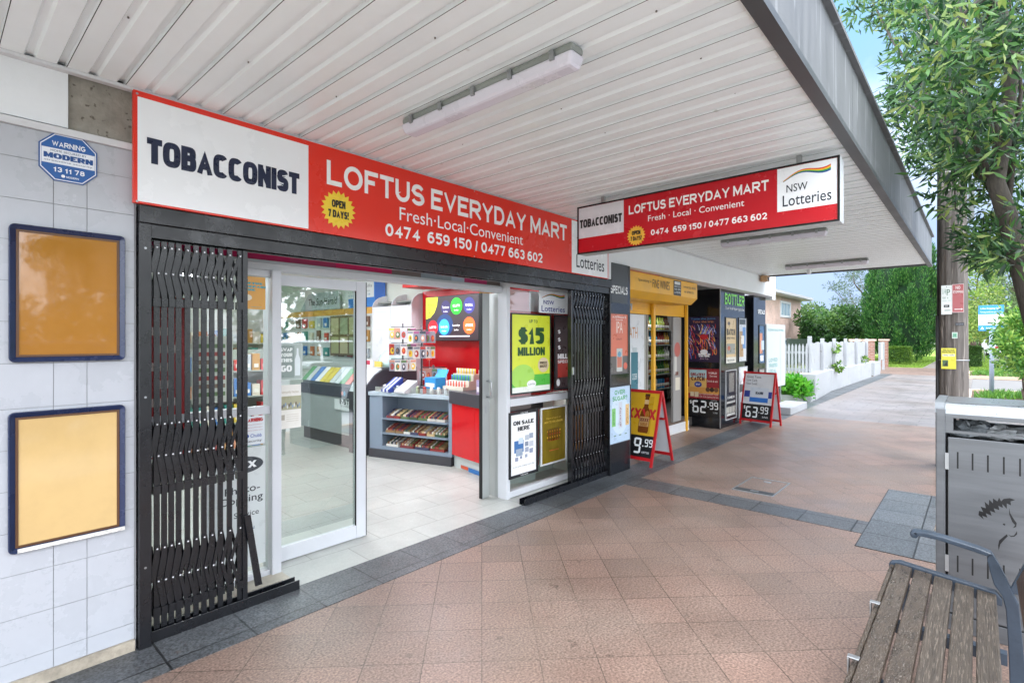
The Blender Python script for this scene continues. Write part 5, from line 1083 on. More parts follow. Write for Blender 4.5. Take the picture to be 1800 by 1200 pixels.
poster('drinks_poster', 'blue picture poster on the far pier under the word SPECIALS', FY(3.427), *pb(FY(3.427), 1334, 571, 1344, 638), gen('#2c4f74', [(.1, .25, .6, .8, '#b8765a'), (.4, .35, .9, .6, '#a9b8c8'), (.2, .05, .8, .2, '#d0d4d8')]), '#0b0c0e')
poster('drinks_poster', 'grey picture poster low on the far pier, behind the sandwich board', FY(3.427), *pb(FY(3.427), 1334, 648, 1344, 720), gen('#8f8c88', [(.1, .3, .6, .8, '#4a4845'), (.5, .4, .9, .7, '#c9c4bc')]), '#0b0c0e')
T = thing('bottler_lettering', 'green BOTTLER lettering high on the street face of the near pier', 'sign', (10.1, 3.43, 2.1))
g0, g1 = PF_.hit(1274, 520)[0], PF_.hit(1308, 520)[0]
mb = MB(C('#7fe01e', .3)).text(PF_, 'BOTTLER', g0, 2.235, g1, 2.44, .004, .02); P_(T, 'green_letters', mb)
P_(T, 'white_letters', MB(C('#e8eae8')).text(PF_, 'Your local liquor specialist', g0 + .02, 2.13, g1, 2.20, .004))
T = thing('specials_lettering', 'small white SPECIALS lettering on the far pier', 'sign', (11.6, 3.43, 2.1)); a0, a1 = PF_.hit(1327, 540)[0], PF_.hit(1343, 540)[0]
P_(T, 'letters', MB(C('#e8eae8')).text(FY(3.427), 'SPECIALS', a0 + .15, 2.13, a1, 2.22, .004, .02))
PSP = FY(3.216)
T = thing('specials_lettering', 'large white SPECIALS lettering on the dark panel beside the right folding gate', 'sign', (5.6, 3.21, 2.1))
a0, a1 = PSP.hit(1071, 512)[0], PSP.hit(1103, 512)[0]; P_(T, 'letters', MB(C('#e8eae8')).text(PSP, 'SPECIALS', a0 + .03, 2.14, a1, 2.235, .002, .02))
def artipa(mb, P, a, b, w, h, n):
    R_(mb, P, a, b, w, h, n, 0, 0, 1, 1, '#cf6f55', 0); R_(mb, P, a, b, w, h, n, 0, 0, 1, .29, '#5f5a58'); T_(mb, P, "AUSTRALIA'S", a, b, w, h, n, .12, .93, .9, .965, '#f0e6e0', .02)
    mb.use(C('#ecd8cc')).text(P, 'IPA', a + w * .33, b + h * .68, a + w * .7, b + h * .87, n + .001); T_(mb, P, 'CRAFT', a, b, w, h, n, .34, .56, .66, .59, '#8f4434', .01); T_(mb, P, 'favourite', a, b, w, h, n, .3, .89, .7, .92, '#f0e6e0')
    R_(mb, P, a, b, w, h, n, .35, .03, .68, .42, '#b9bcb8', .001); R_(mb, P, a, b, w, h, n, .38, .10, .65, .28, '#c0705a', .0014); E_(mb, P, a, b, w, h, n, .51, .32, .1, .05, '#6a98b0', .0016); E_(mb, P, a, b, w, h, n, .86, .12, .11, .06, '#d0604a', .001)
poster('drinks_poster', 'coral IPA can poster on the dark pier beside the right folding gate', PSP, *pb(PSP, 1071.5, 549, 1104, 656), artipa, '#3a3b3d', .012)
def artgrav(mb, P, a, b, w, h, n):
    R_(mb, P, a, b, w, h, n, 0, 0, 1, 1, '#b4cbe0', 0); E_(mb, P, a, b, w, h, n, .5, .5, .42, .36, '#c8dae8', .0004)
    T_(mb, P, 'OVER', a, b, w, h, n, .24, .86, .74, .94, '#2f9a4a', .02); T_(mb, P, 'SUGAR?', a, b, w, h, n, .14, .75, .86, .83, '#2f9a4a', .02)
    for x, c, c2, y0, y1 in ((.20, '#7fc070', '#2f7a3a', .30, .62), (.52, '#c4ccd6', '#7a2f3a', .25, .72), (.86, '#d8b478', '#8f5a20', .28, .66)):
        R_(mb, P, a, b, w, h, n, x - .09, y0, x + .09, y1, c, .0008)
        Q = Pl(P.p(a + w * (x + .045), b + h * (y0 + .03), 0), P.v, -P.u); mb.use(C(c2)).text(Q, 'gravity', 0, 0, h * (y1 - y0) * .75, w * .1, n + .0014)
    for x in (.25, .5, .78): R_(mb, P, a, b, w, h, n, x - .05, .12, x + .06, .14, '#6a8a7a', .001)
poster('drinks_poster', 'pale blue OVER SUGAR? poster low on the dark pier behind the first sandwich board', PSP, 5.30, 5.80, .36, 1.045, artgrav, '#1c1d20', .010, n=.002)

# sandwich boards
def sandwich(label, c0, c1, cb, ht, art, w0=None):
    """front panel feet c0 -> c1 on the ground, back foot cb"""
    c0, c1, cb = Vector(c0), Vector(c1), Vector(cb); u = (c1 - c0); wd = u.length; u.normalize(); back = (cb - c1); back -= u * back.dot(u); d = back.length; back.normalize()
    top = (c0 + c1) / 2 + back * d / 2 + Vector((0, 0, ht)); T = thing('sandwich_board', label, 'sandwich board', (c0 + c1) / 2)
    vF = (Vector((0, 0, ht)) + back * d * .48).normalized(); Lh = (Vector((0, 0, ht)) + back * d * .48).length
    PFr = Pl(c0 + Vector((0, 0, .005)), u, vF); vB = (Vector((0, 0, ht)) - back * d * .48).normalized(); PBk = Pl(c1 + back * d + Vector((0, 0, .005)), -u, vB)
    M_r = mat('red_board_frame', '#b0151c', .35, var=.1)
    for P, nm in ((PFr, 'front'), (PBk, 'back')):
        mb = MB(M_r).fb(P, 0, .03, 0, Lh, -.02, .004).fb(P, wd - .03, wd, 0, Lh, -.02, .004).fb(P, .03, wd - .03, Lh - .035, Lh, -.018, .003).fb(P, .03, wd - .03, .07, .11, -.018, .003)
        if nm == 'back': mb.fb(P, .03, wd - .03, Lh * .6, Lh * .6 + .025, -.04, -.021)
        P_(T, nm + '_frame', mb)
        mb = MB(); art(mb, P, .03, .11, wd - .06, Lh - .145, -.003); P_(T, nm + '_panel', mb)
        P_(T, nm + '_backing', MB(C('#c9cccf')).rect(Pl(P.p(wd, 0, 0), -P.u, P.v), .03, wd - .03, .11, Lh - .035, .008))
    return T
def artxx(mb, P, a, b, w, h, n):
    R_(mb, P, a, b, w, h, n, 0, .33, 1, 1, '#c99f22', 0); R_(mb, P, a, b, w, h, n, 0, 0, 1, .33, '#15171b', 0); R_(mb, P, a, b, w, h, n, .74, .36, .86, .95, '#b38c1e', .0003)
    x0_ = .66; prof = [(.10, .37), (.115, .40), (.115, .62), (.10, .70), (.05, .78), (.045, .93), (.055, .935), (.055, .985)]
    pts = [(x0_ + r * 1.3, y) for r, y in prof] + [(x0_ - r * 1.3, y) for r, y in reversed(prof)]
    mb.use(C('#6b3a14', .2)).face(P, [(a + w * x, b + h * y) for x, y in pts], n + .0006)
    R_(mb, P, a, b, w, h, n, x0_ - .14, .47, x0_ + .14, .62, '#b08a5a', .0009); R_(mb, P, a, b, w, h, n, x0_ - .06, .82, x0_ + .06, .89, '#c9a878', .0009); R_(mb, P, a, b, w, h, n, x0_ - .07, .95, x0_ + .07, .985, '#3a2412', .0009); E_(mb, P, a, b, w, h, n, x0_ + .06, .66, .06, .06, '#9a6424', .0008)
    T_(mb, P, 'XXXX', a, b, w, h, n, x0_ - .125, .545, x0_ + .125, .60, '#5a1a1a', .03, .0014); T_(mb, P, 'GOLD', a, b, w, h, n, x0_ - .1, .48, x0_ + .1, .53, '#8a5a20', .03, .0014)
    T_(mb, P, 'XXXX', a, b, w, h, n, .12, .58, .97, .75, '#b01a26', .04, .0004)
    x = digits(mb, P, '9', a + w * .46, b + h * .05, h * .24, n + .001); mb.ell(P, x + w * .01, b + h * .17, w * .02, w * .02, n + .001, 8); digits(mb, P, '99', x + w * .05, b + h * .165, h * .115, n + .001)
    T_(mb, P, '6 BOTTLES', a, b, w, h, n, .72, .06, .93, .09, '#cfd2d4', .01)
sandwich('yellow sandwich board with a brown beer bottle priced 9.99 beside the dark pier', (6.02, 3.58, 0), (6.0, 3.03, 0), (6.585, 3.06, 0), .93, artxx)
def artgt(mb, P, a, b, w, h, n):
    R_(mb, P, a, b, w, h, n, 0, .33, 1, 1, '#d3d6da', 0); R_(mb, P, a, b, w, h, n, 0, 0, 1, .33, '#15171b', 0)
    for i, s in enumerate(('Great Taste.', 'Low Carb.', 'Now Good.')): T_(mb, P, s, a, b, w, h, n, .06, .905 - i * .075, .06 + .043 * len(s), .955 - i * .075, '#2a2d33')
    R_(mb, P, a, b, w, h, n, .02, .48, .98, .62, '#2f3f8f', .0003); R_(mb, P, a, b, w, h, n, .22, .42, .86, .70, '#c9d2dc', .0008); R_(mb, P, a, b, w, h, n, .22, .38, .86, .48, '#2f6fc0', .001)
    T_(mb, P, 'HAHN', a, b, w, h, n, .42, .55, .68, .61, '#2a3548', .03, .0014)
    T_(mb, P, '$', a, b, w, h, n, .05, .21, .11, .29, '#e9eef0', .01); x = digits(mb, P, '63', a + w * .13, b + h * .04, h * .235, n + .001); mb.ell(P, x + w * .01, b + h * .16, w * .018, w * .018, n + .001, 8); digits(mb, P, '99', x + w * .05, b + h * .14, h * .15, n + .001)
    T_(mb, P, '24 PACK', a, b, w, h, n, .72, .05, .92, .09, '#cfd2d4', .01)
sandwich('red framed sandwich board of a white beer carton priced $63.99 beyond the near pier', (10.3, 3.40, 0), (10.16, 2.80, 0), (10.55, 2.80, 0), .98, artgt)
# white poster board beyond the building, small fittings
PW2 = FY(3.42)
T = thing('white_poster_board', 'large white printed board standing between the bottle shop and the picket fence', 'sign board', (12.8, 3.45, 0))
mb = MB(C('#b4babb')).box(12.10, 13.55, 3.42, 3.46, .52, 1.93); P_(T, 'board', mb, bevel=.004)
mb = MB(C('#5f9a94')).text(PW2, 'BUILDING PEACE OF MIND', 12.2, 1.78, 13.4, 1.83, .002).text(PW2, 'LOVED', 12.25, 1.10, 12.9, 1.18, .002, .02).text(PW2, 'TRUSTED', 12.25, .98, 12.9, 1.06, .002, .02).text(PW2, 'LOCAL', 12.25, .86, 12.8, .94, .002, .02).use(C('#a9b0c4')).rect(PW2, 13.1, 13.2, .65, 1.6, .002).ell(PW2, 13.15, 1.68, .06, .08, .002, 10).use(C('#8f9aa8')).text(PW2, 'CALL TODAY', 12.6, .66, 13.0, .70, .002, .01)
P_(T, 'print', mb); P_(T, 'posts', MB(M_steel).box(12.3, 12.36, 3.461, 3.5, 0, 1.8).box(13.3, 13.36, 3.461, 3.5, 0, 1.8))
single('security_camera_box', MB(C('#b89068')).box(10.98, 11.16, 3.10, 3.22, 2.735, 2.85).use(C('#3a2f28')).box(11.03, 11.12, 3.094, 3.0999, 2.76, 2.82), 'small brown box fitting at the end of the white beam under the awning', 'fitting', (11.07, 3.2, 2.73))
single('concrete_block', MB(M_wout).box(12.1, 13.5, 2.95, 3.40, .004, .16), 'low white painted block on the path behind the second sandwich board', 'block', (12.7, 3.2, 0), bevel=.01)

T = thing('added_fill_lamp', 'added unseen light panel brightening the inside of the bottle shop', 'ceiling light', (9.5, 4.9, 2.6)); P_(T, 'housing', MB(M_white).box(8.9, 10.1, 4.75, 5.05, 2.6, 2.69)); P_(T, 'diffuser', MB(mat('lit_diffuser', '#fff8ee', .5, var=0, emit=9)).box(8.92, 10.08, 4.77, 5.03, 2.59, 2.5995))  # unseen lamp, added to brighten the dark shelves behind the doorway
# ================================================================== bin
M_bin = mat('brushed_bin_steel', '#6a6d70', .36, metal=.55, var=.15, vs=3, stretch=(1, .4, 6))
M_bin_l = mat('bin_top_steel', '#8d9194', .3, metal=.7, var=.15, vs=8, speck=(60, '#6d7072', .68))
KB = FX(3.76); T = thing('litter_bin', 'stainless steel street litter bin with slotted door and black horse head emblem', 'bin', (4.0, -.15, 0))
yL, yR = -.18, .47       # a = -y
body = MB(M_bin)
body.fb(KB, yL, yL + .042, .0, 1.215, -.5, .006); body.fb(KB, yR - .042, yR, 0, 1.215, -.5, .006)
body.fb(KB, yL + .042, yR - .042, .0, .09, -.5, -.004); body.fb(KB, yL + .042, yR - .042, .09, 1.06, -.5, -.49)
P_(T, 'frame', body, bevel=.004)
s0, s1 = yL + .075, yR - .075
mb = MB(M_bin).fb(KB, yL + .042, s0, 1.085, 1.19, -.006, .002).fb(KB, s1, yR - .042, 1.085, 1.19, -.006, .002).fb(KB, s0, s1, 1.085, 1.10, -.006, .002).fb(KB, s0, s1, 1.168, 1.19, -.006, .002)
P_(T, 'opening_surround', mb)
P_(T, 'rear_surround', MB(M_bin).fb(KB, yL + .042, yR - .042, .9, 1.10, -.5, -.492).fb(KB, yL + .042, s0, 1.10, 1.19, -.5, -.492).fb(KB, s1, yR - .042, 1.10, 1.19, -.5, -.492))
# rolled top, section in x,z
sec = [(0.008, 1.19)] + [(.008 + .06 * (1 - math.cos(t)), 1.19 + .06 * math.sin(t)) for t in (.25, .5, .8, 1.1, 1.35, 1.57)] + [(.45, 1.25), (.5, 1.22), (.5, 1.19)]
PT = Pl((3.75, 0, 0), (1, 0, 0)); mb = MB(M_bin_l); mb.prism(PT, sec, -.14, .425); P_(T, 'rolled_top', mb)
P_(T, 'end_cap', MB(mat('cast_end_cap', '#7b8083', .4, metal=.4, var=.1)).prism(PT, [(x - .004, z + .004) for x, z in sec], -.184, -.1415)); P_(T, 'end_cap', MB(mat('cast_end_cap', '#7b8083')).prism(PT, [(x - .004, z + .004) for x, z in sec], .4265, .472))
dr = P_(T, 'door', MB(M_bin).fb(KB, yL + .052, yR - .052, .10, 1.062, -.012, .004), bevel=.003)
P_(T, 'inner_liner', MB(M_rubber).fb(KB, yL + .043, yR - .043, .1, 1.05, -.48, -.03))
mb = MB(M_rubber)
for cx in (1683.5, 1709.6, 1736.5, 1764.5, 1793):
    a, _ = KB.hit(cx, 815); z0, z1 = 1.06 - .165, 1.06 - .075
    mb.fb(KB, a - .0035, a + .0035, z0, z1, .0041, .0048)
    mb.fb(KB, a - .0035, a + .0035, .33, .42, .0041, .0048)
P_(T, 'slots', mb, parent=dr)
cv = lambda pts: [KB.hit(1480 + x / 2.306, 680 + y / 2.306) for x, y in pts]
mb = MB(C('#0e0f11'))
for poly in ([(553,517),(575,535),(568,520),(590,528),(583,510),(607,520),(600,500),(622,508),(615,490),(638,497),(634,480),(652,488),(650,473),(668,492),(668,470),(685,478),(683,462),(702,456),(680,449),(655,452),(645,462),(637,447),(630,462),(612,450),(612,470),(597,455),(595,478),(578,463),(583,490),(562,483),(572,505),(556,500)],
             [(678,488),(682,510),(697,535),(708,550),(706,565),(693,570),(702,558),(690,545),(678,515)], [(674,596),(685,602),(697,600),(703,592),(709,582),(710,595),(700,604),(685,606)],
             [(668,595),(655,605),(637,620),(633,640),(635,660),(642,635),(655,620),(672,603)], [(651,555),(656,551),(663,555),(659,560)]):
    p = cv(poly); mb.face(KB, p[::-1] if sum((p[i][0] - p[i-1][0]) * (p[i][1] + p[i-1][1]) for i in range(len(p))) > 0 else p, .0045)
P_(T, 'horse_emblem', mb, parent=dr)
for z in (.93, .37): P_(T, 'hinge', MB(M_steel).fb(KB, yL + .040, yL + .056, z - .045, z + .045, .0062, .014))
mb = MB(C('#c9cdd0')); r = random.Random(5)
def blob(c, rx, ry, rz, m, k=9, seed=0, am=.25):
    q = random.Random(seed); b = MB(m); vs = []; fs = []
    for i in range(k + 1):
        for j in range(k * 2):
            th = math.pi * i / k; ph = math.pi * j / k; rr_ = 1 + q.uniform(-am, am); vs.append((c[0] + rx * rr_ * math.sin(th) * math.cos(ph), c[1] + ry * rr_ * math.sin(th) * math.sin(ph), c[2] + rz * rr_ * math.cos(th)))
    for i in range(k):
        for j in range(k * 2): a = i * 2 * k; fs.append((a + j, a + (j + 1) % (2 * k), a + 2 * k + (j + 1) % (2 * k), a + 2 * k + j))
    return b.add(vs, fs)
for i, (x, y, z, rx, ry, rz, c, l) in enumerate(((3.93, .04, 1.09, .1, .1, .05, '#6b7174', 'crumpled grey plastic bag at the left end of the bin opening'), (3.95, -.11, 1.085, .12, .12, .035, '#a9adae', 'crumpled white plastic bag in the middle of the bin opening'), (3.95, -.3, 1.09, .13, .1, .055, '#1e1b1e', 'dark knotted rubbish bag at the right of the bin opening'))):
    tag(blob((x, y, z), rx, ry, rz, mat('bag_' + c.strip('#'), c, .3, var=.35, vs=20, bump=.8, bs=30), 8, i, .38).obj('rubbish_bag', None, off=(x, y, z)), l, 'rubbish bag')

# ================================================================== bench
M_slat = mat('weathered_hardwood', '#4a4239', .6, var=.4, vs=7, bump=.8, bs=22, stretch=(.6, 9, 9), speck=(26, '#6d6358', .58))
M_slatw = mat('peeling_wet_hardwood', '#4c4238', .3, var=.4, vs=6, bump=.9, bs=35, stretch=(1.5, 6, 6), speck=(45, '#857d74', .62))
M_blue = mat('blue_grey_cast_metal', '#34404d', .35, var=.2, vs=9, bump=.15, bs=60)
T = thing('street_bench', 'weathered timber slatted bench with blue-grey cast metal ends beside the bin', 'bench', (2.4, .13, 0))
xa, xb = 1.45, 3.295
for i in range(5):
    y1 = .318 - i * .0775; y0 = y1 - .068; z = .462 - i * .0085
    P_(T, 'seat_slat', MB(M_slatw if i < 2 else M_slat).hexa([(xa, y0, z - .036), (xb, y0, z - .036), (xb, y1, z - .03), (xa, y1, z - .03), (xa, y0, z - .005), (xb, y0, z - .005), (xb, y1, z), (xa, y1, z)]), bevel=.005)
P_(T, 'front_slat', MB(M_slatw).hexa([(xa, .322, .37), (xb, .322, .37), (xb, .345, .37), (xa, .345, .37), (xa, .322, .452), (xb, .322, .452), (xb, .34, .452), (xa, .34, .452)]), bevel=.006)
for i in range(4):
    z = .50 + i * .095; y = -.125 - i * .035
    P_(T, 'back_slat', MB(mat('dark_back_timber', '#4d3c32', .5, var=.35, vs=6, bump=.5, bs=25, stretch=(.8, 8, 8))).hexa([(xa, y - .03, z), (xb, y - .03, z), (xb, y, z), (xa, y, z), (xa, y - .06, z + .08), (xb, y - .06, z + .08), (xb, y - .03, z + .08), (xa, y - .03, z + .08)]), bevel=.005)
for x in (2.72, 2.20):
    P_(T, 'slat_clip', MB(M_steel).box(x - .013, x + .013, .3455, .352, .40, .468).box(x - .013, x + .013, .315, .352, .4681, .474), bevel=.002)
    P_(T, 'under_support', MB(M_blue).box(x - .02, x + .02, -.08, .30, .375, .418))
def cast(x0, x1):
    K_ = FX(x0); h = lambda pts: [KB2.hit(*p) for p in pts]
    mb = MB(M_blue)
    th = x1 - x0
    top = [(.252, .635), (.235, .643), (.19, .646), (.13, .641), (.07, .632), (.0, .620), (-.045, .607)]        # (y, z) armrest
    bot = [(-.03, .592), (.03, .603), (.09, .613), (.15, .622), (.20, .624), (.232, .622)]
    pts = [(-y, z) for y, z in top + bot]
    mb.prism(K_, pts[::-1] if False else pts, -th - .012, .012)
    leg = [(-.045, .607), (-.07, .56), (-.095, .50), (-.118, .44), (-.135, .40), (-.15, .2), (-.165, .0), (-.105, .0), (-.10, .2), (-.092, .36), (-.080, .42), (-.052, .465), (-.038, .52), (-.028, .57), (-.03, .592)]
    mb.prism(K_, [(-y, z) for y, z in leg], -th, 0)
    rail = [(.335, .462), (.345, .452), (.345, .425), (.325, .41), (-.08, .372), (-.08, .408), (-.06, .432), (.30, .472)]
    mb.prism(K_, [(-y, z) for y, z in rail], -th, .002)
    fl = [(.33, .41), (.30, .30), (.28, .15), (.30, .0), (.25, .0), (.235, .15), (.25, .30), (.27, .40)]
    mb.prism(K_, [(-y, z) for y, z in fl], -th, 0)
    curl = [(.252 + .0, .635)]; mb.tube([(x0 - .012, .242, .625), (x1 + .012, .242, .625)], .017, 12)
    mb.prism(K_, [(-y, z) for y, z in [(-.10, .44), (-.14, .44), (-.30, .90), (-.27, .91)]], -th + .006, -.006)
    return mb
P_(T, 'cast_end', cast(3.296, 3.332), bevel=.004); P_(T, 'cast_end', cast(1.41, 1.446), bevel=.004)

# ================================================================== power pole and its signs
M_pole = mat('old_pole_timber', '#66605b', .85, var=.45, vs=6, bump=1, bs=9, stretch=(5, 5, .35), speck=(9, '#8b847c', .60))
pc = at_d(1675.5, 600, 6.55); px_, py_ = pc.x, pc.y
T = thing('power_pole', 'old grey timber power pole with signs on it, behind the litter bin', 'pole', (px_, py_, 0))
mb = MB(M_pole); q = random.Random(1); vs = []; fs = []; k = 40; hz = [0, .5, 1.0, 1.6, 2.4, 3.2, 4.4, 6.0, 8.5]
rad = [1 + q.uniform(-.045, .03) for _ in range(k)]
for i, z in enumerate(hz):
    for j in range(k): rr_ = (.158 - .006 * z) * (rad[j] + q.uniform(-.008, .008)); vs.append((px_ + rr_ * math.cos(2 * math.pi * j / k), py_ + rr_ * math.sin(2 * math.pi * j / k), z))
for i in range(len(hz) - 1):
    for j in range(k): fs.append((i * k + j, i * k + (j + 1) % k, (i + 1) * k + (j + 1) % k, (i + 1) * k + j))
mb.add(vs, fs + [tuple(range((len(hz) - 1) * k, len(hz) * k))]); P_(T, 'timber_shaft', mb)
P_(T, 'cable_conduit', MB(mat('black_conduit', '#2b2a2a', .6)).tube([(px_ - .07, py_ + .15, z) for z in (0, 1.9)] , .018, 8).tube([(px_ - .06, py_ + .145, 1.9), (px_ - .06, py_ + .14, 5.5)], .012, 8))
P_(T, 'cable_loop', MB(mat('white_cable', '#c9c6c2', .5)).tube([(px_ - .15, py_ + .07 - .12 * math.sin(t), 3.55 + .12 * math.cos(t)) for t in [i * .35 for i in range(12)]], .008, 6))
P_(T, 'steel_band', MB(M_steel).lathe((px_, py_, 1.335), [(.155, 0), (.157, 0), (.157, .012), (.155, .012)], 32))
P_(T, 'bracket_arm', MB(M_steel).box(px_ + .1, px_ + .14, py_ - .75, py_ - .1, 3.55, 3.60).box(px_ + .1, px_ + .14, py_ - .2, py_ - .14, 3.1, 3.55))
KP = FX(px_ - .175)
def flat(name, label, P, box, art, cat='sign', th=.004, rc=0):
    a0, a1, b0, b1 = box; T = thing(name, label, cat, P.p((a0 + a1) / 2, b0, 0))
    P_(T, 'plate', MB(M_steel).fb(P, a0, a1, b0, b1, -th, 0)); mb = MB(); art(mb, P, a0, b0, a1 - a0, b1 - b0, .0006); P_(T, 'print', mb); return T
def art4p(mb, P, a, b, w, h, n):
    R_(mb, P, a, b, w, h, n, 0, 0, 1, 1, '#e3e8e4', 0); mb.use(C('#2f6b4a')).text(P, 'P', a + w * .52, b + h * .66, a + w * .84, b + h * .86, n + .001); T_(mb, P, '1/4', a, b, w, h, n, .14, .70, .46, .88, '#6f9a84', 0)
    T_(mb, P, '8:30', a, b, w, h, n, .14, .54, .42, .60, '#5f8f76', 0); T_(mb, P, '6', a, b, w, h, n, .56, .54, .66, .60, '#5f8f76', 0); T_(mb, P, 'MON - FRI', a, b, w, h, n, .14, .45, .86, .49, '#8fae9c'); R_(mb, P, a, b, w, h, n, .24, .24, .76, .33, '#24282a'); T_(mb, P, 'SAT', a, b, w, h, n, .36, .26, .64, .31, '#e3e8e4', 0, .0018)
    R_(mb, P, a, b, w, h, n, .3, .13, .88, .15, '#4a6a5a'); E_(mb, P, a, b, w, h, n, .5, .95, .04, .015, '#3a3d40', k=8)
flat('parking_sign', 'white and green quarter hour parking sign on the timber pole', KP, (-.349, -.248, 1.905, 2.262), art4p)
def artns(mb, P, a, b, w, h, n):
    R_(mb, P, a, b, w, h, n, 0, 0, 1, 1, '#dcc3c3', 0); R_(mb, P, a, b, w, h, n, .04, .02, .96, .98, '#b55f62', .0003); T_(mb, P, 'NO', a, b, w, h, n, .3, .82, .7, .93, '#efe6e4', .02); T_(mb, P, 'STOPPING', a, b, w, h, n, .06, .68, .94, .77, '#efe6e4', .02); R_(mb, P, a, b, w, h, n, .2, .10, .85, .13, '#efe6e4'); mb.use(C('#efe6e4')).face(P, [(a + w * .78, b + h * .08), (a + w * .93, b + h * .115), (a + w * .78, b + h * .15)], n + .0008)
flat('no_stopping_sign', 'faded red NO STOPPING sign on the timber pole beside the white parking sign', KP, (-.246, -.136, 1.925, 2.272), artns)
flat('pole_tag', 'small dark number plate on the timber pole below the red sign', KP, (-.215, -.135, 1.765, 1.80), lambda mb, P, a, b, w, h, n: (R_(mb, P, a, b, w, h, n, 0, 0, 1, 1, '#3a3d45', 0), T_(mb, P, 'LO 6418', a, b, w, h, n, .1, .25, .9, .75, '#9a9fa8')))
flat('pole_tag', 'small green and white H plate on the timber pole', KP, (-.247, -.195, 1.61, 1.685), lambda mb, P, a, b, w, h, n: (R_(mb, P, a, b, w, h, n, 0, 0, 1, 1, '#d5dfd6', 0), R_(mb, P, a, b, w, h, n, .12, .12, .88, .88, '#8fc4aa', .0003), T_(mb, P, 'H', a, b, w, h, n, .28, .25, .72, .75, '#2f8f6a', .02)))
def arty2(mb, P, a, b, w, h, n):
    R_(mb, P, a, b, w, h, n, 0, 0, 1, 1, '#d9d23a', 0); T_(mb, P, 'THIS VILLAGE IS', a, b, w, h, n, .12, .88, .88, .94, '#2a2a18', .02); T_(mb, P, 'PROTECTING YOU', a, b, w, h, n, .06, .78, .94, .85, '#2a2a18', .02); R_(mb, P, a, b, w, h, n, .08, .60, .92, .72, '#e9e6c0'); T_(mb, P, 'Stay safe', a, b, w, h, n, .16, .62, .86, .70, '#4a4a6a', 0, .0016)
    R_(mb, P, a, b, w, h, n, .08, .12, .46, .42, '#3f5f3a'); mb.use(C('#1c241a')).face(P, [(a + w * x, b + h * y) for x, y in ((.12, .14), (.42, .14), (.42, .36), (.3, .30), (.22, .2))], n + .001)
flat('yellow_notice', 'yellow printed notice fixed low on the timber pole', KP, (-.349, -.208, 1.235, 1.49), arty2, 'notice')
# blue parking information sign
KI2 = FX(18.95); (a0, b1), (a1, b0) = KI2.hit(1720, 537), KI2.hit(1765, 581)
T = thing('information_sign', 'blue and white shopping centre parking sign on a grey post in the garden bed', 'sign', (19, -.26, 0))
mb = MB(C('#2f86cc')).fb(KI2, a0, a1, b0, b1, -.01, 0); w_, h_ = a1 - a0, b1 - b0
mb.use(C('#dfe6ea')).rect(KI2, a0, a1, b0 + h_ * .22, b0 + h_ * .64, .002)
mb.use(C('#eef2f4')).text(KI2, 'Loftus Shopping Centre', a0 + w_ * .08, b0 + h_ * .83, a1 - w_ * .08, b0 + h_ * .91, .003, .006).text(KI2, 'Parking conditions apply', a0 + w_ * .08, b0 + h_ * .70, a1 - w_ * .25, b0 + h_ * .76, .003).text(KI2, 'Sutherland Shire Council', a0 + w_ * .3, b0 + h_ * .08, a1 - w_ * .08, b0 + h_ * .14, .003)
mb.use(C('#1f2428')).rect(KI2, a0 + w_ * .35, a0 + w_ * .58, b0 + h_ * .27, b0 + h_ * .33, .003).use(C('#9ac0c0')).ell(KI2, a0 + w_ * .14, b0 + h_ * .54, .03, .03, .003, 10).ell(KI2, a0 + w_ * .32, b0 + h_ * .54, .03, .03, .003, 10).ell(KI2, a0 + w_ * .14, b0 + h_ * .36, .03, .03, .003, 10).use(C('#eef2f4')).face(KI2, [(a0 + w_ * .08, b0 + h_ * .06), (a0 + w_ * .22, b0 + h_ * .06), (a0 + w_ * .15, b0 + h_ * .16)], .003)
P_(T, 'panel', mb); P_(T, 'post', MB(mat('grey_post', '#8f9bab', .45)).tube([(19.0, .245 - .5, .0), (19.0, .245 - .5, b1 - .02)], .05, 14))

# ================================================================== garden beds, hedges, trees
M_leaf_gc = leafmat('groundcover_leaf', ['#34661e', '#4f812b', '#709a3f', '#3e6e28'])
def bed(name, label, x0, x1, y0, y1, n):
    T = thing(name, label, 'garden bed', ((x0 + x1) / 2, (y0 + y1) / 2, 0))
    P_(T, 'kerb', MB(M_kerb).box(x0 - .15, x0, y0, y1 + .12, 0, .12).box(x0, x1, y1, y1 + .12, 0, .12).box(x1, x1 + .15, y0, y1 + .12, 0, .12)); P_(T, 'soil', MB(M_soil).box(x0, x1, y0, y1, -.1, .07))
    pts = []; 
    for _ in range(n):
        cx, cy = RNG.uniform(x0 + .1, x1 - .1), RNG.uniform(y0, y1 - .1); 
        if math.sin(cx * 2.1 + cy * 1.7) + RNG.uniform(-.6, .6) < -.35: continue
        for _ in range(14): pts.append((cx + RNG.normal() * .07, cy + RNG.normal() * .07, .07))
    pts = np.array(pts); d = RNG.normal(size=pts.shape) * .5 + np.array([0, 0, 1.0])
    o = leaves('ground_cover', pts, d, RNG.uniform(.1, .26, len(pts)), .035, M_leaf_gc, T, T.location); o['kind'] = 'stuff'
bed('garden_bed', 'near kerbed garden bed of green ground cover around the blue sign post', 17.45, 20.6, -6, .15, 420)
bed('garden_bed', 'far kerbed garden bed beyond the concrete crossing', 28.4, 32.5, -6, .3, 480)
M_lawnb = leafmat('lawn_blade', ['#4f731e', '#709130', '#8da444', '#5e8124'])
n = 26000; P = np.concatenate([np.stack([RNG.uniform(37, 60, n), RNG.uniform(2.35, 6.2, n), np.full(n, .01)], 1), np.stack([RNG.uniform(33.5, 75, n), RNG.uniform(-.85, .35, n), np.full(n, .01)], 1)])
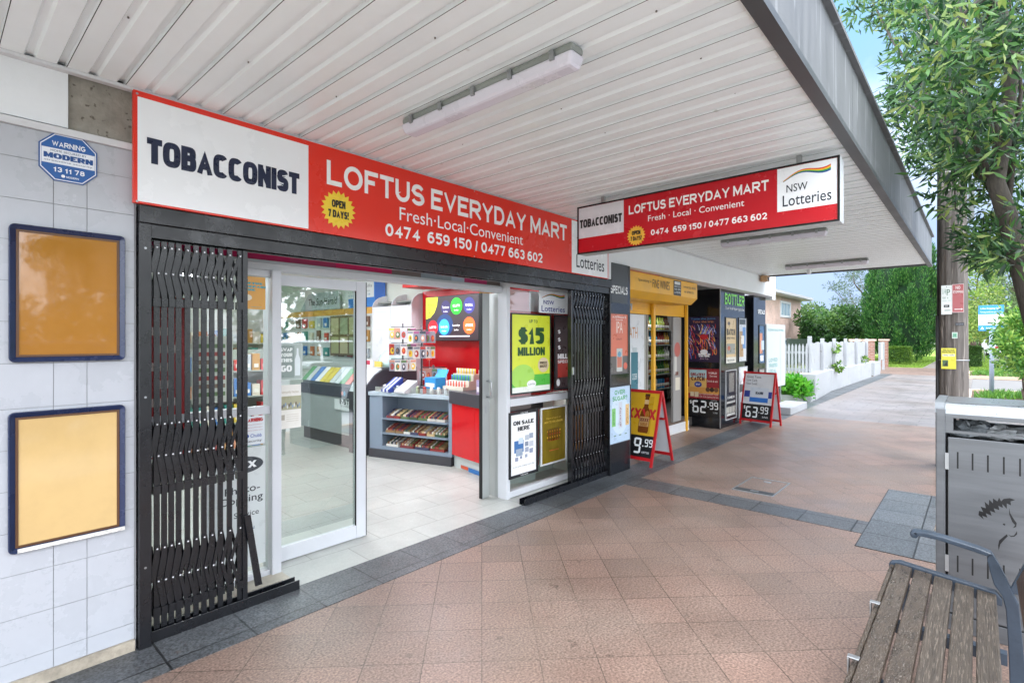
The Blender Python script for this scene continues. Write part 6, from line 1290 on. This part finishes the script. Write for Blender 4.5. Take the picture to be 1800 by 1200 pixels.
o = leaves('grass', P, RNG.normal(size=P.shape) * .5 + np.array([0, 0, 1.0]), RNG.uniform(.05, .12, len(P)), .03, M_lawnb); tag(o, 'short bright green lawn grass beside the far path', 'grass', kind='stuff')
M_bark = mat('tree_bark', '#57483f', .9, var=.4, vs=9, bump=1, bs=14, stretch=(3, 3, .8))
M_bark_l = mat('pale_bark', '#8b7e74', .9, var=.35, vs=5, bump=1, bs=14, stretch=(3, 3, .6))
# box hedges
def hedge(label, c, rx, ry, h, n, cols_, z0=.12):
    T = thing('clipped_hedge', label, 'hedge', (c[0], c[1], 0)); q = RNG.uniform(-1, 1, size=(n, 3)); ax_ = RNG.integers(0, 3, n); sg = RNG.choice([-1, 1], n); sg[ax_ == 2] = 1
    q[np.arange(n), ax_] = sg * RNG.uniform(.86, 1.05, n); P = np.array([c[0], c[1], z0 + h / 2]) + q * np.array([rx, ry, h / 2]) * (1 - .12 * (np.abs(q).min(axis=1, keepdims=True)))
    leaves('foliage', P, q + RNG.normal(size=q.shape) * .7, .07, .05, leafmat('hedge_leaf_' + str(int(c[0])), cols_), T, T.location)
    P_(T, 'stem', MB(M_bark).tube([(c[0], c[1], 0), (c[0], c[1], z0 + h * .6)], [.06, .03], 8)); P_(T, 'inner_core', MB(mat('hedge_core', '#2c4a1a', .9, var=.4, vs=9)).box(c[0] - rx * .84, c[0] + rx * .84, c[1] - ry * .84, c[1] + ry * .84, z0 + .06, z0 + h * .92))
g = at_z(1580, 641); hedge('clipped box hedge on the lawn in front of the tall cypress', (g.x, g.y), .6, .62, .98, 5000, ['#345917', '#4f7321', '#708d2f', '#3e611a'], .14)
g = at_z(1703, 646); hedge('clipped darker box hedge on the verge just right of the timber pole', (g.x, g.y), .5, .52, 1.15, 5000, ['#1f3c17', '#30541e', '#4b6e28', '#27461a'], .05)
# tall cypress
def cypress(label, c, H, R, n):
    T = thing('cypress_tree', label, 'tree', (c[0], c[1], 0))
    K = 620; t = RNG.uniform(0, 1, K) ** .95; an = RNG.uniform(0, 2 * math.pi, K); f_ = lambda t: np.interp(t, [0, .05, .2, .45, .7, .88, 1], [.5, .72, 1, 1, .84, .55, .1])
    r = R * f_(t) * RNG.uniform(.76, 1.02, K); cc = np.stack([c[0] + r * np.cos(an), c[1] + r * np.sin(an), .35 + t * (H - .7)], 1); out_ = np.stack([np.cos(an), np.sin(an), np.zeros(K)], 1)
    m = n // K; u = RNG.uniform(0, 1, (K, m, 1)); w_ = .24 * np.sin(np.pi * np.clip(u * .85 + .12, 0, 1)); q = RNG.normal(size=(K, m, 3)); q /= np.linalg.norm(q, axis=2, keepdims=True)
    P = (cc[:, None] + q * w_ * np.array([1, 1, .3]) + np.array([0, 0, 1.0]) * (u - .3) * .95 + out_[:, None] * u * .12).reshape(-1, 3); D = (q * .6 + np.array([0, 0, 1.1]) + out_[:, None] * .25).reshape(-1, 3); n = len(P)
    leaves('crown', P, D, RNG.uniform(.12, .26, n), RNG.uniform(.035, .06, n), leafmat('cypress_leaf', ['#143a1a', '#1f5222', '#2f6a2c', '#18441c', '#5a9040', '#275f2a', '#7fae54']), T, T.location)
    mb = MB(mat('cypress_shade_core', '#1b3a20', .95, var=.5, vs=3)); vs = []  # solid core; shade inside the crown is put into its dark green
    mb.lathe((c[0], c[1], .45), [(R * a * .80, z * (H - .45)) for z, a in ((0, .3), (.1, .65), (.3, .95), (.6, .92), (.85, .6), (1, .05))], 20); P_(T, 'inner_core', mb)
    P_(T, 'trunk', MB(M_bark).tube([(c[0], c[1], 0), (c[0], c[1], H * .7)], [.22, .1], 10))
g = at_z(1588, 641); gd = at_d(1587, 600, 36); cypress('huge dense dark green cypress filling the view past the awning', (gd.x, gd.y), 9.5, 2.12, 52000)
def tree(label, base, H, cl, cols_, L, W, trunk=None, name='tree', up=.2, bark=None, tr=.15, limbs=6):
    T = thing(name, label, 'tree', base); P, D = clump_pts(cl, up)
    leaves('crown', P, D, RNG.uniform(.7, 1.25, len(P)) * L, W, leafmat('leaf_%s' % label[:24], cols_), T, T.location)
    mb = MB(bark or M_bark); b = Vector(base); pts = trunk or [b, b + Vector((.1, .1, H * .35)), b + Vector((0, -.1, H * .7))]
    mb.tube(pts, [tr * (1 - .55 * i / (len(pts) - 1)) for i in range(len(pts))], 10); P_(T, 'trunk', mb)
    q = random.Random(len(P)); 
    for i in range(min(limbs, len(cl))):
        c = cl[(i * len(cl)) // limbs]; s_ = Vector(pts[-1]) if i % 2 else Vector(pts[len(pts) // 2]); e = Vector(c[:3]); m_ = (s_ + e) / 2 + Vector((q.uniform(-.1, .1), q.uniform(-.1, .1), .05)) * (e - s_).length
        P_(T, 'limb', MB(bark or M_bark).tube([s_, m_, e], [tr * .3, tr * .16, tr * .05], 7))
    return T
def cl_px(lst, dens=1):     # (px, py, depth, radius_m, n) -> clumps standing at that distance
    o = []
    for px, py, d, r_, n in lst: p = at_d(px, py, d); o.append((p.x, p.y, p.z, r_, r_, r_ * .8, int(n * dens)))
    return o
def scatter(px0, px1, py0, py1, d0, d1, r0, r1, k, n, seed, shape=None):
    q = random.Random(seed); o = []
    while len(o) < k:
        x, y = q.uniform(px0, px1), q.uniform(py0, py1)
        if shape and not shape(x, y): continue
        o.append((x, y, q.uniform(d0, d1), q.uniform(r0, r1), n))
    return o
# background shrubs and trees behind the picket fence
for i, (px, py, d, r_, cols_, lb) in enumerate(((1437, 580, 38, .9, ['#173017', '#24461e', '#3b6126'], 'dark green shrub against the end of the brick house'), (1458, 562, 40, 1.7, ['#274b1e', '#426a2b', '#66863e'], 'lighter green rounded shrub, second from the brick house'),
        (1485, 568, 44, 2.0, ['#24481f', '#3a6a2a', '#5f8a3a'], 'mid green shrub in the middle of the row behind the white fence'), (1510, 562, 40, 2.0, ['#1c3c1c', '#2f5a28', '#47742e'], 'dark shrub directly left of the tall cypress'))):
    p = at_d(px, py, d); c = []; q = random.Random(i)
    for _ in range(16): c.append((p.x + q.uniform(-r_, r_), p.y + q.uniform(-r_, r_) * .9, q.uniform(.6, p.z + r_ * .35), r_ * .45, r_ * .45, r_ * .4, 330))
    tree(lb, (p.x, p.y, 0), p.z, c, cols_, .24, .12, name='shrub')
p = at_d(1500, 500, 55); tree('tall sparse grey-green gum tree rising behind the shrubs and cypress', (p.x + 1, p.y - 1.2, 0), 8, cl_px(scatter(1432, 1540, 468, 532, 52, 58, .35, .8, 34, 75, 3, lambda x, y: y < 535 - (1530 - x) * .05 and (x > 1470 or y > 500))), ['#344b39', '#4b6149', '#697864'], .28, .07, name='gum_tree', tr=.25, limbs=14)
# trees on the right behind the pole
T_R = ['#3e6621', '#5d812b', '#86a042', '#34591e', '#a2ad59']
p = at_z(1712, 640); tree('light green street tree behind the timber pole', (p.x, p.y, 0), 6, cl_px(scatter(1692, 1748, 430, 590, 24, 32, .35, .8, 40, 150, 5)), T_R, .2, .08, name='street_tree', tr=.2, limbs=10)
p = at_z(1780, 632); tree('grey-green loose street tree behind the blue sign', (p.x, p.y, 0), 7, cl_px(scatter(1735, 1815, 400, 560, 30, 42, .5, 1.0, 44, 140, 6)), ['#3b5530', '#59733e', '#788d59', '#304b2b'], .24, .09, name='street_tree', tr=.2, limbs=10)
p = at_z(1665, 622); tree('distant street tree seen between cypress and pole', (p.x, p.y, 0), 7, cl_px(scatter(1620, 1665, 470, 610, 60, 75, .6, 1.3, 24, 160, 8)), ['#4f732b', '#738d3c', '#9aa850'], .4, .2, name='street_tree', tr=.3)
for i, (x0, x1, d, lb) in enumerate(((1690, 1760, 90, 'far green treeline crown beyond the blue sign'), (1400, 1540, 95, 'far treeline crown behind the shrubs'))):
    p = at_d((x0 + x1) / 2, 600, d); tree(lb, (p.x, p.y, 0), 5, cl_px(scatter(x0, x1, 545, 600, d - 6, d + 6, 1.5, 2.6, 26, 170, 20 + i)), ['#304b2b', '#4b6639', '#667c49'], .6, .35, name='distant_tree', tr=.3)
p = at_d(1790, 600, 11); sc = cl_px(scatter(1768, 1845, 545, 650, 9.5, 12, .16, .34, 60, 130, 9, lambda x, y: (x - 1815) ** 2 / 52 ** 2 + (y - 600) ** 2 / 62 ** 2 < 1))
tree('bright green glossy shrub at the right edge of the view', (at_z(1812, 730).x, at_z(1812, 730).y, 0), 1.4, sc, ['#346624', '#4f812f', '#709a3c', '#93ad4b'], .11, .045, name='shrub', tr=.06)
# near street tree with long leaves
TK = [(6.05, -.66, 0), (6.0, -.50, .9), (5.90, -.335, 1.764), (5.83, -.235, 2.266), (5.76, -.165, 2.60), (5.70, -.10, 2.85), (5.76, -.15, 3.2), (5.80, -.2, 3.8), (5.7, -.1, 4.4)]
nb = scatter(1490, 1640, -60, 75, 6.0, 8.0, .16, .30, 20, 95, 11, lambda x, y: y < 62 - (1640 - x) * .25)
nb += scatter(1590, 1850, -60, 170, 3.6, 6.0, .16, .32, 50, 80, 12, lambda x, y: x > 1600 + max(0, (60 - y)) * .2)
nb += scatter(1552, 1700, 110, 290, 5.6, 7.5, .13, .26, 30, 75, 13, lambda x, y: x > 1555 + abs(y - 200) * .45)
nb += scatter(1640, 1850, 160, 325, 3.8, 5.8, .14, .28, 44, 72, 14)
nb += scatter(1655, 1760, 330, 460, 4.2, 5.6, .09, .18, 15, 40, 15) + scatter(1700, 1850, 330, 460, 3.8, 5.4, .11, .22, 24, 55, 16, lambda x, y: x > 1795 or y > 400)
cl = [c for c in cl_px(nb, .95) if not (c[1] + c[3] > .58 and c[2] - c[5] < 3.42)]
T = tree('leafy street tree with long narrow leaves overhanging the awning edge', (6.02, -.62, 0), 4, cl, ['#132d1a', '#1c3f20', '#294f24', '#38622c', '#4f7a38', '#84924a'], .115, .027, trunk=TK, name='street_tree', up=-.1, bark=mat('near_bark', '#3f3a33', .9, var=.4, vs=14, bump=1, bs=18, stretch=(3, 3, .8)), tr=.088, limbs=22)

# ================================================================== planter wall, fences, piers, plant
T = thing('planter_wall', 'long low white rendered planter wall along the far footpath', 'planter', (20, 3.5, 0))
mb = MB(M_wout); xs_ = [15.5, 18.4, 21.2, 23.8, 26.4]
for i in range(4):
    zt = .69 - i * .02; mb.hexa([(xs_[i], 3.18 if i == 0 else 3.36, 0), (xs_[i + 1] - .01, 3.36, 0), (xs_[i + 1] - .01, 3.62, 0), (xs_[i], 3.62, 0), (xs_[i], 3.18 if i == 0 else 3.36, zt), (xs_[i + 1] - .01, 3.36, zt), (xs_[i + 1] - .01, 3.62, zt), (xs_[i], 3.62, zt)])
P_(T, 'wall', mb, bevel=.02)
T = thing('paling_fence', 'solid white paling fence standing on the planter wall', 'fence', (21, 4.0, 0)); mb = MB(M_wout); x = 16.1
while x < 26.2: mb.box(x, x + .14, 3.50, 3.525, .6, 1.50 + .02 * math.sin(x * 7)); x += .15
P_(T, 'palings', mb)
for x in (16.05, 17.6, 19.3, 21.2, 23.4, 25.8): P_(T, 'post', MB(M_wout).box(x, x + .11, 3.41, 3.499, .6, 1.62 + (.06 if x < 17 else 0)), bevel=.01)
T = thing('picket_fence', 'white pointed picket fence behind the bright green plant', 'fence', (16, 5, 0)); mb = MB(M_wout); y = 3.42; KPi = FX(16.0)
while y < 6.5: mb.prism(KPi, [(-y - .026, .55), (-y + .026, .55), (-y + .026, 1.40), (-y, 1.48), (-y - .026, 1.40)], -.02, 0); y += .088
P_(T, 'pickets', mb); P_(T, 'rail', MB(M_wout).box(16.021, 16.06, 3.4, 6.5, .72, .80)); P_(T, 'rail', MB(M_wout).box(16.021, 16.06, 3.4, 6.5, 1.2, 1.27)); P_(T, 'base_wall', MB(M_wout).box(15.98, 16.1, 3.96, 6.5, 0, .54))
struct('garden_kerb', MB(M_wout).box(15.05, 15.15, 3.2, 4.6, 0, .14).box(15.15, 15.49, 3.2, 3.3, 0, .14).use(M_soil).box(15.15, 15.95, 3.3, 4.6, 0, .1))
q = RNG.normal(size=(260, 3)); c = []
for i in range(26): c.append((RNG.uniform(15.0, 15.75), RNG.uniform(3.25, 4.9), RNG.uniform(.2, .48), .22, .22, .18, 60))
T = thing('leafy_plant', 'bright green leafy plant spilling over the low white kerb', 'plant', (15.5, 3.9, 0)); P, D = clump_pts(c, .5); leaves('foliage', P, D, .16, .085, leafmat('bright_leaf', ['#348117', '#4fa124', '#73b53c', '#428d1e']), T, T.location); P_(T, 'stems', MB(M_bark).tube([(15.4, 3.6, 0), (15.4, 3.6, .3)], .02, 6).tube([(15.5, 4.2, 0), (15.45, 4.25, .3)], .02, 6))
for i, (px, py, lb) in enumerate(((1466, 613, 'upper creeper tuft poking through the white palings'), (1471, 645, 'large creeper tuft hanging over the planter wall'), (1517, 632, 'small creeper tuft at the far end of the planter wall'))):
    p = at_y(px, py, 3.46 if i != 1 else 3.34); T = thing('creeper', lb, 'plant', p); P, D = clump_pts([(p.x, p.y - .06, p.z, .22, .1, .13, 70 if i == 1 else 35)]); leaves('foliage', P, D, .14, .08, leafmat('creeper%d' % i, ['#3e661e', '#5d852b', '#819a43']), T, T.location); P_(T, 'stem', MB(M_bark).tube([p, p + Vector((0, .1, -.15))], .01, 5))
for i, (px, y, lb) in enumerate(((1504, 4.4, 'left brick gate pier, behind the white paling fence'), (1529, 4.1, 'middle brick gate pier with pale cap'), (1554, 4.1, 'right brick gate pier with pale cap beside the lawn'))):
    r_ = ray(px, 600); x = y / r_.y * r_.x; T = thing('brick_pier', lb, 'pier', (x, y, 0)); s_ = .19
    P_(T, 'shaft', MB(brickmat('pier_brick%d' % i, '#95695a', '#83594a', '#9a8e84', .23, .085, .012, 0, .5, .8, .5, .15, wall='y')).box(x - s_, x + s_, y - s_, y + s_, 0, 1.50)); P_(T, 'cap', MB(C('#c4a898')).box(x - s_ - .06, x + s_ + .06, y - s_ - .06, y + s_ + .06, 1.501, 1.60), bevel=.015)
T = thing('louvre_screen', 'white louvred box and screen at the far end of the planter wall', 'screen', (29, 3.5, 0)); mb = MB(M_wout).box(27.6, 29.4, 3.4, 4.0, 0, .58)
for k in range(7): mb.box(27.54, 27.599, 3.45, 3.95, .06 + k * .08, .11 + k * .08)
P_(T, 'box', mb); mb = MB(C('#c9d8d6'))
for k in range(12): mb.box(32.2, 33.5, 3.75, 3.78, .55 + k * .075, .61 + k * .075)
P_(T, 'louvres', mb.use(M_wout).box(32.1, 32.2, 3.7, 3.8, 0, 1.45).box(33.5, 33.6, 3.7, 3.8, 0, 1.45))
T = thing('white_boundary_fence', 'distant plain white boundary fence beyond the lawn', 'fence', (90, 5, 0)); mb = MB(M_wout).box(62, 120, 5.2, 5.26, .05, 1.75); P_(T, 'panel', mb); mb = MB(C('#2f3438'))
for x in (62.5, 70): P_(T, 'post', MB(C('#2f3438')).box(x, x + .2, 4.9, 5.1, 0, 1.5))
# brick house
M_hb = brickmat('house_brick', '#c7a698', '#b9988a', '#b9aea6', .24, .086, .012, 0, .5, .8, .4, .12, wall='x')
T = thing('brick_house', 'two storey pink brick house with grey roof and white framed windows', 'house', (39, 13, 0))
X0, X1, YH = 30, 48.2, 11.0
P_(T, 'wall', MB(M_hb).box(X0, X1, YH, YH + 8, 0, 4.75))
P_(T, 'roof', MB(mat('grey_roof', '#8a8480', .8, var=.1)).hexa([(X0 - .6, YH - .7, 4.92), (X1 + .7, YH - .7, 4.92), (X1 + .7, YH + 8.7, 4.92), (X0 - .6, YH + 8.7, 4.92), (X0 + 3, YH + 4, 5.9), (X1 - 3, YH + 4, 5.9), (X1 - 3, YH + 4.2, 5.9), (X0 + 3, YH + 4.2, 5.9)]))
P_(T, 'eaves', MB(C('#c0bcb8')).box(X0 - .6, X1 + .68, YH - .68, YH - .001, 4.751, 4.80).use(C('#a9a8a8')).box(X0 - .6, X1 + .7, YH - .78, YH - .70, 4.80, 4.98))
HH = FY(YH)
for i, (p0, p1) in enumerate((((1371, 528), (1389, 559)), ((1372, 594), (1389, 640)))):
    a0, b1 = HH.hit(*p0); a1, b0 = HH.hit(*p1); b0 = max(b0, .5)
    wf = P_(T, 'window', MB(M_white).rim(HH, a0, a1, b0, b1, .16, -.02, .06)); P_(T, 'pane', MB(C('#8fa4b0', .15)).rect(HH, a0 + .16, a1 - .16, b0 + .16, b1 - .16, .012), parent=wf)
    mb = MB(M_white)
    for k in (1, 2): a = a0 + .16 + (a1 - a0 - .32) * k / 3; mb.fb(HH, a - .02, a + .02, b0 + .16, b1 - .16, .013, .03)
    P_(T, 'glazing_bars', mb, parent=wf)
P_(T, 'wall_lamp', MB(C('#8a7464')).box(35.2, 35.5, YH - .3, YH - .001, 4.0, 4.2).use(C('#e8e4d8')).lathe((35.35, YH - .4, 3.9), [(.05, 0), (.12, .05), (.12, .15), (.04, .2)], 10))
# dark garden fence behind the palings
single('dark_fence', MB(C('#2f3a34')).box(36, 60, 8.9, 9.0, 0, 1.62), 'dark timber fence between the brick house and the cypress', 'fence', (48, 9, 0))

# ================================================================== cars and the far side of the street
def car(label, loc, rz, col):
    T = thing('parked_car', label, 'car', loc, rz); M_b = mat('car_paint_' + col.strip('#'), col, .25, var=0, coat=1); G = mat('car_glass', '#1c2226', .06, var=0); Pc = Pl((0, .88, 0), (-1, 0, 0)); 
    lower = [(-2.2, .32), (-2.25, .6), (-2.2, .92), (-2.1, 1.02), (-1.2, 1.08), (1.0, 1.05), (2.05, .88), (2.25, .62), (2.25, .32)]
    mb = MB(M_b); mb.prism(Pl((0, 0, 0), (1, 0, 0)), lower, -.9, .9); mb.obj('body', T, bevel=.05)
    cab = [(-2.05, 1.03), (-1.85, 1.55), (-1.5, 1.66), (.1, 1.66), (1.05, 1.05)]; mb = MB(G)
    vs = [(x, -.86 if z < 1.2 else -.66, z) for x, z in cab] + [(x, .86 if z < 1.2 else .66, z) for x, z in cab]; k = 5; mb.add(vs, [tuple(range(k)), tuple(range(2 * k - 1, k - 1, -1))] + [(i, k + i, k + (i + 1) % k, (i + 1) % k) for i in range(k)]); mb.obj('windows', T)
    mb = MB(M_b).hexa([(-1.8, -.66, 1.6), (.15, -.66, 1.6), (.15, .66, 1.6), (-1.8, .66, 1.6), (-1.6, -.6, 1.70), (0, -.6, 1.70), (0, .6, 1.70), (-1.6, .6, 1.70)])
    for s_ in (-1, 1): mb.tube([(-2.03, s_ * .84, 1.05), (-1.83, s_ * .66, 1.6)], .05, 6).tube([(1.03, s_ * .84, 1.06), (.12, s_ * .65, 1.64)], .04, 6).tube([(-.5, s_ * .85, 1.06), (-.5, s_ * .66, 1.62)], .04, 6)
    mb.obj('roof', T, bevel=.02)
    for x in (-1.4, 1.4):
        for y in (-.82, .82):
            w_ = MB(M_rubber).tube([(x, y - .12, .34), (x, y + .12, .34)], .34, 22).obj('wheel', T); MB(M_steel).tube([(x, y - .125, .34), (x, y + .125, .34)], .2, 14).obj('rim', w_)
    for y in (-.7, .7): MB(C('#8f1a1a')).box(-2.27, -2.19, y - .16, y + .16, .82, 1.0).obj('tail_light', T); MB(C('#dfe4e8', .1)).box(2.1, 2.22, y - .18, y + .18, .66, .82).obj('headlight', T)
    MB(C('#2b2d30')).box(-2.29, -2.2, -.85, .85, .34, .52).obj('rear_bumper', T); MB(C('#e8d86a')).box(-2.262, -2.255, -.22, .22, .62, .73).obj('number_plate', T)
    return T
g = at_z(1764, 629, -.02); car('white car parked on the street beyond the blue parking sign', (g.x + 2.2, g.y, -.02), math.radians(8), '#e4e6e8')
car('white car parked at the kerb opposite the shop', (5.6, -4.6, -.13), math.radians(180), '#dfe2e4')
car('dark blue car parked at the kerb behind the bench', (.2, -4.6, -.13), math.radians(180), '#26365c')
T = thing('small_verge_sign', 'small white sign on a thin post on the verge left of the blue sign', 'sign', (33, .3, 0)); g = at_z(1730, 638); P_(T, 'plate', MB(C('#dfe4e2')).fb(FX(g.x), -g.y - .13, -g.y + .13, 1.05, 1.6, 0, .02)); P_(T, 'post', MB(M_steel).tube([(g.x + .03, g.y, 0), (g.x + .03, g.y, 1.6)], .03, 8))
T = thing('white_balustrade', 'white balustrade on the far side of the street, behind the camera', 'fence', (5, -12, 0)); mb = MB(M_white).box(-14, 26, -12.1, -12, .9, .98).box(-14, 26, -12.1, -12, .1, .18); x = -14
while x < 26: mb.box(x, x + .05, -12.08, -12.02, .18, .9); x += .18
P_(T, 'railing', mb)
for i, (x, lb) in enumerate(((-6, 'broad green tree across the street, left'), (3, 'broad green tree across the street opposite the shop'), (13, 'broad green tree across the street opposite the bottle shop'), (24, 'broad green tree across the street, furthest along'))):
    q = random.Random(i + 40); tree(lb, (x, -18, -.15), 6, [(x + q.uniform(-3.6, 3.6), -18 + q.uniform(-2, 2), q.uniform(1.5, 6.0), 1.1, 1.1, .9, 190) for _ in range(22)], ['#274621', '#3b6130', '#597c3c'], .4, .25, name='street_tree', tr=.3)
